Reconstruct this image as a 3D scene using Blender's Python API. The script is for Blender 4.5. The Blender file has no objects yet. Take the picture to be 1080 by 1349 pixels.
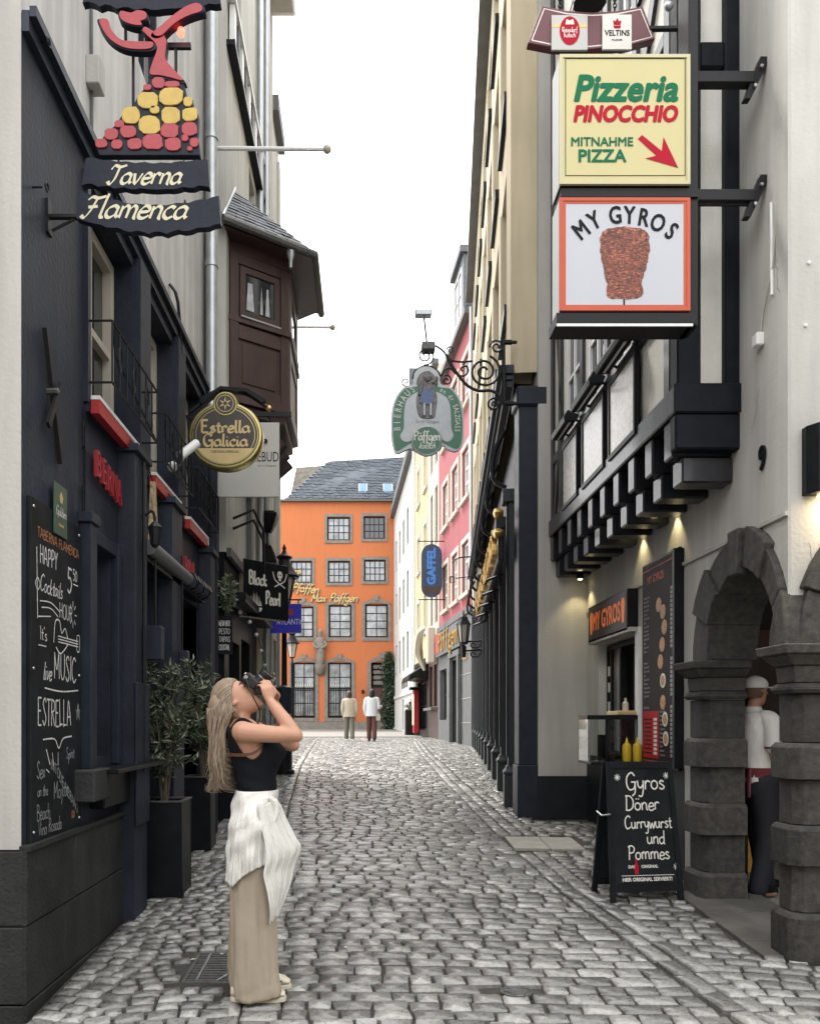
import bpy, bmesh, math, random
from mathutils import Vector, Matrix, noise
R = math.radians
PI = math.pi
scene = bpy.context.scene
COL = scene.collection
random.seed(7)

# ---------------------------------------------------------------- camera, sky, sun, exposure
CAM_H = 1.64
cam_data = bpy.data.cameras.new("camera")
cam_data.sensor_fit = 'HORIZONTAL'
cam_data.sensor_width = 36.0
cam_data.lens = 36.0                       # focal length = picture width
cam_data.shift_x = (540 - 480) / 1080.0    # rising/shift lens, verticals stay vertical
cam_data.shift_y = (951 - 674.5) / 1080.0
cam_data.clip_start = 0.05
cam_data.clip_end = 1000
cam = bpy.data.objects.new("camera", cam_data)
COL.objects.link(cam)
cam.location = (0, 0, CAM_H)
cam.rotation_euler = (R(90), 0, 0)
scene.camera = cam

SUN_EL, SUN_AZ = 58, -38      # elevation, azimuth from +Y (negative: to the left)
world = bpy.data.worlds.new("World")
scene.world = world
world.use_nodes = True
wn, wl = world.node_tree.nodes, world.node_tree.links
wn.clear()
wo = wn.new('ShaderNodeOutputWorld')
wb = wn.new('ShaderNodeBackground')
wb.inputs['Strength'].default_value = 0.13
sky = wn.new('ShaderNodeTexSky')
sky.sky_type = 'NISHITA'
sky.sun_disc = False
sky.sun_elevation = R(SUN_EL)
sky.sun_rotation = R(SUN_AZ)
sky.dust_density = 4.0
sky.air_density = 1.2
tc = wn.new('ShaderNodeTexCoord')
wnz = wn.new('ShaderNodeTexNoise')          # faint structure of the cloud deck
wnz.inputs['Scale'].default_value = 2.2
wnz.inputs['Detail'].default_value = 6
wr = wn.new('ShaderNodeValToRGB')
wr.color_ramp.elements[0].color = (10.5, 10.6, 10.9, 1)
wr.color_ramp.elements[1].color = (13.5, 13.4, 13.3, 1)
wmx = wn.new('ShaderNodeMixRGB')
wmx.inputs['Fac'].default_value = 0.93
wl.new(tc.outputs['Generated'], wnz.inputs['Vector'])
wl.new(wnz.outputs['Fac'], wr.inputs['Fac'])
wl.new(sky.outputs['Color'], wmx.inputs['Color1'])
wl.new(wr.outputs['Color'], wmx.inputs['Color2'])
wl.new(wmx.outputs['Color'], wb.inputs['Color'])
wl.new(wb.outputs['Background'], wo.inputs['Surface'])

sd = bpy.data.lights.new("sun", 'SUN')
sd.energy = 2.4
sd.angle = R(12)
sd.color = (1.0, 0.965, 0.91)
sun = bpy.data.objects.new("sun", sd)
COL.objects.link(sun)
sv = Vector((math.sin(R(SUN_AZ)) * math.cos(R(SUN_EL)), math.cos(R(SUN_AZ)) * math.cos(R(SUN_EL)), math.sin(R(SUN_EL))))
sun.rotation_euler = (-sv).to_track_quat('-Z', 'Y').to_euler()
sun.location = (-10, 10, 30)

scene.view_settings.view_transform = 'Standard'
scene.view_settings.look = 'None'
scene.view_settings.exposure = 1.12
scene.view_settings.gamma = 1.0
scene.view_settings.use_curve_mapping = False
scene.render.engine = 'CYCLES'
scene.cycles.max_bounces = 6
scene.cycles.diffuse_bounces = 3
scene.cycles.glossy_bounces = 3
scene.cycles.transmission_bounces = 4
scene.cycles.transparent_max_bounces = 6
scene.cycles.use_denoising = True
scene.cycles.sample_clamp_indirect = 6
scene.cycles.caustics_reflective = False
scene.cycles.caustics_refractive = False
# ---------------------------------------------------------------- helpers
def xx(px, d): return (px - 480) / 1080.0 * d            # metres to the right at depth d
def zz(py, d): return CAM_H + (951 - py) / 1080.0 * d    # height at depth d
def dw(px, X): return X * 1080.0 / (px - 480)            # depth where the wall plane x = X is met

GP = [(-40, -2.4), (0, 0), (9, .55), (11, .67), (13.4, .80), (18, .90), (22.6, .95), (28.6, 1.02), (50, 1.22), (120, 1.3), (400, 1.4)]
def gz0(y):
    for (a, za), (b, zb) in zip(GP, GP[1:]):
        if y <= b: return za + (zb - za) * (y - a) / (b - a)
    return GP[-1][1]
def gz(y): return (gz0(y - 1.2) + gz0(y - .4) + gz0(y + .4) + gz0(y + 1.2)) / 4
def lerp_tab(t, y):
    if y <= t[0][0]: return t[0][1]
    for (a, za), (b, zb) in zip(t, t[1:]):
        if y <= b: return za + (zb - za) * (y - a) / (b - a)
    return t[-1][1]

class Frame:
    """local (u along the face, w out of the face, z up)"""
    def __init__(s, o, u):
        s.o = Vector(o); s.u = Vector((u[0], u[1], 0)).normalized()
        s.n = s.u.cross(Vector((0, 0, 1)))
    def __call__(s, p): return s.o + s.u * p[0] + s.n * p[1] + Vector((0, 0, p[2]))
FW = None
def front(y): return Frame((0, y, 0), (1, 0))            # faces the camera, u = X
def leftw(x): return Frame((x, 0, 0), (0, 1))            # left wall: faces +X, u = Y
def rightw(x): return Frame((x, 0, 0), (0, -1))          # right wall: faces -X, u = -Y

def wloc(o):
    v = Vector((0, 0, 0))
    while o is not None:
        v += o.location; o = o.parent
    return v

def cr(pts, n=6, closed=False):
    """Catmull-Rom smoothing of a polyline (2D or 3D)"""
    if len(pts) < 3: return [Vector(p) for p in pts]
    P = [Vector(p) for p in pts]; out = []
    m = len(P)
    rng = m if closed else m - 1
    for i in range(rng):
        if closed: a, b, c, d = P[(i - 1) % m], P[i], P[(i + 1) % m], P[(i + 2) % m]
        else: a, b, c, d = P[max(i - 1, 0)], P[i], P[i + 1], P[min(i + 2, m - 1)]
        for k in range(n):
            t = k / n
            out.append(.5 * ((2 * b) + (c - a) * t + (2 * a - 5 * b + 4 * c - d) * t * t + (3 * b - a - 3 * c + d) * t * t * t))
    if not closed: out.append(P[-1])
    return out

class MB:
    def __init__(s, F=None): s.F = F; s.v = []; s.f = []; s.m = []; s.mi = 0; s.k = 0
    def add(s, vs, fs):
        n = len(s.v)
        for p in vs: s.v.append(s.F(p) if s.F else Vector(p))
        for f in fs: s.f.append([i + n for i in f]); s.m.append(s.mi)
        return s
    def box(s, a0, a1, b0, b1, c0, c1):
        return s.add([(a0, b0, c0), (a1, b0, c0), (a1, b1, c0), (a0, b1, c0), (a0, b0, c1), (a1, b0, c1), (a1, b1, c1), (a0, b1, c1)],
                     [(0, 3, 2, 1), (4, 5, 6, 7), (0, 1, 5, 4), (1, 2, 6, 5), (2, 3, 7, 6), (3, 0, 4, 7)])
    def cbox(s, a0, a1, b0, b1, c0, c1, e=.01, face='w'):
        """box with chamfered outer (b1) face"""
        return s.add([(a0, b0, c0), (a1, b0, c0), (a1, b0, c1), (a0, b0, c1), (a0, b1 - e, c0), (a1, b1 - e, c0), (a1, b1 - e, c1), (a0, b1 - e, c1),
                      (a0 + e, b1, c0 + e), (a1 - e, b1, c0 + e), (a1 - e, b1, c1 - e), (a0 + e, b1, c1 - e)],
                     [(0, 1, 2, 3), (0, 4, 5, 1), (1, 5, 6, 2), (2, 6, 7, 3), (3, 7, 4, 0), (4, 8, 9, 5), (5, 9, 10, 6), (6, 10, 11, 7), (7, 11, 8, 4), (8, 11, 10, 9)])
    def prism(s, pts, w0, w1):
        """(u,z) outline pushed along w"""
        n = len(pts)
        vs = [(p[0], w0, p[1]) for p in pts] + [(p[0], w1, p[1]) for p in pts]
        fs = [tuple(range(n)), tuple(range(2 * n - 1, n - 1, -1))] + [(i, (i + 1) % n, (i + 1) % n + n, i + n) for i in range(n)]
        return s.add(vs, fs)
    def vprism(s, pts, z0, z1):
        n = len(pts)
        f0 = z0 if callable(z0) else (lambda p: z0)
        f1 = z1 if callable(z1) else (lambda p: z1)
        vs = [(p[0], p[1], f0(p)) for p in pts] + [(p[0], p[1], f1(p)) for p in pts]
        fs = [tuple(range(n)), tuple(range(2 * n - 1, n - 1, -1))] + [(i, (i + 1) % n, (i + 1) % n + n, i + n) for i in range(n)]
        return s.add(vs, fs)
    def quad(s, *p): return s.add(p, [tuple(range(len(p)))])
    def loft(s, rings, cap=True, closed=True):
        n = len(rings[0]); vs = [p for r in rings for p in r]; fs = []
        for i in range(len(rings) - 1):
            for j in range(n if closed else n - 1):
                k = (j + 1) % n
                fs.append((i * n + j, i * n + k, (i + 1) * n + k, (i + 1) * n + j))
        if cap and closed:
            fs.append(tuple(range(n - 1, -1, -1))); fs.append(tuple(range((len(rings) - 1) * n, len(rings) * n)))
        return s.add(vs, fs)
    def tube(s, path, r, n=6, smooth=0):
        P = [Vector(p) for p in path]
        if smooth and len(P) > 2: P = cr(P, smooth)
        rr = r if isinstance(r, (list, tuple)) else None
        rings = []; prev = None
        for i, p in enumerate(P):
            t = (P[min(i + 1, len(P) - 1)] - P[max(i - 1, 0)])
            if t.length < 1e-9: t = Vector((0, 0, 1))
            t.normalize()
            if prev is None:
                a = Vector((0, 0, 1)) if abs(t.z) < .9 else Vector((1, 0, 0))
            else: a = prev
            x = (a - t * a.dot(t))
            if x.length < 1e-6: x = t.orthogonal()
            x.normalize(); y = t.cross(x); prev = x
            if rr:
                q = i / max(1, len(P) - 1) * (len(rr) - 1); j = min(int(q), len(rr) - 2) if len(rr) > 1 else 0
                rad = rr[j] + (rr[min(j + 1, len(rr) - 1)] - rr[j]) * (q - j)
            else: rad = r
            rings.append([p + (x * math.cos(2 * PI * k / n) + y * math.sin(2 * PI * k / n)) * rad for k in range(n)])
        return s.loft(rings)
    def lathe(s, prof, c=(0, 0, 0), n=12):
        return s.loft([[(c[0] + r * math.cos(2 * PI * k / n), c[1] + r * math.sin(2 * PI * k / n), c[2] + z) for k in range(n)] for r, z in prof])
    def lathe_w(s, prof, c=(0, 0, 0), n=16, sx=1, sz=1):
        """turned about the outward axis: prof = (radius, w)"""
        return s.loft([[(c[0] + sx * r * math.cos(2 * PI * k / n), c[1] + w, c[2] + sz * r * math.sin(2 * PI * k / n)) for k in range(n)] for r, w in prof])
    def sphere(s, c, r, n=8, m=6):
        r = r if isinstance(r, (tuple, list)) else (r, r, r)
        return s.loft([[(c[0] + r[0] * math.sin(PI * max(.02, min(.98, i / m))) * math.cos(2 * PI * k / n), c[1] + r[1] * math.sin(PI * max(.02, min(.98, i / m))) * math.sin(2 * PI * k / n),
                         c[2] - r[2] * math.cos(PI * i / m)) for k in range(n)] for i in range(m + 1)])
    def ribbon(s, pts, width, w, nib=None, contrast=.8):
        """flat painted stroke in (u,z)"""
        P = [Vector(p) for p in pts]
        L = []; Rr = []
        for i, p in enumerate(P):
            t = P[min(i + 1, len(P) - 1)] - P[max(i - 1, 0)]
            if t.length < 1e-9: t = Vector((1, 0))
            t.normalize(); nn = Vector((-t.y, t.x))
            h = width / 2
            if nib is not None: h *= (1 - contrast) + contrast * abs(math.sin(math.atan2(t.y, t.x) - nib))
            s.k += 1
            ww = w + (s.k % 400) * 3e-6
            L.append((p.x + nn.x * h, ww, p.y + nn.y * h)); Rr.append((p.x - nn.x * h, ww, p.y - nn.y * h))
        return s.loft([[a, b] for a, b in zip(L, Rr)], cap=False, closed=False)
    def wall(s, u0, u1, z0, z1, ops=(), w=0, depth=.15, thick=.3):
        us = sorted(set([u0, u1] + [o[0] for o in ops] + [o[1] for o in ops])); us = [u for u in us if u0 <= u <= u1]
        zs = sorted(set([z0, z1] + [o[2] for o in ops] + [o[3] for o in ops])); zs = [z for z in zs if z0 <= z <= z1]
        for a, b in zip(us, us[1:]):
            for c, d in zip(zs, zs[1:]):
                mu, mz = (a + b) / 2, (c + d) / 2
                if any(o[0] < mu < o[1] and o[2] < mz < o[3] for o in ops): continue
                s.quad((a, w, c), (b, w, c), (b, w, d), (a, w, d))
        for a, b, c, d in [o[:4] for o in ops]:
            e = w - depth
            s.quad((a, w, c), (a, e, c), (a, e, d), (a, w, d)); s.quad((b, w, c), (b, w, d), (b, e, d), (b, e, c))
            s.quad((a, w, d), (a, e, d), (b, e, d), (b, w, d)); s.quad((a, w, c), (b, w, c), (b, e, c), (a, e, c))
        t = w - thick
        s.quad((u0, w, z0), (u0, w, z1), (u0, t, z1), (u0, t, z0)); s.quad((u1, w, z0), (u1, t, z0), (u1, t, z1), (u1, w, z1))
        s.quad((u0, w, z1), (u1, w, z1), (u1, t, z1), (u0, t, z1)); s.quad((u0, t, z0), (u1, t, z0), (u1, t, z1), (u0, t, z1))
        return s
    def build(s, name, mat, parent=None, smooth=False, recalc=True, bevel=0, kind=None, angle=40):
        if not s.v: return None
        lo = Vector((min(p[i] for p in s.v) for i in range(3))); hi = Vector((max(p[i] for p in s.v) for i in range(3)))
        c = Vector(((lo.x + hi.x) / 2, (lo.y + hi.y) / 2, lo.z))
        me = bpy.data.meshes.new(name)
        me.from_pydata([tuple(p - c) for p in s.v], [], s.f)
        mats = mat if isinstance(mat, (list, tuple)) else [mat]
        for m in mats: me.materials.append(m)
        if len(mats) > 1: me.polygons.foreach_set('material_index', s.m)
        if recalc or bevel:
            bm = bmesh.new(); bm.from_mesh(me)
            if recalc: bmesh.ops.recalc_face_normals(bm, faces=bm.faces)
            if bevel:
                bmesh.ops.remove_doubles(bm, verts=bm.verts, dist=1e-5)
                es = [e for e in bm.edges if len(e.link_faces) == 2 and e.calc_face_angle(0) > .6]
                bmesh.ops.bevel(bm, geom=es, offset=bevel, segments=1, affect='EDGES', clamp_overlap=True)
            bm.to_mesh(me); bm.free()
        if smooth:
            me.polygons.foreach_set('use_smooth', [True] * len(me.polygons))
            me.set_sharp_from_angle(angle=R(angle))
        me.update()
        o = bpy.data.objects.new(name, me); COL.objects.link(o)
        if parent is not None: o.parent = parent
        o.location = c - (wloc(parent) if parent is not None else Vector())
        if kind: o['kind'] = kind
        return o

def tag(o, label=None, cat=None, group=None, kind=None):
    if label: o['label'] = label
    if cat: o['category'] = cat
    if group: o['group'] = group
    if kind: o['kind'] = kind
    return o
def thing(name, label, cat, loc, group=None):
    o = bpy.data.objects.new(name, None); COL.objects.link(o)
    o.location = loc; o.empty_display_size = .1
    return tag(o, label, cat, group)
def copy_tree(o, parent=None):
    c = o.copy(); COL.objects.link(c); c.parent = parent
    for ch in list(o.children): copy_tree(ch, c)
    return c

# ---------------------------------------------------------------- materials
def M(name, col, rough=.6, metal=0, var=.18, vs=5, bump=.15, bs=60, spec=.5, emit=None, est=0, col2=None, cfac=.5, streak=0, attr=None, coat=0, rvar=.1, rand=0):
    m = bpy.data.materials.new(name); m.use_nodes = True
    N, L = m.node_tree.nodes, m.node_tree.links
    b = N['Principled BSDF']
    b.inputs['Roughness'].default_value = rough; b.inputs['Metallic'].default_value = metal
    b.inputs['Specular IOR Level'].default_value = spec
    if coat: b.inputs['Coat Weight'].default_value = coat; b.inputs['Coat Roughness'].default_value = .1
    geo = N.new('ShaderNodeNewGeometry')
    n1 = N.new('ShaderNodeTexNoise'); n1.inputs['Scale'].default_value = vs; n1.inputs['Detail'].default_value = 5; n1.inputs['Roughness'].default_value = .65
    L.new(geo.outputs['Position'], n1.inputs['Vector'])
    rp = N.new('ShaderNodeValToRGB')
    c2 = col2 or tuple(c * (1 + var) for c in col)
    c1 = tuple(c * (1 - var) for c in col)
    rp.color_ramp.elements[0].position = .3; rp.color_ramp.elements[1].position = .72
    rp.color_ramp.elements[0].color = (*c1, 1); rp.color_ramp.elements[1].color = (*c2, 1)
    L.new(n1.outputs['Fac'], rp.inputs['Fac'])
    out = rp.outputs['Color']
    def mul(a, fac_out, lo, hi):
        mr = N.new('ShaderNodeMapRange'); mr.inputs['To Min'].default_value = lo; mr.inputs['To Max'].default_value = hi
        L.new(fac_out, mr.inputs['Value'])
        vm = N.new('ShaderNodeVectorMath'); vm.operation = 'SCALE'
        L.new(a, vm.inputs[0]); L.new(mr.outputs['Result'], vm.inputs['Scale'])
        return vm.outputs[0]
    if streak:
        mp = N.new('ShaderNodeMapping'); mp.inputs['Scale'].default_value = (7, 7, .5)
        ns = N.new('ShaderNodeTexNoise'); ns.inputs['Scale'].default_value = 1; ns.inputs['Detail'].default_value = 4
        L.new(geo.outputs['Position'], mp.inputs['Vector']); L.new(mp.outputs['Vector'], ns.inputs['Vector'])
        mr = N.new('ShaderNodeMapRange'); mr.inputs['From Min'].default_value = .38; mr.inputs['From Max'].default_value = .66
        L.new(ns.outputs['Fac'], mr.inputs['Value'])
        out = mul(out, mr.outputs['Result'], 1 - streak, 1)
    if attr:
        at = N.new('ShaderNodeAttribute'); at.attribute_name = attr
        out = mul(out, at.outputs['Fac'], .55, 1.5)
    if rand:
        oi = N.new('ShaderNodeObjectInfo')
        out = mul(out, oi.outputs['Random'], 1 - rand, 1 + rand)
    L.new(out, b.inputs['Base Color'])
    if rvar:
        mr = N.new('ShaderNodeMapRange'); mr.inputs['To Min'].default_value = max(.02, rough - rvar); mr.inputs['To Max'].default_value = min(1, rough + rvar)
        L.new(n1.outputs['Fac'], mr.inputs['Value']); L.new(mr.outputs['Result'], b.inputs['Roughness'])
    if bump:
        n2 = N.new('ShaderNodeTexNoise'); n2.inputs['Scale'].default_value = bs; n2.inputs['Detail'].default_value = 4
        L.new(geo.outputs['Position'], n2.inputs['Vector'])
        bp = N.new('ShaderNodeBump'); bp.inputs['Strength'].default_value = bump; bp.inputs['Distance'].default_value = .01
        L.new(n2.outputs['Fac'], bp.inputs['Height']); L.new(bp.outputs['Normal'], b.inputs['Normal'])
    if emit:
        b.inputs['Emission Color'].default_value = (*emit, 1); b.inputs['Emission Strength'].default_value = est
    return m
def srgb(r, g, b): return tuple(((c / 255) / 12.92 if c / 255 < .04045 else ((c / 255 + .055) / 1.055) ** 2.4) for c in (r, g, b))

m_plaster = M('plaster_grey', (.47, .455, .42), .85, var=.07, vs=1.3, bump=.25, bs=45, streak=.16)
m_plaster_lt = M('plaster_light', (.55, .54, .50), .85, var=.10, vs=1.1, bump=.25, bs=38, streak=.17)
m_plaster_dirty = M('plaster_streaked', (.60, .585, .56), .85, var=.12, vs=2.2, bump=.3, bs=35, streak=.24)
m_navy = M('dark_blue_paint', (.028, .033, .048), .55, spec=.22, var=.3, vs=3, bump=.35, bs=35, streak=.25)
m_navy_s = M('dark_blue_trim', (.022, .027, .040), .45, spec=.22, var=.2, vs=8, bump=.1)
m_black = M('black_paint', (.010, .011, .013), .4, spec=.16, var=.3, vs=9, bump=.12, bs=40)
m_blackg = M('black_gloss', (.012, .012, .014), .3, spec=.25, var=.2, vs=9, bump=.04, bs=40)
m_basalt = M('basalt', (.062, .058, .051), .7, spec=.3, var=.5, vs=22, bump=.5, bs=95, rand=.25, streak=.25)
m_plinth = M('plinth_stone', (.030, .031, .031), .7, spec=.3, var=.35, vs=5, bump=.6, bs=55, rand=.2, streak=.2)
m_orange = M('orange_render', (.50, .155, .055), .85, streak=.05, var=.06, vs=.5, bump=.1, bs=20)
m_pink = M('pink_render', (.33, .085, .095), .85, var=.10, vs=.7, bump=.1, bs=20, streak=.15)
m_cream = M('cream_render', (.54, .46, .32), .85, var=.07, vs=1.4, bump=.15, bs=30, streak=.14)
m_creamw = M('cream_pale', (.62, .56, .44), .85, var=.06, vs=1.4, bump=.1, bs=30)
m_yellow = M('yellow_render', (.58, .45, .22), .85, var=.05, vs=.6, bump=.1, bs=20)
m_white = M('white_render', (.50, .50, .475), .85, var=.05, vs=.8, bump=.1, bs=20)
m_whitep = M('white_paint', (.74, .74, .72), .45, var=.06, bump=.05)
m_sand = M('sandstone_grey', (.20, .18, .155), .8, var=.25, vs=4, bump=.4, bs=30)
m_slab = M('pale_slab', (.34, .32, .28), .7, var=.2, vs=5, bump=.3, bs=60)
m_darkstone = M('grey_shop_stone', (.12, .125, .125), .6, spec=.3, var=.2, vs=3, bump=.2, bs=40)
m_brown = M('brown_wood_paint', (.060, .032, .028), .45, var=.2, vs=4, bump=.2, bs=30, streak=.2)
m_slate = M('slate', (.075, .08, .09), .5, var=.4, vs=14, bump=.3, bs=40, rand=.2)
m_zinc = M('zinc', (.40, .42, .43), .42, metal=.7, var=.15, vs=6, bump=.1)
m_steel = M('steel', (.5, .5, .5), .3, metal=.9, var=.1)
m_iron = M('wrought_iron', (.014, .014, .016), .45, spec=.2, var=.2, vs=20, bump=.1)
m_ironr = M('cast_iron', (.10, .10, .095), .5, metal=.3, var=.35, vs=25, bump=.3)
m_glass = M('window_glass', (.015, .018, .020), .06, var=.3, vs=.8, bump=.02, bs=2, spec=.9, rvar=0)
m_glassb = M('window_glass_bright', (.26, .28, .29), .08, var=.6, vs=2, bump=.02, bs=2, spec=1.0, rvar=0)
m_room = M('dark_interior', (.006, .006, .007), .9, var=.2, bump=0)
m_frame_c = M('cream_window_frame', (.46, .42, .35), .5, var=.06, bump=.05)
m_red = M('red_paint', (.36, .02, .02), .45, var=.12, vs=8, bump=.05)
m_redn = M('red_letters', (.30, .02, .03), .45, var=.1, bump=0, emit=(1, .05, .05), est=.0)
m_dado = M('dado_black', (.018, .021, .024), .5, var=.2, vs=4, bump=.1, spec=.18)
m_gold = M('gold_leaf', (.62, .42, .14), .32, metal=.85, var=.15, vs=20, bump=.1)
m_goldp = M('gold_paint', (.55, .42, .20), .4, metal=.3, var=.1, bump=0)
m_chalk = M('chalk', (.55, .55, .53), .9, var=.35, vs=90, bump=0)
m_chalkd = M('chalk_faded', (.22, .23, .23), .9, var=.4, vs=70, bump=0)
m_chalko = M('chalk_orange', (.36, .15, .06), .9, var=.35, vs=80, bump=0)
m_board = M('chalkboard', (.014, .016, .018), .6, spec=.15, var=.45, vs=6, bump=.05, streak=.2)
m_letw = M('white_lettering', (.72, .70, .64), .6, var=.05, bump=0)
m_green = M('leaf_green', (.045, .068, .036), .42, var=.45, vs=9, bump=0, spec=.6)
m_green2 = M('leaf_green_pale', (.13, .16, .10), .4, var=.35, vs=9, bump=0, spec=.7)
m_bark = M('bark', (.09, .07, .05), .9, var=.3, vs=30, bump=.4)
m_soil = M('soil', (.03, .024, .018), .95, var=.3, vs=30, bump=.5)

def obj_text(body, F, u, z, w, size, mat, parent, name='lettering', align='CENTER', shear=0, bold=0, ext=.0008, sx=1.0, rot=0, space=1.0, kind=None):
    cu = bpy.data.curves.new('txt', 'FONT'); cu.body = body; cu.size = size; cu.align_x = align; cu.align_y = 'CENTER'
    cu.shear = shear; cu.extrude = ext; cu.space_character = space; cu.resolution_u = 3
    t = bpy.data.objects.new('txt', cu); COL.objects.link(t)
    bpy.context.view_layer.update()
    me = bpy.data.meshes.new_from_object(t.evaluated_get(bpy.context.evaluated_depsgraph_get()))
    bpy.data.objects.remove(t); bpy.data.curves.remove(cu)
    mb = MB(F); c, s_ = math.cos(rot), math.sin(rot)
    fs_ = [tuple(p.vertices) for p in me.polygons]
    for q, (ox_, oz_) in enumerate([(0, 0)] if not bold else [(0, 0), (-1, 0), (1, 0), (0, 1), (0, -1), (-.7, .7), (.7, .7), (-.7, -.7), (.7, -.7)]):
        vs = []
        for v in me.vertices:
            a, b = v.co.x * sx + ox_ * bold, v.co.y + oz_ * bold
            vs.append((u + a * c - b * s_, w + v.co.z + q * 4e-5, z + a * s_ + b * c))
        mb.add(vs, fs_)
    bpy.data.meshes.remove(me)
    return mb.build(name, mat, parent, recalc=False, kind=kind)

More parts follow.
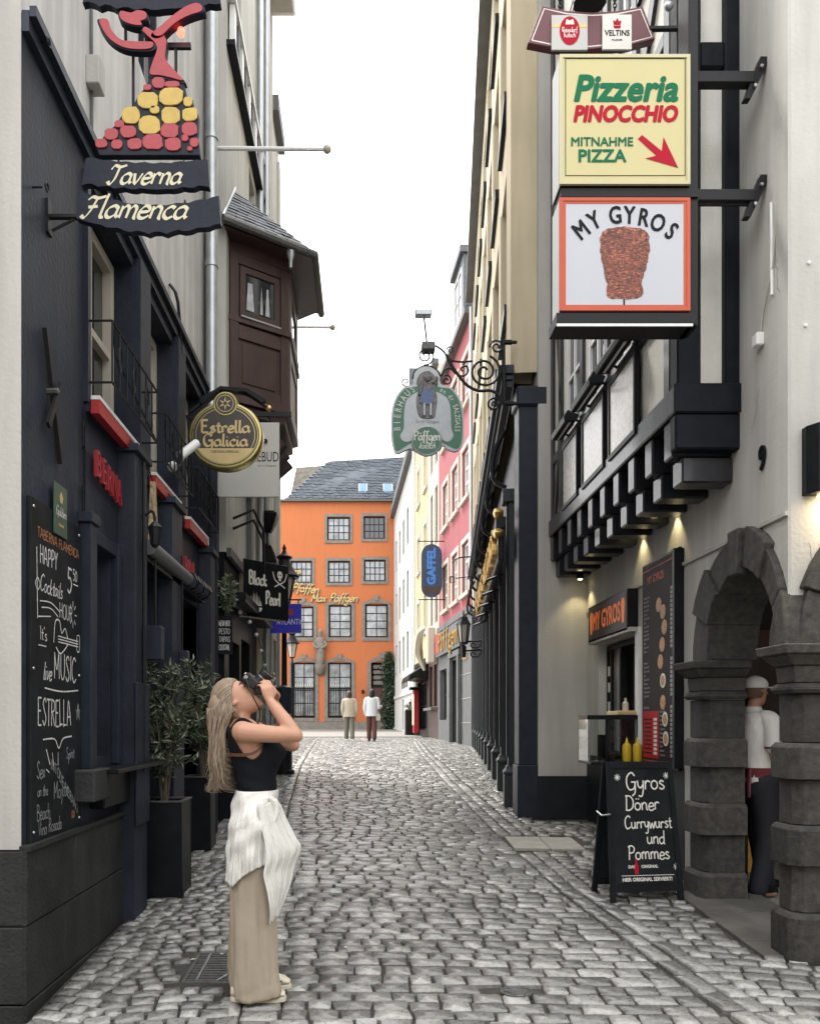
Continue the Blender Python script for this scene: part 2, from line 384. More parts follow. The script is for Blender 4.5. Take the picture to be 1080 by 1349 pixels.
# single-line hand lettering: base line 0, x-height 1, ascenders 2
G = {
 'a': (1.15, [[(.95, .8), (.6, 1), (.15, .75), (.12, .25), (.45, .02), (.85, .3), (.97, .95)], [(.97, .95), (.93, .3), (1.15, .05)]]),
 'b': (1.1, [[(.2, 2), (.18, 1), (.15, 0)], [(.17, .6), (.5, 1), (.95, .75), (.9, .2), (.5, 0), (.15, .2)]]),
 'c': (.95, [[(.85, .85), (.55, 1), (.15, .7), (.15, .25), (.5, 0), (.9, .2)]]),
 'd': (1.15, [[(.95, .8), (.6, 1), (.15, .7), (.15, .25), (.5, 0), (.95, .35)], [(1, 2), (.96, 1), (.95, .1), (1.1, .02)]]),
 'e': (1.0, [[(.12, .5), (.85, .6), (.75, .95), (.4, 1), (.12, .6), (.2, .1), (.6, 0), (.98, .25)]]),
 'f': (.8, [[(.85, 1.75), (.6, 2), (.38, 1.6), (.35, .6), (.3, -.6)], [(.05, .95), (.75, 1)]]),
 'g': (1.1, [[(.9, .85), (.55, 1), (.12, .7), (.2, .15), (.6, .1), (.9, .5)], [(.93, 1), (.92, 0), (.8, -.7), (.4, -.85), (.1, -.55)]]),
 'h': (1.1, [[(.18, 2), (.15, 0)], [(.16, .6), (.5, 1), (.85, .8), (.88, 0)]]),
 'i': (.55, [[(.2, 1), (.2, .2), (.5, .02)], [(.22, 1.4), (.26, 1.52)]]),
 'j': (.6, [[(.4, 1), (.4, -.4), (.1, -.8)], [(.4, 1.4), (.44, 1.5)]]),
 'k': (1.0, [[(.18, 2), (.15, 0)], [(.8, 1), (.2, .5), (.85, 0)]]),
 'l': (.55, [[(.25, 2), (.2, .6), (.25, .08), (.5, .05)]]),
 'm': (1.6, [[(.15, 1), (.15, 0)], [(.15, .6), (.45, 1), (.72, .8), (.75, 0)], [(.75, .6), (1.05, 1), (1.35, .8), (1.38, .1), (1.55, 0)]]),
 'n': (1.1, [[(.15, 1), (.15, 0)], [(.15, .6), (.5, 1), (.85, .8), (.88, .1), (1.05, 0)]]),
 'o': (1.1, [[(.6, 1), (.2, .8), (.12, .3), (.5, 0), (.9, .25), (.92, .75), (.55, 1)]]),
 'p': (1.1, [[(.18, 1), (.15, -.9)], [(.17, .6), (.5, 1), (.95, .75), (.9, .2), (.5, 0), (.17, .2)]]),
 'r': (.8, [[(.15, 1), (.15, 0)], [(.15, .55), (.4, .95), (.78, .9)]]),
 's': (.9, [[(.75, .85), (.45, 1), (.18, .78), (.5, .52), (.78, .25), (.45, 0), (.1, .18)]]),
 't': (.8, [[(.4, 1.6), (.36, .5), (.45, .05), (.75, .1)], [(.05, 1.05), (.75, 1.05)]]),
 'u': (1.15, [[(.15, 1), (.15, .3), (.45, 0), (.85, .3), (.9, 1)], [(.9, 1), (.92, .2), (1.1, 0)]]),
 'v': (1.0, [[(.1, 1), (.45, 0), (.9, 1)]]),
 'w': (1.4, [[(.1, 1), (.35, 0), (.7, .8), (1, 0), (1.3, 1)]]),
 'x': (1.0, [[(.1, 1), (.85, 0)], [(.85, 1), (.1, 0)]]),
 'y': (1.0, [[(.1, 1), (.2, .35), (.5, .15), (.85, .5)], [(.9, 1), (.85, 0), (.6, -.8), (.15, -.75)]]),
 'A': (1.5, [[(.1, 0), (.7, 2), (1.35, 0)], [(.3, .7), (1.1, .7)]]),
 'B': (1.3, [[(.2, 2), (.2, 0)], [(.2, 2), (.9, 1.8), (.85, 1.2), (.25, 1.05)], [(.25, 1.05), (1.1, .85), (1, .1), (.2, 0)]]),
 'C': (1.4, [[(1.25, 1.7), (.8, 2), (.2, 1.5), (.15, .6), (.6, 0), (1.3, .3)]]),
 'D': (1.5, [[(.25, 2), (.22, 0)], [(.05, 1.95), (.8, 1.9), (1.3, 1.3), (1.2, .4), (.7, 0), (.1, .02)]]),
 'E': (1.3, [[(.2, 2), (.2, 0)], [(.2, 2), (1.05, 2)], [(.2, 1.05), (.9, 1.05)], [(.2, 0), (1.1, 0)]]),
 'F': (1.4, [[(.1, 1.7), (.4, 2), (.9, 1.9), (1.5, 2.1)], [(.85, 1.95), (.65, .7), (.35, 0), (0, .2)], [(.35, 1), (1.1, 1.1)]]),
 'G': (1.6, [[(1.3, 1.6), (.85, 2), (.25, 1.5), (.2, .6), (.6, 0), (1.2, .2), (1.35, .85)], [(.8, .9), (1.5, .9)], [(1.35, .85), (1.3, -.3), (.9, -.7)]]),
 'H': (1.4, [[(.2, 2), (.2, 0)], [(1.15, 2), (1.15, 0)], [(.2, 1), (1.15, 1)]]),
 'I': (.6, [[(.3, 2), (.3, 0)]]),
 'J': (1.0, [[(.8, 2), (.8, .4), (.45, 0), (.1, .3)]]),
 'L': (1.2, [[(.2, 2), (.2, 0), (.2, 0), (1.05, 0)]]),
 'M': (1.7, [[(.2, 0), (.25, 2)], [(.25, 2), (.8, .7), (1.35, 2)], [(1.35, 2), (1.45, 0)]]),
 'N': (1.4, [[(.2, 0), (.2, 2)], [(.2, 2), (1.15, 0)], [(1.15, 0), (1.15, 2)]]),
 'O': (1.5, [[(.75, 2), (.2, 1.5), (.2, .5), (.75, 0), (1.3, .5), (1.3, 1.5), (.75, 2)]]),
 'P': (1.3, [[(.3, 2), (.25, 0)], [(.05, 1.8), (.6, 2), (1.15, 1.7), (1, 1.1), (.3, .95)]]),
 'R': (1.3, [[(.2, 2), (.2, 0)], [(.2, 2), (1, 1.8), (.95, 1.2), (.25, 1.05)], [(.45, 1.05), (1.15, 0)]]),
 'S': (1.2, [[(1.05, 1.7), (.65, 2), (.2, 1.6), (.6, 1.05), (1.05, .5), (.6, 0), (.1, .35)]]),
 'T': (1.4, [[(.05, 1.6), (.3, 2.05), (.9, 1.9), (1.5, 2.1)], [(.85, 1.95), (.75, .6), (.45, 0), (.1, .3)]]),
 'U': (1.4, [[(.2, 2), (.2, .5), (.65, 0), (1.15, .5), (1.15, 2)]]),
 'V': (1.3, [[(.1, 2), (.65, 0), (1.2, 2)]]),
 'X': (1.3, [[(.15, 2), (1.15, 0)], [(1.15, 2), (.15, 0)]]),
 'Y': (1.3, [[(.1, 2), (.6, 1)], [(1.15, 2), (.6, 1), (.6, 0)]]),
 '5': (1.1, [[(1, 2), (.3, 2), (.3, 2), (.25, 1.2), (.7, 1.25), (1, .7), (.6, 0), (.1, .2)]]),
 '0': (1.1, [[(.55, 2), (.15, 1.4), (.15, .6), (.55, 0), (.95, .6), (.95, 1.4), (.55, 2)]]),
 "'": (.4, [[(.2, 2), (.15, 1.6)]]), ' ': (.8, []), '.': (.5, [[(.2, 0), (.25, .12)]]),
}
G['†'] = G['T']; G['‡'] = G['F']
G['T'] = (1.3, [[(.1, 2), (1.2, 2)], [(.65, 2), (.65, 0)]])
G['F'] = (1.2, [[(.2, 2), (.2, 0)], [(.2, 2), (1.05, 2)], [(.2, 1.05), (.9, 1.05)]])
G['r'] = (.88, [[(.15, 1), (.15, 0)], [(.15, .6), (.42, 1), (.82, .86)]])
G['W'] = (1.8, [[(.1, 2), (.45, 0)], [(.45, 0), (.85, 1.5)], [(.85, 1.5), (1.25, 0)], [(1.25, 0), (1.65, 2)]])
G['K'] = (1.3, [[(.2, 2), (.2, 0)], [(1.1, 2), (.25, .9)], [(.4, 1.05), (1.2, 0)]])
G['Z'] = (1.3, [[(.1, 2), (1.1, 2), (1.1, 2), (.1, 0), (.1, 0), (1.2, 0)]])
G['ö'] = (1.1, G['o'][1] + [[(.35, 1.45), (.38, 1.6)], [(.7, 1.45), (.73, 1.6)]])
G['ä'] = (1.15, G['a'][1] + [[(.35, 1.45), (.38, 1.6)], [(.75, 1.45), (.78, 1.6)]])
def hand(mb, text, u, z, w, xh, width, shear=0, sx=1.0, nib=None, contrast=.8, jit=0, slope=0, align='L', arc=None, cap=1.0):
    """hand lettered line; arc = (centre u, centre z, radius sign) is not used when None"""
    tot = sum(G[c][0] for c in text) * xh * sx
    x = u - (tot / 2 if align == 'C' else 0)
    for c in text:
        adv, st = G[c]
        jz = random.uniform(-jit, jit) * xh; jr = random.uniform(-jit, jit) * .5
        for s_ in st:
            pts = []
            for p in s_:
                py = p[1] * (cap if (c.isupper() or c in '†‡') else 1)
                a = (p[0] + shear * py) * xh * sx; b = py * xh
                a, b = a * math.cos(jr) - b * math.sin(jr), a * math.sin(jr) + b * math.cos(jr)
                U = x + a; Z = z + b + jz + slope * (x + a - u)
                if arc: Z += arc * ((U - u) / (tot / 2 if align == 'C' else tot)) ** 2
                pts.append((U, Z))
            mb.ribbon(cr(pts, 5), width, w, nib, contrast)
        x += adv * xh * sx
    return x

def window(F, parent, u0, u1, z0, z1, w, fmat, cols=2, rows=2, fw=.05, bar=.025, name='window', glass=None, t=.04, split=False, sill=None):
    """frame with glazing bars; panes behind it"""
    if u0 > u1: u0, u1 = u1, u0
    mb = MB(F)
    mb.box(u0, u0 + fw, w - t, w, z0, z1); mb.box(u1 - fw, u1, w - t, w, z0, z1)
    mb.box(u0 + fw, u1 - fw, w - t, w, z0, z0 + fw); mb.box(u0 + fw, u1 - fw, w - t, w, z1 - fw, z1)
    iu0, iu1, iz0, iz1 = u0 + fw, u1 - fw, z0 + fw, z1 - fw
    for i in range(1, cols):
        c = iu0 + (iu1 - iu0) * i / cols; mb.box(c - bar / 2, c + bar / 2, w - t + .002, w - .004, iz0, iz1)
    for j in range(1, rows):
        c = iz0 + (iz1 - iz0) * j / rows; mb.box(iu0, iu1, w - t + .004, w - .007, c - bar / 2, c + bar / 2)
    fr = mb.build(name, fmat, parent)
    g = glass or m_glass
    if split:
        for i in range(cols):
            for j in range(rows):
                a, b = iu0 + (iu1 - iu0) * i / cols, iu0 + (iu1 - iu0) * (i + 1) / cols
                c, d = iz0 + (iz1 - iz0) * j / rows, iz0 + (iz1 - iz0) * (j + 1) / rows
                MB(F).box(a, b, w - t + .006 , w - t + .012, c, d).build('pane', g, fr)
    else: MB(F).box(iu0, iu1, w - t + .006, w - t + .012, iz0, iz1).build('pane', g, fr)
    if sill: MB(F).box(u0 - .05, u1 + .05, w - .02, w + .16, z0 - .06, z0).build('sill', sill, fr)
    return fr
# ---------------------------------------------------------------- ground and street
XL_T = [(2, -.58), (3, -.62), (5, -.70), (10.2, -1.0), (15, -1.22), (27, -1.65), (35, -1.7)]
XR_T = [(2, 2.2), (3, 1.98), (4, 1.77), (6, 1.53), (8.56, 1.38), (12.7, 1.26), (18, 1.32), (27, 1.65), (35, 1.75)]
def xl(y): return lerp_tab(XL_T, y)
def xr(y): return lerp_tab(XR_T, y)
def wall_l(y): return -1.60 if y < 9.2 else (-1.5 if y < 14.2 else -6)
def wall_r(y): return 2.46 if y < 9.2 else (1.78 + .1 * (y - 9.3) if y < 22.6 else 2.95 - .05 * (y - 22.6))

m_ground = M('far_ground', (.22, .21, .19), .8, var=.2, vs=4, bump=.4, bs=18)
m_mortar = M('street_joints', (.050, .046, .038), .9, var=.4, vs=12, bump=.6, bs=120)
m_cobble = M('cobble_stone', (.232, .229, .213), .29, var=.30, vs=34, bump=.22, bs=85, attr='tone', rvar=.12, spec=.6)

ys = [-40, -10, -4, 0, 1, 2] + [2.5 + .5 * i for i in range(60)] + [33, 36, 40, 45, 50, 60, 80, 120, 300]
mb = MB()
xs_ = [-150, -20, -6, -3, 0, 3, 6, 20, 150]
mb.loft([[(x, y, gz(y) - .035) for x in xs_] for y in ys], closed=False)
o = mb.build('ground', m_ground, recalc=False); o['kind'] = 'structure'

mb = MB()
mb.loft([[(x, y, gz(y) - .022) for x in (-1.66, -.5, .7, 2.6)] for y in ys if 1 <= y <= 14.5] , closed=False)
mb.loft([[(x, y, gz(y) - .022) for x in (-6, -1.7, .7, 3.2)] for y in ys if 14.5 <= y <= 33], closed=False)
street = mb.build('street', m_mortar, recalc=False); street['kind'] = 'structure'

NV = 28
def stone_shape(seed):
    rd = random.Random(seed)
    base = [(-.5, -.40), (-.43, -.5), (.43, -.5), (.5, -.40), (.5, .40), (.43, .5), (-.43, .5), (-.5, .40)]
    base = [(a + rd.uniform(-.045, .045), b + rd.uniform(-.07, .06)) for a, b in base]
    tx, ty = rd.uniform(-.004, .004), rd.uniform(-.004, .004)
    vs = [(a * 1.0, b * 1.0, -.045) for a, b in base] + [(a * .985, b * .985, -.0055) for a, b in base] + \
         [(a * .92, b * .90, .002 + tx * a + ty * b + rd.uniform(-.0015, .0015)) for a, b in base] + [(0, 0, .003 + rd.uniform(-.001, .001))]
    fs = [(i, (i + 1) % 8, (i + 1) % 8 + 8, i + 8) for i in range(8)] + [(i + 8, (i + 1) % 8 + 8, (i + 1) % 8 + 16, i + 16) for i in range(8)] + \
         [(i + 16, (i + 1) % 8 + 16, 24) for i in range(8)]
    return vs, fs, rd.uniform(0, 1)
VAR = [stone_shape(100 + i) for i in range(NV)]
VAR_ME = []
for vs, fs, tone in VAR:
    me = bpy.data.meshes.new('cobblestone'); me.from_pydata(vs, [], fs); me.materials.append(m_cobble)
    at = me.attributes.new('tone', 'FLOAT', 'POINT'); at.data.foreach_set('value', [tone] * len(vs))
    me.polygons.foreach_set('use_smooth', [i >= 8 for i in range(len(fs))]); me.update(); me.set_sharp_from_angle(angle=R(50))
    VAR_ME.append(me)

KEEP_OUT = [(-.97, -.66, 4.30, 4.78), (1.38, 2.05, 7.55, 8.15), (.745, .815, 4.165, 4.235)]   # grate, slab, valve cover
def blocked(x, y, w, l):
    for a, b, c, d in KEEP_OUT:
        if x + w / 2 > a and x - w / 2 < b and y + l / 2 > c and y - l / 2 < d: return True
    return False
stones = {'street': [], 'left': [], 'right': []}
rs = random.Random(5)
def tonez(x, y): return .5 + .9 * noise.noise(Vector((x * .9, y * .5, 3)))
# carriageway: slightly bowed courses across the street
y = 1.9
while y < 31:
    pitch = rs.uniform(.105, .140) if y < 12 else rs.uniform(.12, .15)
    x = xl(y) + .064 + rs.uniform(0, .02); xe = xr(y) - .062
    xc = (x + xe) / 2
    while x < xe - .05:
        w = rs.uniform(.115, .215)
        if xe - x - w < .06: w = xe - x
        cx = x + w / 2
        yy = y + .035 * math.sin(cx * 2.1 + y * .6) - .018 * (cx - xc) ** 2 * 2 + .02 * noise.noise(Vector((cx * 2, y * 2, 0)))
        stones['street'].append((cx, yy, w - .012, pitch - .012, rs.uniform(-.035, .035) - .03 * (cx - xc)))
        x += w
    y += pitch
# two gutter lines
for fn, side in ((xl, 0), (xr, 0), (lambda y: xr(y) + .13, 1)):
    y = 1.9
    while y < 31:
        l = rs.uniform(.16, .26)
        slope = math.atan((fn(y + .3) - fn(y - .3)) / .6)
        stones['street'].append((fn(y) , y + l / 2, .112, l - .014, -slope))
        y += l
# right-hand strip, courses square to the gutter line
y = 1.9
while y < 31:
    pitch = rs.uniform(.10, .13)
    x = xr(y) + .21; xe = wall_r(y) + .02
    while x < xe:
        w = rs.uniform(.10, .18)
        cx = x + w / 2
        yy = y - .22 * (cx - xr(y)) + .02 * math.sin(cx * 7 + y)
        if not (2.27 < cx and 4.75 < yy < 6.1):
            stones['right'].append((cx, yy, w - .012, pitch - .012, -.22 + rs.uniform(-.08, .08)))
        x += w
    y += pitch
# left-hand strip: small setts in shallow fans
y = 1.9
while y < 31:
    pitch = rs.uniform(.085, .11)
    x = max(wall_l(y), -4.5) + .03; xe = xl(y) - .06
    while x < xe - .03:
        w = rs.uniform(.085, .15)
        cx = x + w / 2
        fan = .10 * abs(math.sin((cx + .3) * 3.3))
        if True:
            stones['left'].append((cx, y + fan, w - .012, pitch - .010, rs.uniform(-.12, .12) + .3 * math.cos((cx + .3) * 3.3) * (1 if math.sin((cx + .3) * 3.3) > 0 else -1)))
        yy = y
        x += w
    y += pitch
def lay(lst, name, parent, n_ind, label=None):
    lst = [s_ for s_ in lst if not blocked(s_[0], s_[1], s_[2], s_[3])]
    vis = lambda s_: s_[1] > 3.85 and abs(480 + s_[0] / s_[1] * 1080 - 540) < 560
    order = sorted([s_ for s_ in lst if vis(s_)], key=lambda s_: s_[1]); ind = order[:n_ind]; inds = set(map(id, ind))
    rest = [s_ for s_ in lst if id(s_) not in inds]
    rr = random.Random(11)
    pw = wloc(parent)
    for (x, y, w, l, a) in ind:
        o = bpy.data.objects.new(name, VAR_ME[rr.randrange(NV)]); COL.objects.link(o); o.parent = parent
        o.location = Vector((x, y, gz(y) + rr.uniform(-.004, .004))) - pw
        o.rotation_euler = (math.atan(.061) if y < 12 else 0.01, 0, a); o.scale = (w, l, 1)
    V, Fc, T, SM = [], [], [], []
    for (x, y, w, l, a) in rest:
        vs, fs, tone = VAR[rr.randrange(NV)]
        c, s_ = math.cos(a), math.sin(a); n = len(V); dz = rr.uniform(-.0025, .0025)
        t2 = min(1, max(0, .5 * tone + .5 * rr.random()))
        if y > 12: vs = vs[8:]; fs = [tuple(i - 8 for i in f) for f in fs[8:]]
        for p in vs:
            X, Y = p[0] * w, p[1] * l
            wx, wy = x + X * c - Y * s_, y + X * s_ + Y * c
            V.append((wx, wy, gz(wy) + p[2] + dz)); T.append(t2)
        for f in fs: Fc.append([i + n for i in f])
    if V:
        me = bpy.data.meshes.new(name); me.from_pydata(V, [], Fc); me.materials.append(m_cobble)
        at = me.attributes.new('tone', 'FLOAT', 'POINT'); at.data.foreach_set('value', T)
        me.polygons.foreach_set('use_smooth', [True] * len(me.polygons)); me.update(); me.set_sharp_from_angle(angle=R(50))
        o = bpy.data.objects.new('cobblestones', me); COL.objects.link(o); o.parent = parent; o.location = -pw; o['kind'] = 'stuff'
lay(stones['street'], 'cobblestone', street, 300)
mb = MB(); mb.loft([[(x, y, gz(y) - .030) for x in (-1.66, -.62)] for y in ys if 1 <= y <= 14.5], closed=False)
pavl = mb.build('pavement', m_mortar, recalc=False); pavl['kind'] = 'structure'
lay(stones['left'], 'sett', pavl, 250)
mb = MB(); mb.loft([[(x, y, gz(y) - .031) for x in (1.9, 2.62)] for y in ys if 1 <= y <= 9.5], closed=False)
pavr = mb.build('pavement', m_mortar, recalc=False); pavr['kind'] = 'structure'
lay(stones['right'], 'sett', pavr, 250)
m_thresh = M('worn_threshold_stone', (.10, .095, .085), .6, var=.3, vs=5, bump=.4, bs=50)
# worn asphalt patch at the foot of the tavern wall, stone threshold slabs on the right
for i, (y0, y1) in enumerate(((4.72, 4.98), (4.99, 5.55), (5.56, 6.1))):
    MB().vprism([(2.30, y0), (2.9, y0), (2.9, y1), (2.30, y1)], lambda q: gz(q[1]) - .05, lambda q: gz(q[1]) + .004 + .002 * i).build('paving_slab', m_thresh, pavr, bevel=.004)
MB().vprism([(1.39, 7.6), (1.72, 7.58), (1.72, 8.12), (1.39, 8.14)], lambda q: gz(q[1]) - .04, lambda q: gz(q[1]) + .003).build('paving_slab', m_slab, pavr, bevel=.003)
MB().vprism([(1.73, 7.58), (2.04, 7.56), (2.04, 8.1), (1.73, 8.12)], lambda q: gz(q[1]) - .04, lambda q: gz(q[1]) + .001).build('paving_slab', m_slab, pavr, bevel=.003)

# drain grate
t = thing('drain_grate', 'iron drain grate set in the small paving stones behind the woman photographer', 'drain grate', (-.81, 4.54, gz(4.54)))
def gy(y): return gz(y) + .004
mb = MB()
for a, b, c, d in ((-.965, -.665, 4.31, 4.33), (-.965, -.665, 4.75, 4.77), (-.965, -.945, 4.33, 4.75), (-.685, -.665, 4.33, 4.75)):
    mb.vprism([(a, c), (b, c), (b, d), (a, d)], lambda q: gz(q[1]) - .05, lambda q: gy(q[1]))
mb.build('grate_frame', m_ironr, t)
for i in range(11):
    y0 = 4.345 + i * .0375
    MB().vprism([(-.943, y0), (-.687, y0), (-.687, y0 + .019), (-.943, y0 + .019)], lambda q: gz(q[1]) - .03, lambda q: gy(q[1]) - .002).build('bar', m_ironr, t)
mb = MB()
mb.tube([(-.89, 4.34, gz(4.34) + .004), (-.89, 4.74, gz(4.74) + .004)], .007, 5)
mb.tube([(-.78, 4.34, gz(4.34) + .004), (-.73, 4.45, gz(4.45) + .004), (-.72, 4.55, gz(4.55) + .004), (-.74, 4.65, gz(4.65) + .004), (-.79, 4.74, gz(4.74) + .004)], .007, 5, smooth=3)
mb.build('rib', m_zinc, t)
MB().vprism([(-.95, 4.32), (-.68, 4.32), (-.68, 4.76), (-.95, 4.76)], lambda q: gz(q[1]) - .09, lambda q: gz(q[1]) - .034).build('drain_pit', m_room, t)
# valve cover
t = thing('valve_cover', 'small round iron valve cover between the cobbles in the foreground', 'utility cover', (.78, 4.2, gz(4.2)))
mb = MB(); mb.lathe([(.082, -.03), (.082, .002), (.076, .004), (.072, -.002), (.05, -.002), (.048, .003), (.034, .003), (.030, -.001), (.012, -.001), (.01, .003), (.001, .003)], (.78, 4.2, gz(4.2)), 20)
for k in range(6):
    a = k * PI / 3; mb.box(.78 + .061 * math.cos(a) - .006, .78 + .061 * math.cos(a) + .006, 4.2 + .061 * math.sin(a) - .006, 4.2 + .061 * math.sin(a) + .006, gz(4.2) - .003, gz(4.2) + .004)
mb.build('cover_plate', m_ironr, t, smooth=True)

# scraps of litter and grit lying in the joints
rd = random.Random(91); mb = MB()
for k in range(46):
    x, y = (rd.uniform(-1.4, -.3), rd.uniform(4.0, 7.5)) if k < 26 else (rd.uniform(-.2, 2.2), rd.uniform(4.0, 10))
    a = rd.uniform(0, 3.14); l, w = rd.uniform(.008, .024), rd.uniform(.004, .010); g = gz(y) + .010
    c, s_ = math.cos(a), math.sin(a)
    mb.add([(x + l * c, y + l * s_, g), (x - w * s_, y + w * c, g + .004), (x - l * c, y - l * s_, g + .001), (x + w * s_, y - w * c, g)], [(0, 1, 2, 3)])
o = mb.build('litter_scraps', M('paper_scrap', (.5, .48, .42), .8, var=.3, vs=40, bump=0), None, recalc=False); tag(o, 'tiny pale paper scraps and butts scattered in the cobble joints', 'litter', None, 'stuff')
# ---------------------------------------------------------------- left: tavern building
XW = -1.63
FL = leftw(XW)
tav = thing('tavern_building', 'old tavern with dark blue street front and black stone base, nearest on the left', 'building', (-1.63, 3.89, gz(3.9)))
Y0, Y1 = 3.90, 9.2
UPW = [(4.80, 5.77, 3.50, 4.85), (6.10, 6.96, 3.45, 4.85), (7.30, 8.18, 3.42, 4.85)]
LOW = (4.84, 5.26, 1.42, 2.70)
SHOP = (5.72, 6.44, .30, 2.75); SHOP2 = (6.82, 8.05, .35, 2.75)
MB(FL).wall(Y0, Y1, 1.03, 5.02, UPW + [LOW, (SHOP[0], SHOP[1], 1.03, 2.75), (SHOP2[0], SHOP2[1], 1.03, 2.75)], 0, .20, .9).build('wall', m_navy, tav, recalc=False)
tw = MB(FL).wall(Y0, Y1, 5.02, 12.4, [(6.02, 6.75, 6.5, 8.3), (4.55, 5.2, 7.2, 8.9), (7.6, 8.2, 9.2, 11)], -.03, .12, .9).build('upper_wall', m_plaster_dirty, tav, recalc=False)
for o_ in ((6.02, 6.75, 6.5, 8.3), (4.55, 5.2, 7.2, 8.9), (7.6, 8.2, 9.2, 11)):
    window(FL, tav, *o_, -.08, m_navy_s, 2, 3)
# fascia at the top of the painted zone
mb = MB(FL); mb.box(Y0, Y1, 0, .035, 4.93, 5.03); mb.box(Y0, Y1, .037, .07, 5.0, 5.05); mb.build('fascia', m_navy_s, tav)
# end wall facing the viewer
FE = front(Y0)
MB(FE).wall(-5.5, XW - .002, 1.03, 12.4, [], .004, .002, .004).build('end_wall', m_plaster, tav, recalc=False)
# plinth of big stones
rs = random.Random(3)
for (F_, a0, a1, vary) in ((FL, 3.865, 6.15, 1), (FE, -3.6, -1.605, 0)):
    z = -.02 if vary == 0 else .12
    for (c0, c1) in ((.0, .30), (.30, .67), (.67, 1.03)):
        u = a0
        while u < a1 - .05:
            l = rs.uniform(.42, .78); e = min(a1, u + l)
            if a1 - e < .2: e = a1
            zb = c0 - (.25 if c0 == 0 else 0)
            MB(F_).cbox(u + .003, e - .003, -.12, .035 + rs.uniform(-.004, .004), zb + .003, c1 - .003, .006).build('plinth_stone', m_plinth, tav)
            u = e
MB(FL).box(3.87, 6.2, 0, .055, 1.026, 1.05).build('plinth_edge', m_plinth, tav)
MB(FL).wall(6.15, Y1, .2, 1.03, [(6.82, 8.05, .45, 1.03)], .0, .2, .9).build('base_wall', m_plinth, tav, recalc=False)
# piers
for (a, b, zt) in ((5.40, 5.70, 3.42), (6.45, 6.80, 3.36), (8.06, 8.3, 3.3)):
    mb = MB(FL); mb.box(a, b, 0, .12, gz(a) - .1, zt); mb.vprism([(a - .03, 0), (a - .03, .15), (b + .03, .15), (b + .03, 0)], zt, zt + .05)
    mb.loft([[(a, .0, zt + .05), (b, 0, zt + .05), (b, .12, zt + .05), (a, .12, zt + .05)], [(a, 0, zt + .16), (b, 0, zt + .16), (b, .02, zt + .16), (a, .02, zt + .16)]])
    mb.box(a - .01, b + .01, .12, .135, .95, 1.9)
    mb.build('pier', m_navy, tav, bevel=.004)
for (a, b) in ((5.80, 6.07), (6.98, 7.26), (8.22, 8.46)):
    MB(FL).box(a, b, 0, .05, 3.5, 4.93).build('pilaster', m_navy, tav, bevel=.004)
for (a, b, c, d) in UPW:
    f = window(FL, tav, a + .01, b - .01, c + .02, d - .02, -.13, m_frame_c, 2, 2, fw=.07, bar=.05, t=.07, split=True)
    f['label'] = 'cream framed window in a dark recess'
    MB(FL).box(a - .03, b + .03, -.19, .03, c - .05, c).build('window_sill', m_navy_s, tav)
    MB(FL).box(a - .05, a, 0, .03, c, d).build('window_surround', m_navy_s, tav)
    MB(FL).box(b, b + .05, 0, .03, c, d).build('window_surround', m_navy_s, tav)
w_ = window(FL, tav, *LOW, -.10, m_black, 1, 3, fw=.05, bar=.035, t=.06, split=True)
# lattice frames around the ground-floor window
mb = MB(FL); mb.box(4.68, 4.79, 0, .07, 1.37, 2.78); mb.box(4.66, 4.81, .0, .085, 2.78, 2.84); mb.box(5.27, 5.33, 0, .05, 1.37, 2.78); mb.box(4.79, 5.27, 0, .04, 2.70, 2.78)
mb.build('window_surround', m_navy_s, tav, bevel=.004)
MB(FL).box(4.77, 5.95, 0, .20, 1.335, 1.362).build('window_ledge', m_black, tav, bevel=.004)
MB(FL).box(4.55, 4.84, 0, .13, 1.19, 1.37).build('corbel', m_plinth, tav, bevel=.008)
MB(FL).box(4.86, 5.40, 0, .09, 1.12, 1.33).build('corbel', m_black, tav, bevel=.008)
# entrance recess with door, post and lit menu
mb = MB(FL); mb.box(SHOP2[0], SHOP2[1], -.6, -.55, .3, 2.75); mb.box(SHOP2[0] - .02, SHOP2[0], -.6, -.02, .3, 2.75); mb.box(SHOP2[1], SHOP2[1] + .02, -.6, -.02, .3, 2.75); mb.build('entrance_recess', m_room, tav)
window(FL, tav, SHOP[0] + .02, SHOP[1] - .02, 1.05, 2.72, -.12, m_black, 1, 2, fw=.06)
mb = MB(FL); mb.box(7.18, 7.32, -.10, -.02, .45, 2.7); mb.build('door_post', m_darkstone, tav, bevel=.004)
d_ = MB(FL).box(7.36, 8.02, -.22, -.17, .5, 2.6).build('door', m_black, tav, bevel=.006)
MB(FL).box(7.44, 7.94, -.168, -.160, 1.3, 2.45).build('door_glass', m_glass, d_)
MB(FL).tube([(7.42, -.12, 1.3), (7.42, -.12, 1.75)], .012, 6).build('door_handle', m_steel, d_)

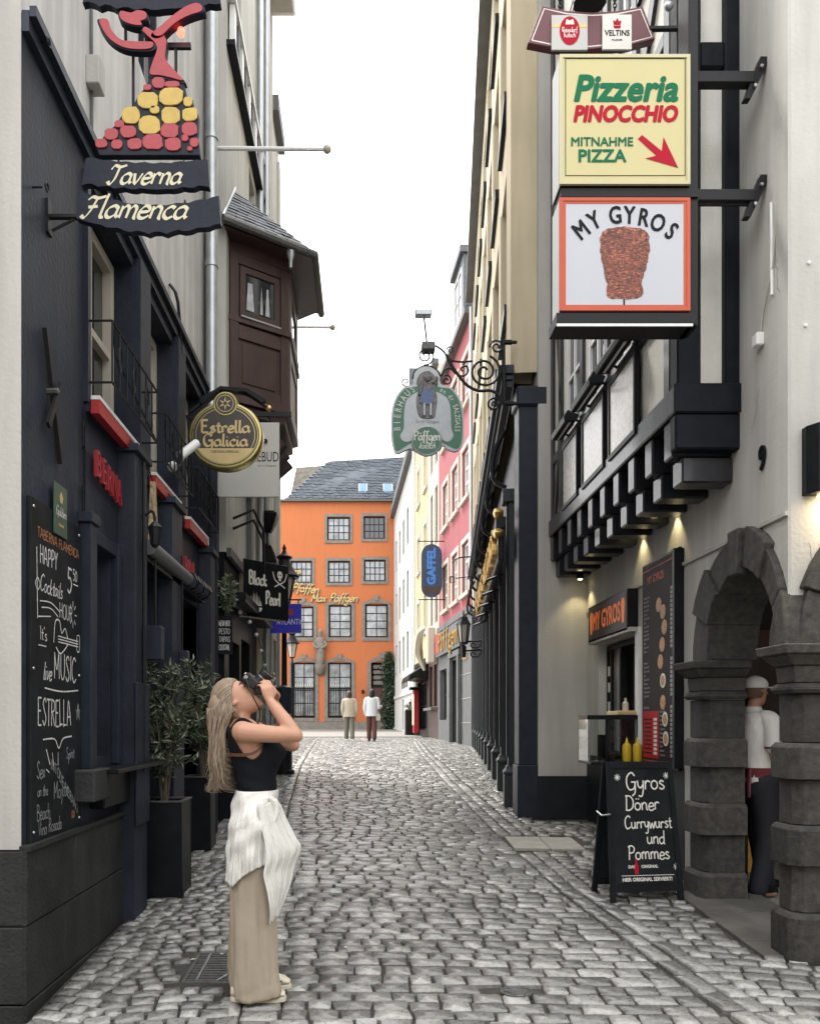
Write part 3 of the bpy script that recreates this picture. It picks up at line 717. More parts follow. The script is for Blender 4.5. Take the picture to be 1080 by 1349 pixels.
# right-angle wall box and lamp bits on the pier
t = thing('menu_case', 'small lit menu case on the dark entrance wall behind the potted shrubs', 'menu case', FL((7.0, .02, 1.5)))
MB(FL).box(6.93, 7.10, -.04, .03, 1.48, 1.90).build('case', m_black, t, bevel=.004)
MB(FL).box(6.945, 7.085, .031, .034, 1.50, 1.88).build('menu_sheet', M('menu_sheet', (.55, .45, .32), .6, var=.6, vs=40, bump=0, emit=(1, .8, .55), est=.35), t)
for i, (a, zc) in enumerate(((5.86, 2.2), (6.72, 2.1))):
    t = thing('wall_box', ['grey junction box beside the dark doorway under the rolled awning', 'second smaller junction box deeper along the dark tavern front'][i], 'wall box', FL((a, .12, zc)), 'junction boxes on the tavern front')
    MB(FL).box(a - .05, a + .05, .12 if a > 6.4 else 0, .19, zc - .12, zc + .12).build('box_body', m_navy_s, t, bevel=.006)
    MB(FL).tube([(a, .135, zc + .12), (a, .135, zc + .9)], .009, 6).build('conduit', m_black, t)

# X-shaped wall anchor
t = thing('wall_anchor', 'black iron X-shaped wall anchor high on the dark blue wall', 'wall anchor', FL((4.22, .02, 3.05)))
MB(FL).prism([(4.115, 3.62), (4.15, 3.63), (4.36, 3.02), (4.325, 3.0)], .012, .035).build('bar', m_iron, t)
MB(FL).prism([(4.10, 3.14), (4.13, 3.12), (4.30, 3.40), (4.275, 3.415)], .036, .052).build('bar', m_iron, t)
MB(FL).lathe_w([(.018, 0), (.018, .055), (.008, .062)], (4.215, 0, 3.34), 8).build('bolt', m_ironr, t)
# screw hook on the wall near the edge
for (u, z, lab) in ((4.03, 4.27, 'small black screw eye in the dark wall left of the hanging flamenco sign'), (4.05, 5.0, 'small black bracket stub at the top of the dark wall edge')):
    t = thing('wall_hook', lab, 'hook', FL((u, 0, z)), 'iron hooks in the tavern wall')
    MB(FL).tube([(u, 0, z), (u, .05, z)], .006, 6).build('shank', m_iron, t)
    MB(FL).tube([(u + .02 * math.cos(k * PI / 5), .07, z + .02 * math.sin(k * PI / 5)) for k in range(11)], .005, 5).build('eye', m_iron, t)

# chalkboard menu on the wall
t = thing('wall_chalkboard', 'tall chalkboard drink menu with white chalk lettering screwed to the dark wall', 'chalkboard', FL((4.32, 0, 1.04)))
cb = MB(FL).box(3.955, 4.655, .0, .022, 1.045, 2.735).build('board', m_board, t, bevel=.003)
for (a, b) in ((3.985, 2.69), (4.62, 2.69), (3.985, 1.10), (4.62, 1.10), (4.62, 1.9), (3.985, 1.9)):
    MB(FL).lathe_w([(.009, .02), (.007, .027)], (a, 0, b), 8).build('screw', m_steel, t)
random.seed(21)
W_ = .0235
def chalk(name, mat, items):
    for it in items:
        mb = MB(FL); it(mb); mb.build('chalk_line', mat, t, recalc=False)
def hl(text, u, z, xh, wd=.006, **k): return lambda mb: hand(mb, text, u, z, W_, xh, wd, jit=.08, **k)
def ln(pts, wd=.006): return lambda mb: mb.ribbon(cr(pts, 4), wd, W_ + .0004)
chalk('chalk_heading', m_chalko, [hl('TABERNA FLAMENCA', 4.03, 2.555, .024, .006, sx=1.12)])
chalk('chalk_writing', m_chalk, [
    hl('HAPPY', 4.06, 2.43, .046, .008, sx=.75), hl('Cocktails', 4.06, 2.29, .042, .007, shear=.25, sx=.85),
    hl('5', 4.43, 2.35, .065, .012), hl('50', 4.52, 2.42, .030, .006), ln([(4.52, 2.40), (4.60, 2.40)]), hl('HOUR', 4.32, 2.19, .040, .006, sx=.85),
    ln([(4.06, 2.24), (4.2, 2.25), (4.32, 2.22)]), ln([(4.08, 2.21), (4.2, 2.22), (4.30, 2.19)]),
    ln([(4.02, 2.5), (4.03, 2.15)], .008), ln([(4.0, 2.32), (4.03, 2.35), (4.06, 2.32), (4.03, 2.29), (4.0, 2.32)]),
    hl("It's", 4.06, 2.05, .034), ln([(4.04, 2.16), (4.2, 2.18)]), ln([(4.04, 2.02), (4.14, 2.02)]),
    # guitar
    ln([(4.24, 2.05), (4.26, 2.16), (4.32, 2.17), (4.35, 2.11), (4.40, 2.14), (4.44, 2.09)], .008), ln([(4.27, 2.03), (4.33, 2.0), (4.40, 2.03), (4.44, 2.06)], .008),
    ln([(4.30, 2.09), (4.60, 2.09)]), ln([(4.30, 2.075), (4.60, 2.075)]), ln([(4.30, 2.06), (4.60, 2.06)]), ln([(4.58, 2.12), (4.62, 2.12), (4.62, 2.04), (4.58, 2.04), (4.58, 2.12)]),
    hl('live', 4.10, 1.85, .045, .008, shear=.3, sx=.8), hl('MUSIC', 4.24, 1.86, .068, .009, sx=.78), ln([(4.12, 1.81), (4.35, 1.80), (4.60, 1.815)], .008),
    hl('ESTRELLA', 4.03, 1.62, .068, .009, sx=.66),
    lambda mb: mb.ribbon([Vector((4.60 + .035 * math.sin(k * 4 * PI / 5), 1.69 + .05 * math.cos(k * 4 * PI / 5))) for k in range(6)], .006, W_),
    ln([(4.10, 1.55), (4.25, 1.55), (4.31, 1.50), (4.37, 1.55), (4.50, 1.56)], .008),
    ln([(4.14, 1.50), (4.19, 1.42)], .008), ln([(4.22, 1.48), (4.24, 1.41)]), ln([(4.30, 1.48), (4.30, 1.41)]), ln([(4.14, 1.40), (4.18, 1.38)])])
for k in range(8):
    a = k * PI / 4
    MB(FL).ribbon([Vector((4.52 + .03 * math.cos(a), 2.23 + .04 * math.sin(a))), Vector((4.52 + .055 * math.cos(a), 2.23 + .075 * math.sin(a)))], .006, W_).build('chalk_ray', m_chalk, t, recalc=False)
chalk('chalk_faded_writing', m_chalkd, [
    hl('Spirit', 4.42, 1.44, .030, .006, sx=.8), hl('INTO', 4.20, 1.40, .026, .006, slope=-.5), hl('DE VERANO', 4.32, 1.33, .026, .006, slope=-.75, sx=.9),
    hl('Sex', 4.02, 1.36, .042, .007, sx=.8), hl('on the', 4.03, 1.27, .028, .006, sx=.8), hl('Mojito', 4.24, 1.24, .045, .007, sx=.8),
    hl('Beach', 4.02, 1.15, .040, .006, sx=.8), hl('Vino Rosado', 4.04, 1.075, .036, .006, sx=.75)])
chalk('chalk_flower', m_chalko, [ln([(4.52 + .02 * math.cos(a), 1.13 + .02 * math.sin(a * 2)) for a in [k * .5 for k in range(14)]], .006)])
# green enamel sign over the board
t = thing('enamel_sign', 'small green enamel beer sign above the tall chalkboard', 'sign', FL((4.31, .02, 2.62)))
MB(FL).box(4.225, 4.405, .024, .034, 2.615, 2.885).build('plate', M('green_enamel', (.035, .075, .05), .35, var=.2), t, bevel=.003)
hm = MB(FL); hand(hm, 'Gulden', 4.315, 2.72, .0355, .024, .006, nib=.7, align='C', sx=.9); hm.build('lettering', m_letw, t, recalc=False)
obj_text('DRAAK', FL, 4.315, 2.67, .0358, .022, m_goldp, t)
MB(FL).prism([(4.29, 2.82), (4.315, 2.85), (4.34, 2.82), (4.33, 2.79), (4.30, 2.79)], .0345, .036).build('emblem', m_goldp, t)

# red letters
t = thing('bar_lettering', 'red raised letters on the dark wall under the nearest red sill box', 'lettering', FL((5.1, .02, 3.05)))
for i, ch in enumerate('BERNA'):
    obj_text(ch, FL, 4.90 + i * .105, 3.17 - .012 * i, .035, .23, m_redn, t, name='letter', ext=.012, sx=.62)
t = thing('bar_lettering', 'red raised letters on the dark wall beyond the rolled awning', 'lettering', FL((7.0, .02, 2.95)))
for i, ch in enumerate('BAR'):
    obj_text(ch, FL, 7.3 + i * .16, 3.02, .035, .25, m_redn, t, name='letter', ext=.012, sx=.62)

# red sill boxes and flower-box grilles at the three windows
for i, (a, b, c, d) in enumerate(UPW):
    which = ['nearest', 'middle', 'farthest'][i]
    t = thing('sill_box', 'red and white sill box at the %s upper window of the tavern' % which, 'sill box', FL((a, 0, c - .05)), 'red sill boxes under the tavern windows')
    MB(FL).prism([(a - .02, c - .06), (a + .80, c - .06), (a + .80, c + .02), (a - .02, c + .02)], .035, .085).build('red_panel', m_red, t)
    MB(FL).box(a - .02, a + .80, .035, .088, c + .022, c + .045).build('cap', m_whitep, t)
    MB(FL).box(a + .80, a + .82, .033, .09, c - .065, c + .047).build('end_cap', m_whitep, t)
    t = thing('window_grille', 'wrought iron scroll grille before the %s upper window of the tavern' % which, 'grille', FL((a, 0, c)), 'iron grilles before the tavern windows')
    z0, z1 = c + .12, c + .48
    mb = MB(FL)
    for z in (z0, z1): mb.tube([(a - .02, 0, z), (a - .02, .16, z), (b + .05, .16, z), (b + .05, 0, z)], .008, 5)
    mb.build('rail', m_iron, t)
    n = 7
    for k in range(n + 1):
        u = a - .02 + (b - a + .07) * k / n
        MB(FL).tube([(u, .16, z0), (u, .16, z1)], .006, 4).build('bar', m_iron, t)
    for k in range(3):
        u = a + .14 + .3 * k
        MB(FL).tube([(u + .05 * math.cos(s_) * (1 - s_ / 9), .16, (z0 + z1) / 2 + .12 * math.sin(s_) * (1 - s_ / 9)) for s_ in [q * .6 for q in range(13)]], .006, 4).build('scroll', m_iron, t)
    MB(FL).tube([(a - .02, .16, z1), (a + .5, .02, z1 + .02), (b + .05, .16, z0)], .006, 4).build('stay', m_iron, t)

# rolled awning
t = thing('rolled_awning', 'rolled up dark awning with a ribbed end above the tavern entrance', 'awning', FL((6.6, .1, 2.82)))
MB(FL).tube([(5.72, .13, 2.86), (6.95, .13, 2.85)], .055, 10).build('cassette', m_darkstone, t, smooth=True)
MB(FL).box(5.72, 7.75, .02, .07, 2.77, 2.90).build('back_rail', m_black, t)
for k in range(6):
    u = 6.98 + k * .13
    MB(FL).lathe_w([(.01, -.0)], (u, .13, 2.84), 6)
    mb = MB(FL); mb.tube([(u, .13, 2.85), (u + .03, .13, 2.85), (u + .10, .13, 2.85)], [.075, .08, .05], 8); mb.build('fold', m_blackg if k % 2 else m_navy_s, t, smooth=True)
MB(FL).prism([(5.72, 2.76), (7.75, 2.76), (7.75, 2.80), (5.72, 2.80)], .072, .12).build('valance', m_black, t)

# camera and cables
t = thing('security_camera', 'white security camera on the dark wall beside the middle upper window', 'camera', FL((6.55, .1, 3.9)))
MB(FL).tube([(6.86, 0, 3.76), (6.80, .10, 3.78), (6.72, .16, 3.83)], .014, 6).build('arm', m_whitep, t)
MB(FL).tube([(6.66, .13, 3.80), (6.80, .24, 3.95)], .038, 10).build('housing', m_whitep, t, smooth=True)
MB(FL).tube([(6.795, .235, 3.945), (6.815, .251, 3.966)], .030, 10).build('lens', m_blackg, t)
MB(FL).sphere((6.84, .03, 3.77), .045).build('mount', m_whitep, t, smooth=True)
t = thing('cable_run', 'black cable loops and clips running along the dark tavern wall', 'cable', FL((4.7, .02, 2.9)))
for (u, z) in ((4.72, 3.35), (4.72, 2.98), (5.62, 2.95)):
    MB(FL).tube([(u, .015, z), (u - .06, .03, z), (u - .06, .03, z - .14), (u, .015, z - .14)], .006, 5).build('loop', m_black, t)
MB(FL).tube([(4.74, .012, 3.45), (4.735, .012, 2.85), (4.72, .012, 2.8)], .006, 5).build('cable', m_black, t)
MB(FL).tube([(5.55, .135, 3.4), (5.56, .135, 2.6), (5.55, .135, 1.3)], .012, 6).build('cable', m_black, t)
# hanging lamp / little figure sign under the middle red sill
t = thing('wall_lantern', 'small black iron wall lantern on the first dark pier', 'lantern', FL((5.56, .14, 2.9)))
mb = MB(FL); mb.tube([(5.56, .12, 3.02), (5.56, .19, 3.07), (5.56, .21, 3.0)], .010, 6, smooth=4); mb.build('arm', m_iron, t)
MB(FL).lathe([(.012, .16), (.05, .12), (.045, .1), (.03, 0), (.012, -.02)], (5.56, .21, 2.84), 8).build('lantern_body', m_iron, t)
t = thing('figure_sign', 'narrow figure sign patterned in cream and brown beneath the middle red sill', 'sign', FL((5.9, .12, 2.8)))
fs_ = M('mosaic_pattern', (.40, .30, .17), .6, var=.7, vs=38, bump=0)
MB(FL).prism([(5.86, 3.36), (5.90, 3.36), (5.98, 2.92), (5.94, 2.86), (5.82, 2.86), (5.79, 2.92)], .10, .13).build('plate', fs_, t)
MB(FL).tube([(5.88, .115, 3.36), (5.88, .06, 3.52)], .006, 5).build('hanger', m_iron, t)

# downpipe: zinc above, painted dark below
t = thing('downpipe', 'tall rain downpipe, zinc above and painted dark below, at the end of the tavern front', 'downpipe', (-1.56, 8.35, gz(8.3)))
mb = MB(); mb.tube([(-1.555, 8.35, 4.8), (-1.555, 8.35, 8.0), (-1.555, 8.35, 12.2)], .060, 12); mb.build('upper_pipe', m_zinc, t, smooth=True)
mb = MB(); mb.tube([(-1.555, 8.35, gz(8.3)), (-1.555, 8.35, 4.8)], .062, 12); mb.build('lower_pipe', m_navy_s, t, smooth=True)
for z in (1.6, 3.2, 4.8, 6.3, 7.6, 9.2):
    MB().lathe([(.070, -.03), (.070, .03)], (-1.555, 8.35, z), 12).build('collar', m_zinc if z > 4.7 else m_navy_s, t, smooth=True)
MB().box(-1.63, -1.60, 8.46, 8.62, 4.8, 12.2).build('corner_trim', m_whitep, t)

# graffiti on the end wall
t = MB(FE); rp = M('red_spray', (.42, .03, .02), .7, var=.3, vs=30, bump=0)
t.ribbon(cr([(-1.79, 1.80), (-1.77, 1.74), (-1.72, 1.73), (-1.685, 1.79)], 5), .009, .002); t.ribbon([Vector((-1.745, 1.90)), Vector((-1.747, 1.74)), Vector((-1.76, 1.66))], .008, .0024)
t.ribbon([Vector((-1.715, 1.86)), Vector((-1.714, 1.80)), Vector((-1.716, 1.73))], .008, .0027)
t.build('red_graffiti', rp, tav, recalc=False)
t = MB(FE); t.ribbon(cr([(-1.80, 1.655), (-1.74, 1.652), (-1.685, 1.665)], 4), .010, .002); t.ribbon([Vector((-1.72, 1.60)), Vector((-1.708, 1.601))], .012, .0024); t.build('black_graffiti', m_black, tav, recalc=False)

# ---------------------------------------------------------------- left: building with the wooden oriel
XB = -1.55; FB = leftw(XB)
orb = thing('oriel_building', 'pale plastered house with a brown wooden oriel beyond the tavern', 'building', (XB, 9.2, gz(9.2)))
OPB = [(9.45, 10.3, 10.2, 12.0), (9.35, 9.75, 3.9, 5.0), (11.0, 11.6, 8.3, 9.1)]
MB(FB).wall(9.2, 11.95, 3.55, 13.2, OPB, 0, .12, .5).build('wall', m_plaster_lt, orb, recalc=False)
for o_ in OPB: window(FB, orb, *o_, -.08, m_darkstone, 2, 2)
OPS = [(9.5, 10.3, .7, 2.6), (10.45, 11.2, .7, 2.7)]
MB(FB).wall(9.2, 11.95, .4, 3.55, OPS, -.02, .2, .5).build('shop_wall', m_black, orb, recalc=False)
for o_ in OPS: window(FB, orb, *o_, -.15, m_black, 2, 2, fw=.05)
MB(FB).box(9.2, 11.95, 0, .22, 3.0, 3.1).build('shop_canopy', m_black, orb, bevel=.01)
MB(FB).box(9.22, 11.9, 0, .05, 3.5, 3.6).build('string_course', m_darkstone, orb)
for k in range(2):
    z = 9.25 + .55 * k
    MB(FB).box(9.2, 12.0, 0, .10, z, z + .06).build('rail', m_black if k == 0 else m_whitep, orb)
for k in range(9):
    MB(FB).box(9.3 + k * .3, 9.42 + k * .3, .02, .08, 9.32, 9.79).build('baluster', m_darkstone if k % 2 else m_whitep, orb)
MB(FB).box(10.75, 10.95, 0, .07, 3.6, 5.2).build('pilaster', m_darkstone, orb)
MB(FB).tube([(11.75, .06, 3.2), (11.75, .06, 12.6)], .045, 8).build('downpipe', m_zinc, orb, smooth=True)

t = thing('oriel', 'dark brown timber oriel with a slate roof high on the pale house', 'oriel window', (XB, 9.4, 5.3))
base = [(-1.55, 9.38), (-.92, 9.85), (-.92, 10.95), (-1.55, 11.45)]
def off(pts, d):
    cx, cy = -1.55, 10.4
    return [(x + d * (1 if x > -1.5 else 0), y + (-d * .8 if y < cy else d * .8)) for x, y in pts]
MB().vprism(base, 5.42, 7.12).build('body', m_brown, t, recalc=True)
MB().vprism(off(base, .035), 5.32, 5.42).build('base_moulding', m_brown, t)
MB().vprism(off(base, .03), 7.04, 7.16).build('top_moulding', m_brown, t)
MB().vprism(off(base, .05), 6.24, 6.30).build('sill', m_brown, t)
# the face towards the viewer
FO1 = Frame((-1.55, 9.38, 0), (.63, .47)); FO2 = Frame((-.92, 9.85, 0), (0, 1)) ; L1 = math.hypot(.63, .47)
for F_, L_ in ((FO1, L1), (FO2, 1.1)):
    for a in (.0, L_ - .11):
        MB(F_).box(a, a + .11, 0, .03, 5.42, 7.04).build('post', m_brown, t, bevel=.005)
    MB(F_).box(.11, L_ - .11, 0, .025, 6.06, 6.22).build('rail', m_brown, t, bevel=.005)
    MB(F_).box(.11, L_ - .11, 0, .025, 5.42, 5.52).build('rail', m_brown, t, bevel=.005)
    MB(F_).box(.11, L_ - .11, 0, .025, 6.92, 7.04).build('rail', m_brown, t, bevel=.005)
    MB(F_).box(.17, L_ - .17, 0, .012, 5.56, 6.02).build('panel', m_brown, t, bevel=.004)
    f = window(F_, t, .13, L_ - .13, 6.32, 6.90, .03, m_brown, 1, 1, fw=.07, t=.03, glass=m_glass)
    MB(F_).box(.13, L_ - .13, .02, .06, 6.30, 6.318).build('flashing', m_zinc, t)
    mb = MB(F_)   # pale curtains seen through the glass
    for (c0, c1) in ((.22, .32), (.40, .44), (.47, .53)):
        if c1 < L_ - .2: mb.prism([(c0, 6.42), (c1, 6.42), (c1 - .02, 6.74), (c0 + .02, 6.74)], .0095, .0125)
    mb.build('curtain', M('curtain', (.45, .46, .46), .9, var=.3, vs=9), t)
# corbels
for k, (dz, dd) in enumerate(((5.32, -.03), (5.22, -.12), (5.10, -.22), (4.98, -.34))):
    b2 = [(-1.55, 9.38 - dd * .5), (-.92 + dd, 9.85 - dd * .5), (-.92 + dd, 10.95 + dd * .5), (-1.55, 11.45 + dd * .5)]
    MB().vprism(b2, dz - .12, dz).build('corbel', m_brown, t, bevel=.012)
for k in range(3):
    MB().tube([(-1.5, 10 + k * .4, 4.80), (-1.2, 10 + k * .4, 4.86), (-1.0, 10 + k * .4, 5.05)], [.05, .08, .09], 8).build('bracket', m_brown, t, smooth=True)
# roof, with courses of slates
eave = [(-1.56, 9.05), (-.60, 9.72), (-.60, 11.1), (-1.56, 11.85)]
ap = [(-1.56, 9.85), (-1.50, 9.95), (-1.50, 10.9), (-1.56, 11.0)]
ZE, ZA = 7.20, 8.02
rf = MB().loft([[(x, y, ZE) for x, y in eave], [(x, y, ZA) for x, y in ap]]).build('roof', m_slate, t)
rs = random.Random(8)
mbs = MB()
for (i, j) in ((0, 1), (1, 2)):
    for r_ in range(11):
        f0, f1 = r_ / 11, (r_ + 1.15) / 11
        A = Vector((*eave[i], ZE)).lerp(Vector((*ap[i], ZA)), f0); B = Vector((*eave[j], ZE)).lerp(Vector((*ap[j], ZA)), f0)
        C = Vector((*eave[i], ZE)).lerp(Vector((*ap[i], ZA)), min(1, f1)); D = Vector((*eave[j], ZE)).lerp(Vector((*ap[j], ZA)), min(1, f1))
        n = max(2, int((B - A).length / .12)); nrm = (B - A).cross(C - A).normalized()
        if nrm.z < 0: nrm = -nrm
        for k in range(n):
            o_ = .5 / n if r_ % 2 else 0
            a0, a1 = k / n + .004, (k + 1) / n - .004
            h0, h1 = .012 + rs.uniform(0, .008), .006
            mbs.add([A.lerp(B, a0) + nrm * h0, A.lerp(B, a1) + nrm * h0, C.lerp(D, a1) + nrm * h1, C.lerp(D, a0) + nrm * h1, A.lerp(B, a0), A.lerp(B, a1)], [(0, 1, 2, 3), (4, 5, 1, 0)])
s_ = mbs.build('slates', m_slate, rf, recalc=False); s_['kind'] = 'stuff'
MB().vprism([(x, y) for x, y in off(base, .02)][:2] + [(-.62, 9.75), (-1.56, 9.1)], 7.155, 7.2).build('soffit', m_brown, t)
MB().vprism([(-.90, 9.80), (-.62, 9.74), (-.62, 11.08), (-.90, 10.98)], 7.156, 7.201).build('soffit', m_brown, t)
mb = MB(); mb.tube([(-1.56, 9.02, 7.19), (-.585, 9.70, 7.17), (-.585, 11.12, 7.17)], .045, 8); mb.build('gutter', m_ironr, t, smooth=True)
MB().lathe([(.05, 0), (.045, -.08), (.022, -.14), (.02, -.22)], (-.86, 9.56, 7.16), 8).build('spout', m_zinc, t, smooth=True)
MB().tube([(-1.56, 9.03, 7.22), (-1.56, 9.85, 8.06)], .022, 6).build('flashing', m_zinc, t)

# third house and fourth, closing the row
FC = leftw(-1.50)
b3 = thing('narrow_house', 'narrow beige house with cornice gutter box behind the oriel house', 'building', (-1.5, 12, gz(12)))
OPC = [(12.2, 12.6, 5.2, 6.6), (12.2, 12.6, 8.4, 9.8)]
MB(FC).wall(11.97, 13.2, .6, 13.6, OPC, 0, .1, .5).build('wall', m_creamw, b3, recalc=False)
for o_ in OPC: window(FC, b3, *o_, -.06, m_whitep, 1, 2)
mb = MB(FC); mb.prism([(11.9, 12.55), (12.6, 12.55), (12.9, 12.75), (12.9, 13.3), (11.9, 13.3)], .0, .42); mb.build('gutter_box', m_plaster, b3, bevel=.02)
mb = MB(FC); mb.tube([(12.05, .2, 12.6), (12.05, .06, 12.3), (12.05, .06, 1.0)], .055, 8); mb.build('downpipe', m_zinc, b3, smooth=True)
for k in range(3): MB(FC).box(12.45 + .25 * k, 12.55 + .25 * k, 0, .04, 3.6, 13.0).build('pilaster', m_plaster_lt, b3)
MB(FC).box(11.97, 13.2, .0, .06, 3.3, 3.5).build('string_course', m_darkstone, b3)
window(FC, b3, 12.3, 13.0, .9, 3.1, .02, m_black, 2, 2)
b4 = thing('corner_house', 'pale corner house with grey corner strips where the left row ends', 'building', (-1.5, 13.2, gz(13.5)))
mb = MB(FC); mb.wall(13.22, 14.2, .6, 11.5, [(13.45, 13.85, 5, 6.4), (13.45, 13.85, 8, 9.4), (13.45, 13.85, 1.6, 3)], .01, .1, 6); mb.build('wall', m_plaster, b4, recalc=False)
for z in (1.6, 5, 8): window(FC, b4, 13.45, 13.85, z, z + 1.4, -.05, m_darkstone, 1, 2)
MB(FC).box(13.98, 14.2, .01, .05, .7, 11.2).build('corner_strip', m_plaster_lt, b4)
MB(FC).box(13.2, 14.25, .01, .12, 11.5, 11.75).build('cornice', m_darkstone, b4)
# flag poles
for (y, X0, X1, z, lab) in ((8.8, -1.62, -.40, 7.80, 'long white flagpole with ball end below the left cornice, above the oriel'), (12.9, -1.5, -.50, 7.86, 'white flagpole with ball end showing beyond the oriel')):
    t = thing('flagpole', lab, 'flagpole', (X0, y, z), 'flagpoles on the left house fronts')
    MB().tube([(X0, y, z), (X1, y, z - .01)], .022, 8).build('pole', m_whitep, t, smooth=True)
    MB().sphere((X1, y, z - .01), .045, 10, 8).build('ball', m_frame_c, t, smooth=True)
    MB().box(X0 - .01, X0 + .02, y - .05, y + .05, z - .09, z + .05).build('wall_plate', m_iron, t)

# planters with shrubs
def planter(x0, x1, y0, y1, h, label):
    g = gz(y0) - .01
    t = thing('planter_box', label, 'planter', ((x0 + x1) / 2, (y0 + y1) / 2, g), 'square black planters along the tavern')
    w = .022
    mb = MB()
    mb.box(x0, x1, y0, y0 + w, g, g + h); mb.box(x0, x1, y1 - w, y1, g, g + h); mb.box(x0, x0 + w, y0 + w, y1 - w, g, g + h); mb.box(x1 - w, x1, y0 + w, y1 - w, g, g + h)
    mb.build('box_body', m_blackg if 0 else m_black, t, bevel=.004)
    mb = MB(); e = .006
    mb.box(x0 - e, x1 + e, y0 - e, y0 + w, g + h + .001, g + h + .012); mb.box(x0 - e, x1 + e, y1 - w, y1 + e, g + h + .001, g + h + .012)
    mb.box(x0 - e, x0 + w, y0 + w, y1 - w, g + h + .001, g + h + .012); mb.box(x1 - w, x1 + e, y0 + w, y1 - w, g + h + .001, g + h + .012)
    mb.build('rim', m_ironr, t)
    MB().box(x0 + w, x1 - w, y0 + w, y1 - w, g + h - .07, g + h - .04).build('soil', m_soil, t)
    return g + h - .05
def shrub(cx, cy, z0, ht, rad, nl, seed, label, leafmats=None, leaf=.075, low=.15):
    rd = random.Random(seed)
    t = thing('potted_shrub', label, 'shrub', (cx, cy, z0), 'oleander-like shrubs in the black planters')
    mb = MB(); tips = []
    for k in range(9):
        a = rd.uniform(0, 2 * PI); rr = rd.uniform(.2, 1) * rad
        top = Vector((cx + rr * math.cos(a), cy + rr * math.sin(a), z0 + ht * rd.uniform(.55, 1)))
        mid = Vector((cx + rr * .35 * math.cos(a), cy + rr * .35 * math.sin(a), z0 + ht * .4))
        P = cr([(cx + rd.uniform(-.02, .02), cy + rd.uniform(-.02, .02), z0), mid, top], 6)
        mb.tube(P, [.011, .007, .003], 5); tips += P[4:]
        for q in range(5):
            b = P[rd.randrange(4, len(P))]; a2 = rd.uniform(0, 2 * PI)
            e = b + Vector((math.cos(a2), math.sin(a2), rd.uniform(.2, 1.1))).normalized() * rd.uniform(.10, .22)
            mb.tube([b, e], [.004, .002], 4); tips += [b.lerp(e, f) for f in (.4, .6, .8, 1, 1)]
    mb.build('stems', m_bark, t, smooth=True)
    fols = [MB(), MB()]
    for k in range(nl):
        p = rd.choice(tips) + Vector((rd.gauss(0, .02), rd.gauss(0, .02), rd.gauss(0, .02)))
        if p.z < z0 + low * ht and rd.random() < .6: continue
        d = Vector((rd.gauss(0, 1), rd.gauss(0, 1), rd.gauss(.5, .8))).normalized(); l = leaf * rd.uniform(.6, 1.25)
        sd_ = d.orthogonal().normalized(); sd_.rotate(Matrix.Rotation(rd.uniform(0, 6.3), 3, d)); up = sd_.cross(d)
        wv = sd_ * l * .15; dr = up * l * .10
        fols[rd.random() < .35].add([p, p + d * l * .4 + wv - dr * .2, p + d * l, p + d * l * .4 - wv - dr * .2, p + d * l * .45 + dr], [(0, 1, 4), (1, 2, 4), (2, 3, 4), (3, 0, 4)])
    o1 = fols[0].build('foliage', m_green, t, recalc=False); o1['kind'] = 'stuff'
    o2 = fols[1].build('foliage', m_green2, t, recalc=False); o2['kind'] = 'stuff'
zt = planter(-1.655, -1.325, 5.94, 6.28, .70, 'square black planter nearest the viewer on the left, full height visible')
shrub(-1.49, 6.11, zt, 1.05, .27, 1350, 1, 'tallest airy shrub with narrow dark leaves in the nearest planter')
zt = planter(-1.66, -1.41, 7.5, 7.8, .68, 'black planter just behind the nearest one, behind the long fair hair')
shrub(-1.50, 7.65, zt, 1.10, .27, 1250, 2, 'narrow-leaved shrub in the second planter, left of the long fair hair')
zt = planter(-1.66, -1.36, 9.1, 9.4, .62, 'low black planter farthest along, seen below the hair ends')
shrub(-1.45, 9.25, zt, .42, .20, 800, 3, 'low bushy shrub in the farthest planter beside the waist of the photographer', leaf=.06)
# hanging greenery at the oriel house shopfront
def leafball(c, r, n, seed, name, label, cat, leaf=.06, mats=None, kind=None):
    rd = random.Random(seed)
    t = thing(name, label, cat, (c[0], c[1], c[2] - r[2]))
    mb = MB()
    for k in range(5): mb.tube([(c[0] + rd.uniform(-.3, .3) * r[0], c[1], c[2] - r[2]), (c[0] + rd.uniform(-.8, .8) * r[0], c[1] + rd.uniform(-.8, .8) * r[1], c[2] + rd.uniform(-.2, .8) * r[2])], .008, 4)
    mb.build('stems', m_bark, t)
    mb = MB()
    for k in range(n):
        while True:
            q = Vector((rd.uniform(-1, 1), rd.uniform(-1, 1), rd.uniform(-1, 1)))
            if q.length < 1 and noise.noise(q * 2.3 + Vector((seed, 0, 0))) > -.12: break
        p = Vector((c[0] + q.x * r[0], c[1] + q.y * r[1], c[2] + q.z * r[2]))
        d = Vector((rd.gauss(0, 1), rd.gauss(0, 1), rd.gauss(0, 1))).normalized(); s2 = d.orthogonal().normalized(); l = leaf * rd.uniform(.6, 1.2)
        mb.add([p, p + d * l * .5 + s2 * l * .28, p + d * l, p + d * l * .5 - s2 * l * .28], [(0, 1, 2, 3)])
    o = mb.build('foliage', m_green2 if seed % 2 else m_green, t, recalc=False); o['kind'] = 'stuff'
    return t
leafball((-1.53, 9.12, 3.08), (.10, .10, .20), 420, 5, 'hanging_plant', 'green trailing plant on the shop canopy under the pirate sign', 'plant')
leafball((-1.38, 10.2, 2.0), (.16, .35, .22), 600, 7, 'bushy_plant', 'bushy green plant before the dark shopfront behind the photographer', 'plant')
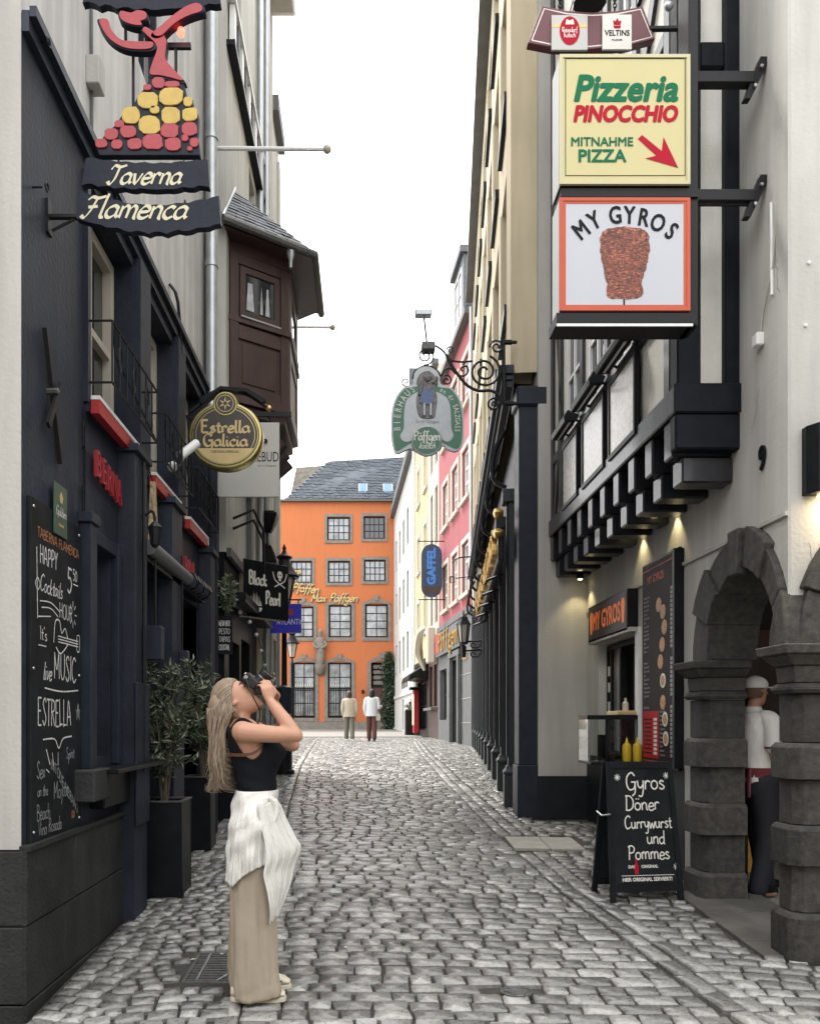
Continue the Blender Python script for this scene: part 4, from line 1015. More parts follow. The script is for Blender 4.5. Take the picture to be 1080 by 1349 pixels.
# ---------------------------------------------------------------- right: half-timbered corner house
XR = 2.5
FRT = rightw(XR)                      # u = -y
cor = thing('timbered_house', 'pale corner house with jettied black timber upper floor and dark stone arches', 'building', (2.5, 4.84, gz(4.84)))
YC = 4.84
AC, ARI, AZS, AZC = 5.39, .53, 2.08, .60        # arch centre, half width, springing, rise
def arc_pts(c, a, zs, b, n=14, rev=False):
    p = [(c + a * math.cos(PI * k / n), zs + b * math.sin(PI * k / n)) for k in range(n + 1)]
    return p[::-1] if rev else p
m_wall9 = m_plaster_lt
# side wall round the arch (outline with the doorway cut out)
pts = [(-YC, .1), (-YC, 12), (-6.4, 12), (-6.4, .1), (-(AC + .545), .1)] + [(-u, z) for u, z in arc_pts(AC, .545, AZS, .66)] + [(-(AC - .545), .1)]
MB(FRT).prism(pts, -.25, 0).build('side_wall', m_wall9, cor)
KO = (7.5, 8.75, 1.27, 2.46)
MB(FRT).wall(-9.2, -6.4, 1.27, 12, [(-KO[1], -KO[0], KO[2], KO[3])], 0, .25, .34).build('side_wall', m_wall9, cor, recalc=False)
MB(FRT).wall(-9.2, -6.4, .2, 1.27, [], .004, .1, .34).build('dado', m_dado, cor, recalc=False)
# front wall towards the viewer
FN = front(YC)
AC2, AR2 = 3.46, .70
pts = [(2.512, .1), (2.512, 12), (7, 12), (7, .1), (AC2 + AR2, .1)] + arc_pts(AC2, AR2, AZS, .72) + [(AC2 - AR2, .1)]
MB(FN).prism(pts, -.016, .002).build('front_wall', m_wall9, cor)
MB(FRT).box(-9.19, -YC, .0, .018, 2.86, 2.885).build('moulding', m_plaster, cor)
# return wall beyond the jetty
FRW = front(9.205)
MB(FRW).wall(1.95, 2.62, 1.03, 13.5, [], 0, .1, .3).build('return_wall', m_plaster, cor, recalc=False)
MB(FRW).wall(1.95, 2.495, .4, 1.03, [], .015, .1, .3).build('dado', m_dado, cor, recalc=False)

# basalt piers: every course a block of its own
COURSES = [(.0, .55, 1), (.55, .82, 0), (.82, 1.05, 1), (1.05, 1.31, 0), (1.31, 1.52, 1), (1.52, 1.80, 0)]
def pier(x0, x1, y0, y1, g, cap=True):
    for (a, b, wide) in COURSES:
        a = a if a > 0 else g - .1
        e = .045 if wide else 0
        mb = MB(); ch = .025 if wide else .004
        X0, X1, Y0_, Y1_ = x0 - e, x1 + (0 if wide else 0), y0 - e, y1 + e * .3
        a2, b2 = a + .002, b - .002
        oc = lambda s_: [(X0 + s_, Y0_ + .05), (X0 + .05, Y0_ + s_), (X1, Y0_ + s_), (X1, Y1_), (X0 + s_, Y1_)]
        mb.loft([[(x, y, a2) for x, y in oc(0)], [(x, y, b2 - ch) for x, y in oc(0)], [(x, y, b2) for x, y in oc(ch)]])
        mb.build('block', m_basalt, cor, bevel=.004)
    for (a, b, e, e2) in ((1.802, 1.83, .025, .05), (1.83, 1.86, .05, .02), (1.861, 1.96, .01, .02), (1.961, 2.02, .03, .09), (2.021, 2.075, .11, .12)):
        MB().loft([[(x0 - e, y0 - e, a), (x1, y0 - e, a), (x1, y1 + e * .4, a), (x0 - e, y1 + e * .4, a)], [(x0 - e2, y0 - e2, b), (x1, y0 - e2, b), (x1, y1 + e2 * .4, b), (x0 - e2, y1 + e2 * .4, b)]]).build('capital_course', m_basalt, cor, bevel=.006)
pier(2.45, 2.75, 5.925, 6.17, gz(6))
pier(2.45, 2.835, 4.66, 4.845, gz(4.75))
pier(4.085, 4.5, 4.70, 4.92, gz(4.75))
# arch stones
def ring(F_, c, sgn, ai, bi, ao_fn, bo, n, w0, w1, key=True):
    for k in range(n):
        t0, t1 = PI * k / n, PI * (k + 1) / n
        e = .035 if k % 3 == 1 else 0
        ts = [t0 + (t1 - t0) * q / 3 for q in range(4)]
        inn = [(sgn * (c + ai * math.cos(t)), AZS + bi * math.sin(t)) for t in ts]
        out = [(sgn * (c + (ao_fn(t) + e) * math.cos(t)), AZS + (bo + e) * math.sin(t)) for t in ts][::-1]
        MB(F_).prism(inn + out, w0, w1 + (.02 if e else 0) + .002 * (k % 2)).build('arch_stone', m_basalt, cor, bevel=.006)
ring(FRT, AC, -1, .49, .57, lambda t: .75 if math.cos(t) > 0 else .60, .80, 7, -.32, .045)
ring(FN, AC2, 1, .60, .70, lambda t: .92, .98, 9, -.32, .05)
MB(FRT).prism([(-5.47, 2.90), (-5.31, 2.90), (-5.34, 2.60), (-5.44, 2.60)], .0, .085).build('keystone', m_basalt, cor, bevel=.01)

# vestibule behind the arches
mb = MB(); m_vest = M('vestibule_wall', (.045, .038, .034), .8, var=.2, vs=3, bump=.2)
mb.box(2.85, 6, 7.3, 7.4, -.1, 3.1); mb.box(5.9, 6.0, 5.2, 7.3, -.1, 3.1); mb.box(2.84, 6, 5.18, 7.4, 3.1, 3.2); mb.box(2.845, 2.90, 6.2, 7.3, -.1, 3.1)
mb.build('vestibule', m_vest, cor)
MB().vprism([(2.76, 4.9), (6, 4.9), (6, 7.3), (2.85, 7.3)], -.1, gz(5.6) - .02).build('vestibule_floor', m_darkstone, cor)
d_ = MB().box(3.02, 3.75, 7.22, 7.27, .3, 2.45).build('door', M('red_brown_wood', (.10, .030, .020), .5, var=.3, vs=8), cor, bevel=.006)
for (a, b) in ((.45, 1.2), (1.35, 2.3)): MB().box(3.12, 3.65, 7.205, 7.219, a, b).build('panel', m_brown, d_, bevel=.004)
t = thing('yellow_bin', 'yellow crate standing on the floor in the dark archway behind the walking man', 'crate', (3.2, 7.0, gz(5.6)))
MB().box(3.03, 3.40, 6.85, 7.15, .33, .78).build('crate_body', M('yellow_plastic', (.55, .30, .04), .5), t, bevel=.01)
MB().box(3.01, 3.42, 6.83, 7.17, .78, .82).build('rim', M('yellow_plastic_rim', (.45, .24, .03), .5), t, bevel=.006)

# ---- jetty
XJ = 2.10; FJ = rightw(XJ); FJN = front(5.5)
YJ0, YJ1 = 5.5, 9.19
jt = cor
m_infill = M('infill_plaster', (.72, .70, .64), .8, var=.1, vs=3, bump=.3, bs=60, streak=.15)
m_timber = M('black_timber', (.009, .010, .014), .42, var=.5, vs=6, bump=.3, bs=28, spec=.4, coat=.35)
m_post = M('black_post', (.008, .010, .014), .5, var=.4, vs=6, bump=.3, bs=28, spec=.12)
# joists in two tiers
n = 10
for k in range(n):
    y = 5.56 + k * .388
    MB().box(2.085, 2.495, y, y + .155, 3.44, 3.70).build('joist', m_timber, jt, bevel=.012)
    MB().box(2.15, 2.495, y - .01, y + .165, 3.26, 3.437).build('corbel', m_timber, jt, bevel=.012)
    MB().box(2.22, 2.495, y + .16, y + .38, 3.42, 3.70).build('infill_board', m_black, jt)
MB().box(2.07, 2.53, 5.46, 5.56, 3.46, 3.70).build('beam', m_post, jt, bevel=.012)
MB().box(2.06, 2.50, 5.455, 9.18, 3.702, 3.885).build('sill_beam', m_timber, jt, bevel=.010)
MB().box(2.12, 2.50, 5.52, 9.17, 3.70, 3.701).build('soffit', m_black, jt)
# near face: posts, rails and infill
MB(FJN).box(2.055, 2.535, .047, .062, 3.70, 3.89).build('end_board', m_post, jt, bevel=.004)
MB(FJN).box(2.13, 2.50, -.05, -.02, 3.885, 12).build('infill', m_infill, jt)
for (a, b) in ((2.085, 2.245), (2.405, 2.53)): MB(FJN).box(a, b, -.10, .035, 3.887, 12).build('post', m_post, jt, bevel=.010)
for z in (6.02, 8.2): MB(FJN).box(2.246, 2.404, -.06, .025, z, z + .17).build('rail', m_post, jt, bevel=.008)
# street face
WJ = [(6.42, 7.02), (7.20, 7.82), (8.02, 8.66)]
MB(FJ).wall(-YJ1, -5.56, 3.885, 12, [(-b, -a, 4.60, 6.35) for a, b in WJ] + [(-b, -a, 7.3, 9.0) for a, b in WJ], -.02, .10, .3).build('street_wall', m_infill, jt, recalc=False)
for (a, b) in WJ:
    for (c, d) in ((4.60, 6.35), (7.3, 9.0)):
        window(FJ, jt, -b + .01, -a - .01, c, d, -.03, m_whitep, 2, 3, fw=.06, bar=.035, split=True)
for y in (5.62, 6.30, 7.05, 7.86, 8.72, 9.10):
    MB(FJ).box(-y - .11, -y, -.02, .012, 3.887, 12).build('post', m_timber, jt, bevel=.006)
for z in (4.50, 6.38, 7.15):
    for a, b in ((5.74, 6.29), (6.42, 7.04), (7.17, 7.85), (7.98, 8.71), (8.84, 9.09)):
        MB(FJ).box(-b, -a, -.02, .008, z, z + .09).build('rail', m_timber, jt)
MB(FJ).prism([(-9.08, 3.9), (-9.0, 3.9), (-8.74, 4.9), (-8.74, 5.1)], -.02, .010).build('brace', m_timber, jt)
MB(FJ).prism([(-8.74, 5.0), (-8.74, 5.2), (-9.0, 6.3), (-9.08, 6.3)], -.02, .010).build('brace', m_timber, jt)
MB(FJ).prism([(-6.29, 6.5), (-6.15, 6.5), (-5.75, 7.1), (-5.89, 7.1)], -.02, .010).build('brace', m_timber, jt)

# three framed boards with lamp hoods on the jetty
BDS = [(6.22, 6.90), (7.04, 7.74), (7.92, 8.52)]
m_pan = M('mottled_panel', (.40, .37, .30), .34, var=.6, vs=22, bump=.22, bs=14, spec=.6, coat=.35)  # pale mottled base colour under a glossy coat
for i, (a, b) in enumerate(BDS):
    t = thing('framed_board', 'glazed board in a black frame on the jetty, %s' % ['nearest of the three', 'in the middle of the three', 'farthest of the three'][i], 'display board', FJ((-(a + b) / 2, .05, 3.83)), 'glazed boards on the jetty')
    MB(FJ).box(-b + .03, -a - .03, .02, .045, 3.87, 4.45).build('panel', m_pan, t)
    mb = MB(FJ); mb.box(-b, -b + .03, .015, .055, 3.83, 4.49); mb.box(-a - .03, -a, .015, .055, 3.83, 4.49); mb.box(-b + .03, -a - .03, .015, .055, 3.83, 3.87); mb.box(-b + .03, -a - .03, .015, .055, 4.45, 4.49)
    mb.build('frame', m_black, t)
    t = thing('lamp_hood', 'black lamp hood over the %s glazed board of the jetty' % ['nearest', 'middle', 'farthest'][i], 'lamp', FJ((-(a + b) / 2, .1, 4.5)), 'lamp hoods over the glazed boards')
    MB(FJ).loft([[(u, w, z) for w, z in ((.02, 4.62), (.13, 4.67), (.17, 4.60), (.16, 4.55), (.05, 4.56))] for u in (-b + .02, -a - .02)]).build('hood', m_black, t, bevel=.006)
    for u in (-b + .1, -a - .1): MB(FJ).tube([(u, .0, 4.58), (u, .09, 4.62)], .012, 6).build('arm', m_iron, t)
    MB(FJ).tube([(-b + .06, .10, 4.56), (-a - .06, .10, 4.56)], .014, 6).build('lamp_tube', m_whitep, t)
# warm down-lights under the jetty
m_warm = M('warm_lens', (.8, .7, .5), .4, var=.02, bump=0, emit=(1, .82, .45), est=6)
def down(x, y, z, e, lab, ang=95, col=(1, .80, .42), tilt=0):
    t = thing('down_light', lab, 'lamp', (x, y, z), 'warm lamps on the corner house')
    MB().lathe([(.035, .05), (.038, 0), (.030, -.004)], (x, y, z), 10).build('housing', m_black, t, smooth=True)
    MB().lathe([(.026, -.005), (.024, -.010), (.001, -.010)], (x, y, z), 10).build('lens', m_warm, t)
    l = bpy.data.lights.new('down_lamp', 'SPOT'); l.energy = e; l.color = col; l.spot_size = R(ang); l.spot_blend = .6; l.shadow_soft_size = .02
    o = bpy.data.objects.new('down_lamp', l); COL.objects.link(o); o.parent = t; o.location = (0, 0, -.015); o.rotation_euler = (0, tilt, 0)
down(2.43, 6.55, 3.36, 4.5, 'warm lamp under the jetty shining down the pale wall, nearest of three')
down(2.43, 7.35, 3.36, 4.5, 'warm lamp under the jetty shining down the pale wall, middle of three')
down(2.38, 9.05, 3.22, 5, 'warm lamp in the far corner under the jetty')
t = thing('wall_lamp', 'black box wall lamp on the right wall, glowing warm below', 'lamp', FN((2.86, .1, 2.96)))
MB(FN).vprism([(2.58, .0), (2.58, .05), (2.62, .12), (3.06, .12), (3.06, 0)], 2.97, 3.37).build('lamp_box', m_black, t, bevel=.004)
MB(FN).box(2.66, 3.0, .02, .10, 2.962, 2.969).build('lens', m_warm, t)
l = bpy.data.lights.new('wall_lamp_light', 'AREA'); l.energy = 2.2; l.color = (1, .72, .42); l.size = .3; l.size_y = .07; l.shape = 'RECTANGLE'
o = bpy.data.objects.new('wall_lamp_light', l); COL.objects.link(o); o.parent = t; o.location = (0, .04, -.01)

# number, bits on the wall
obj_text('9', FRT, -5.13, 3.285, .012, .21, m_black, cor, name='house_number', bold=.005, ext=.006, sx=.85)
t = thing('alarm_box', 'small white junction box with cable on the pale wall by the timber post', 'junction box', FRT((-5.16, .02, 4.05)))
MB(FRT).box(-5.19, -5.12, 0, .05, 4.00, 4.08).build('box_body', m_whitep, t, bevel=.006)
MB(FRT).tube([(-5.15, .01, 4.08), (-5.12, .012, 4.2), (-5.0, .012, 4.42), (-4.98, .012, 4.6)], .005, 5, smooth=3).build('cable', m_plaster, t)
MB(FRT).tube([(-5.02, .01, 4.82), (-5.01, .01, 4.25)], .010, 6).build('conduit', m_whitep, t)
for z, x in ((4.35, 2.62), (3.98, 2.60)): MB(FN).lathe_w([(.012, .0), (.010, .014)], (x, 0, z), 8).build('wall_plug', m_whitep, cor)

# kiosk hatch
hk = thing('kiosk_hatch', 'serving hatch with dark sliding frames under the lit box sign', 'serving hatch', FRT((-8.1, 0, 1.27)))
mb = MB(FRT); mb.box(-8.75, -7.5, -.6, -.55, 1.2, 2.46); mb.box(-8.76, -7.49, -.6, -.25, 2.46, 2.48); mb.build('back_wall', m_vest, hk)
mb = MB(FRT)
for u in (-8.74, -8.62, -8.30, -7.56): mb.box(u, u + .05, -.14, -.08, 1.30, 2.44)
mb.box(-8.69, -7.56, -.139, -.081, 2.39, 2.438); mb.box(-8.69, -7.56, -.139, -.081, 1.302, 1.34)
mb.build('sliding_frame', m_black, hk)
for (u0, u1) in ((-8.69, -8.62), (-8.57, -8.30)): MB(FRT).box(u0, u1, -.115, -.108, 1.34, 2.39).build('pane', m_glassb, hk)
for z in (1.75, 1.95, 2.12): MB(FRT).box(-8.66, -8.60, -.078, -.070, z, z + .10).build('sticker', m_letw, hk)
MB(FRT).box(-7.49, -7.40, 0, .03, 1.27, 2.50).build('jamb', m_whitep, hk)
MB(FRT).box(-8.80, -7.42, 0, .10, 2.462, 2.50).build('shutter_rail', m_plaster, hk)
MB(FRT).box(-8.0, -7.6, -.5, -.3, 1.62, 1.68).build('shelf', m_goldp, hk)
# counter case of glass
ct = thing('glass_counter', 'glazed kiosk counter case standing out from the hatch', 'counter', (2.25, 7.9, .5))
gl = bpy.data.materials.new('clear_glass'); gl.use_nodes = True
gb = gl.node_tree.nodes['Principled BSDF']; gb.inputs['Transmission Weight'].default_value = 1; gb.inputs['Roughness'].default_value = .03; gb.inputs['IOR'].default_value = 1.45; gb.inputs['Base Color'].default_value = (.80, .86, .84, 1)
MB().box(2.24, 2.495, 7.45, 7.72, .45, 1.255).build('base', m_dado, ct, bevel=.006)
MB().box(2.015, 2.495, 7.30, 7.73, 1.257, 1.28).build('counter_top', m_black, ct, bevel=.003)
MB().box(2.015, 2.495, 7.41, 7.73, 1.66, 1.70).build('top_shelf', m_black, ct, bevel=.003)
MB().box(2.02, 2.028, 7.42, 7.72, 1.281, 1.66).build('side_glass', gl, ct)
MB().box(2.03, 2.49, 7.42, 7.428, 1.281, 1.66).build('front_glass', gl, ct)
for x in (2.018, 2.18, 2.47): MB().box(x, x + .02, 7.414, 7.434, 1.281, 1.66).build('post', m_black if x > 2.1 else m_steel, ct)
m_mus = M('mustard_plastic', (.55, .38, .02), .35, var=.1); m_ket = M('red_plastic', (.5, .02, .02), .35)
for i, (x, y, m, lab) in enumerate(((2.355, 7.36, m_mus, 'yellow squeeze bottle in the kiosk case, left one'), (2.45, 7.36, m_mus, 'yellow squeeze bottle in the kiosk case, right one'))):
    t = thing('squeeze_bottle', lab, 'bottle', (x, y, 1.28), 'sauce bottles in the kiosk')
    MB().lathe([(.036, 0), (.040, .02), (.040, .13), (.034, .155), (.018, .165)], (x, y, 1.281), 12).build('bottle_body', m, t, smooth=True)
    MB().lathe([(.018, 0), (.012, .02), (.004, .055)], (x, y, 1.446), 8).build('nozzle', m, t, smooth=True)
t = thing('napkin_holder', 'white card stand inside the kiosk case left of the bottles', 'card stand', (2.16, 7.46, 1.28)); MB().box(2.12, 2.19, 7.455, 7.47, 1.281, 1.52).build('card', m_letw, t); MB().box(2.115, 2.195, 7.45, 7.50, 1.2805, 1.29).build('foot', m_steel, t)
t = thing('cup_stack', 'small red and white packets lying in the kiosk case', 'packets', (2.24, 7.5, 1.28)); MB().box(2.20, 2.235, 7.47, 7.52, 1.281, 1.36).build('packet', m_ket, t, bevel=.005); MB().box(2.24, 2.285, 7.475, 7.53, 1.281, 1.345).build('packet', m_letw, t, bevel=.005)
t = thing('wooden_tray', 'wooden tray with a bottle on the kiosk top shelf', 'tray', (2.40, 7.6, 1.70)); MB().box(2.30, 2.49, 7.45, 7.8, 1.701, 1.74).build('tray_body', m_goldp, t, bevel=.005)
MB().lathe([(.03, 0), (.03, .07), (.012, .09), (.01, .12)], (2.42, 7.6, 1.741), 10).build('bottle', m_frame_c, t, smooth=True)
# small lit spots are part of the box sign (built with the signs)

# ---------------------------------------------------------------- right: cream house with dark shop columns
O1 = Vector((1.66, 9.3)); D1 = Vector((.1, 1)).normalized()
class FR_(Frame): pass
FK = Frame((O1.x, O1.y, 0), (-D1.x, -D1.y))          # u = -s
LK = 13.35
ck = thing('cream_house', 'long cream house over a row of dark shop columns', 'building', (1.66, 9.3, gz(9.3)))
cols = [.35 + 1.78 * k for k in range(7)]
OPK = []
for s0 in cols:
    for z in (6.55, 9.05, 11.5): OPK.append((-(s0 + 1.15), -s0, z, z + (1.75 if z < 11 else 1.2)))
MB(FK).wall(-LK, 0, 5.6, 13.2, OPK, 0, .16, .35).build('wall', m_cream, ck, recalc=False)
for a, b, c, d in OPK:
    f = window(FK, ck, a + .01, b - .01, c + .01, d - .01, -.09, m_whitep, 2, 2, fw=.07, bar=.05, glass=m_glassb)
    MB(FK).box(a - .04, b + .04, -.02, .055, c - .13, c - .01).build('sill_box', m_black, f)
    MB(FK).box(a - .05, a - .005, .0, .02, c, d).build('surround', m_creamw, f)
MB(FK).box(-LK, .0, .0, .20, 13.2, 13.35).build('cornice', m_darkstone, ck)
MB(front(9.3)).wall(1.662, 1.95, 5.6, 13.2, [], .002, .1, .3).build('end_wall', m_cream, ck, recalc=False)
# cornice of the shopfront
for (z0, z1, w) in ((5.42, 5.50, .06), (5.50, 5.56, .10), (5.56, 5.66, .15)):
    MB(FK).box(-LK, w * .6, -.03, w, z0, z1).build('shop_cornice', m_navy_s, ck, bevel=.006)
# dark corner pilaster
mb = MB(); mb.box(1.74, 2.02, 9.24, 9.52, 1.15, 5.42); mb.build('corner_pilaster', m_darkstone if 0 else m_navy_s, ck, bevel=.008)
MB().box(1.72, 2.05, 9.21, 9.52, gz(9.3) - .1, 1.15).build('pilaster_base', m_navy_s, ck, bevel=.008)
MB().box(1.71, 2.06, 9.20, 9.55, 5.20, 5.42).build('pilaster_capital', m_navy_s, ck, bevel=.02)
# recessed shop wall with glazing
MB(FK).wall(-LK, -.25, 4.45, 5.42, [], -.16, .1, .3).build('shop_frieze', m_navy_s, ck, recalc=False)
MB(FK).wall(-LK, -.25, .5, 4.45, [(-(1.0 + 1.35 * k + 1.1), -(1.0 + 1.35 * k), 1.55, 4.3) for k in range(9)], -.24, .08, .3).build('shop_wall', m_navy, ck, recalc=False)
for k in range(9):
    s0 = 1.0 + 1.35 * k
    window(FK, ck, -(s0 + 1.09), -(s0 + .01), 1.56, 4.29, -.28, m_black, 2, 4, fw=.05, bar=.03)
MB(FK).box(-LK, -.25, -.25, -.12, gz(9.8) - .3, 1.05).build('shop_plinth', m_darkstone, ck)
colm = M('shop_column_paint', (.035, .039, .043), .4, spec=.3, var=.15, vs=6, bump=.06)
for k in range(10):
    s0 = .72 + 1.35 * k; y = 9.3 + s0
    g = gz(y)
    mb = MB(FK); mb.box(-s0 - .08, -s0 + .08, -.20, -.02, g + .5, 4.45); mb.box(-s0 - .04, -s0 + .04, -.02, .0, g + .6, 4.3); mb.build('shop_column', colm, ck, bevel=.008)
    MB(FK).box(-s0 - .11, -s0 + .11, -.20, .03, g - .05, g + .38).build('column_pedestal', colm, ck, bevel=.008)
    mb = MB(FK); mb.loft([[(-s0 + a * r_, -.09 + b * r_, z) for a, b in ((-1, -1), (1, -1), (1, 1), (-1, 1))] for r_, z in ((.12, g + .38), (.13, g + .42), (.10, g + .46), (.085, g + .5))]); mb.build('column_base', colm, ck, bevel=.006)
    MB(FK).box(-s0 - .12, -s0 + .12, -.2, .05, 4.3, 4.46).build('column_capital', colm, ck, bevel=.01)
    mb = MB(FK); mb.tube([(-s0, .0, 4.5), (-s0, .16, 4.62), (-s0, .14, 4.95), (-s0, .02, 5.2)], .03, 5, smooth=3); mb.build('iron_bracket', m_iron, ck)
# gilt lettering fascia along the shop
t = thing('gilt_sign', 'gilt letters on a dark fascia board along the shop columns', 'sign', FK((-3.4, .1, 3.6)))
MB(FK).box(-6.4, -.35, .06, .12, 3.55, 3.95).build('fascia', m_black, t, bevel=.01)
txt = 'GAFFEL HAUS'
for i, ch in enumerate('BIERHAUS SALZGASS'):
    if ch != ' ':
        obj_text(ch, FK, -6.2 + i * .345, 3.78, .15, .50, m_gold, t, name='letter', ext=.03, sx=.8)
for (s0, z) in ((.36, 4.1), (.36, 3.86)):
    MB(FK).lathe_w([(.06, .06), (.085, .10), (.08, .16), (.02, .18)], (-s0, 0, z), 10, sz=.7).build('gilt_barrel', m_gold, t, smooth=True)
for k in range(5):
    MB(FK).tube([(-(1.0 + k * 1.2), .0, 3.5), (-(1.0 + k * 1.2), .22, 3.42), (-(1.0 + k * 1.2), .24, 3.36)], .02, 5).build('spot_arm', m_iron, t)
# loose zinc pipe between cream and pink house
MB(FK).tube([(-LK + .15, .06, 5.7), (-LK + .15, .06, 13)], .05, 6).build('downpipe', m_zinc, ck, smooth=True)

# hairline cracks and patched spots in the plaster of the corner house
rd = random.Random(33)
for (u, z, n_, sc) in ((-5.05, 4.62, 14, .03), (-5.2, 3.75, 9, .02), (-6.6, 3.2, 10, .03), (-7.2, 3.05, 8, .02)):
    P = [(u, z)]
    for k in range(n_): P.append((P[-1][0] + rd.uniform(-sc, sc), P[-1][1] - rd.uniform(.01, .045)))
    mb = MB(FRT); mb.ribbon([Vector(p) for p in P], .0035, .0015); mb.build('crack', m_darkstone, cor, recalc=False)
for (x, z, n_) in ((2.78, 4.6, 12), (2.62, 2.7, 8)):
    P = [(x, z)]
    for k in range(n_): P.append((P[-1][0] + rd.uniform(-.025, .025), P[-1][1] - rd.uniform(.01, .045)))
    mb = MB(FN); mb.ribbon([Vector(p) for p in P], .003, .0035); mb.build('crack', m_darkstone, cor, recalc=False)
# ---------------------------------------------------------------- right row beyond the cream house
class _F: pass
def far_house(name, label, a, b, z1, mat, zshop, mshop, ops, wmat, thick=3, sm=None, glass=None, shopops=()):
    """house between plan points a (near) and b (far) on the right; ops are (s0, s1, z0, z1)"""
    a, b = Vector(a), Vector(b); L = (b - a).length; d = (a - b).normalized()
    F = Frame((a.x, a.y, 0), (d.x, d.y))
    t = thing(name, label, 'building', (a.x, a.y, gz(a.y)))
    o2 = [(-s1, -s0, c, e) for s0, s1, c, e in ops]
    mb = MB(F).wall(-L, 0, zshop, z1, o2, 0, .14, thick); mb.build('wall', mat, t, recalc=False)
    for o_ in o2: 
        f = window(F, t, o_[0] + .01, o_[1] - .01, o_[2] + .01, o_[3] - .01, -.07, wmat, 2, 3, fw=.07, bar=.05, glass=glass or m_glass)
        if sm:
            MB(F).box(o_[0] - .12, o_[0], 0, .04, o_[2] - .1, o_[3] + .12).build('surround', sm, f); MB(F).box(o_[1], o_[1] + .12, 0, .04, o_[2] - .1, o_[3] + .12).build('surround', sm, f)
            MB(F).box(o_[0], o_[1], 0, .04, o_[3], o_[3] + .12).build('surround', sm, f); MB(F).box(o_[0] - .12, o_[1] + .12, 0, .09, o_[2] - .11, o_[2]).build('sill', sm, f)
    MB(F).wall(-L, 0, .6, zshop, [(-s1, -s0, c, e) for s0, s1, c, e in shopops], .02, .25, thick).build('shop_wall', mshop, t, recalc=False)
    for s0, s1, c, e in shopops: window(F, t, -s1 + .01, -s0 - .01, c, e, -.15, m_black, 2, 2, fw=.07, bar=.04)
    MB(F).box(-L, 0, 0, .08, zshop - .04, zshop + .14).build('shop_cornice', mshop, t)
    MB(F).box(-L, 0, 0, .22, z1, z1 + .18).build('eave', m_darkstone, t)
    return t, F, L

PA, PB, PC, PD, PE = (2.99, 22.75), (2.60, 28.7), (2.48, 31.5), (2.28, 36.5), (1.80, 49.9)
pink, FP, LP_ = far_house('pink_house', 'tall pink rendered house with grey stone shopfront', PA, PB, 13.0, m_pink, 4.75, m_darkstone,
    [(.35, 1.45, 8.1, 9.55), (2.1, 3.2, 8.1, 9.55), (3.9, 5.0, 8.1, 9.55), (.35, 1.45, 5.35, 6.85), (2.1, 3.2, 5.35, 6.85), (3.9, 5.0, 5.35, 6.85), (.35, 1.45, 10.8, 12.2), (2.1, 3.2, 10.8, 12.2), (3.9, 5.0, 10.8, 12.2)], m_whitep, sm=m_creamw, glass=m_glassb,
    shopops=[(1.6, 3.1, 1.0, 3.55), (4.2, 5.6, 1.7, 3.4)])
rf = MB(FP); rf.loft([[(-LP_, .2, 13.18), (0, .2, 13.18)], [(-LP_, -2.6, 15.8), (0, -2.6, 15.8)]], closed=False); rf.quad((0, .2, 13.18), (0, -2.6, 15.8), (0, -3, 13.18)); rf.build('roof', m_slate, pink, recalc=False)
dm = MB(FP).box(-2.9, -1.3, -1.4, .0, 13.3, 15.4).build('dormer', m_slate, pink)
MB(FP).box(-3.0, -1.2, -1.5, .12, 15.4, 15.6).build('dormer_roof', m_slate, dm)
window(FP, dm, -2.7, -1.5, 13.7, 15.1, .03, m_whitep, 2, 2)
MB(FP).box(-.7, -.1, -1.6, -1.0, 14, 16.1).build('chimney', m_darkstone, pink)
# stone joints and door of the grey shopfront
for z in (1.6, 2.3, 3.0, 3.6): MB(FP).box(-1.55, -.05, .02, .032, z, z + .02).build('stone_joint', m_slab, pink)
for s0 in (1.6, 3.1): MB(FP).box(-s0 - .12, -s0 + .12, .02, .14, 1.0, 3.62).build('door_pillar', m_darkstone, pink, bevel=.01)
MB(FP).box(-3.3, -1.4, .02, .14, 3.62, 3.8).build('door_lintel', m_darkstone, pink, bevel=.01)
t = thing('house_lettering', 'gilt letters on a red and dark board over the grey stone shop door', 'sign', FP((-3, .1, 4.0)))
MB(FP).box(-5.6, -1.1, .10, .16, 3.85, 4.62).build('board', m_darkstone, t)
MB(FP).box(-5.7, -5.0, .10, .17, 3.95, 4.65).build('red_end', m_red, t)
for i, ch in enumerate('Päffgen'): obj_text(ch, FP, -4.7 + i * .52, 4.25, .18, .95, m_gold, t, name='letter', ext=.02, sx=.85)
t = thing('gilt_script', 'small gilt script letters under the larger gilt name near the wall lantern', 'lettering', FP((-1.5, .1, 3.4)))
hm = MB(FP); hand(hm, 'Kolsch' if 0 else 'Bierhaus', -1.95, 3.45, .05, .17, .05, shear=.3); hm.build('lettering', m_gold, t, recalc=False)
crh, FC3, L3 = far_house('brown_window_house', 'narrow cream house with dark tall windows between the pink and yellow houses', PB, PC, 14.2, m_creamw, 4.3, m_brown,
    [(.3, 1.1, z, z + 2.1) for z in (5.2, 8.0, 10.9)] + [(1.6, 2.4, z, z + 2.1) for z in (5.2, 8.0, 10.9)], m_brown, shopops=[(.3, 1.2, 2.2, 3.7), (1.6, 2.5, 2.2, 3.7)])
MB(FC3).box(-2.6, -.2, .0, .25, 2.05, 2.15).build('window_ledge', m_darkstone, crh)
yel, FY, L4 = far_house('yellow_house', 'warm yellow rendered house beyond the blue oblong sign', PC, PD, 15.2, m_yellow, 4.0, m_black,
    [(.6, 1.5, z, z + 1.5) for z in (5.2, 8.0, 10.9)] + [(3.2, 4.1, z, z + 1.5) for z in (5.2, 8.0, 10.9)], m_whitep, sm=m_white, shopops=[(.6, 4.2, 1.3, 3.3)])
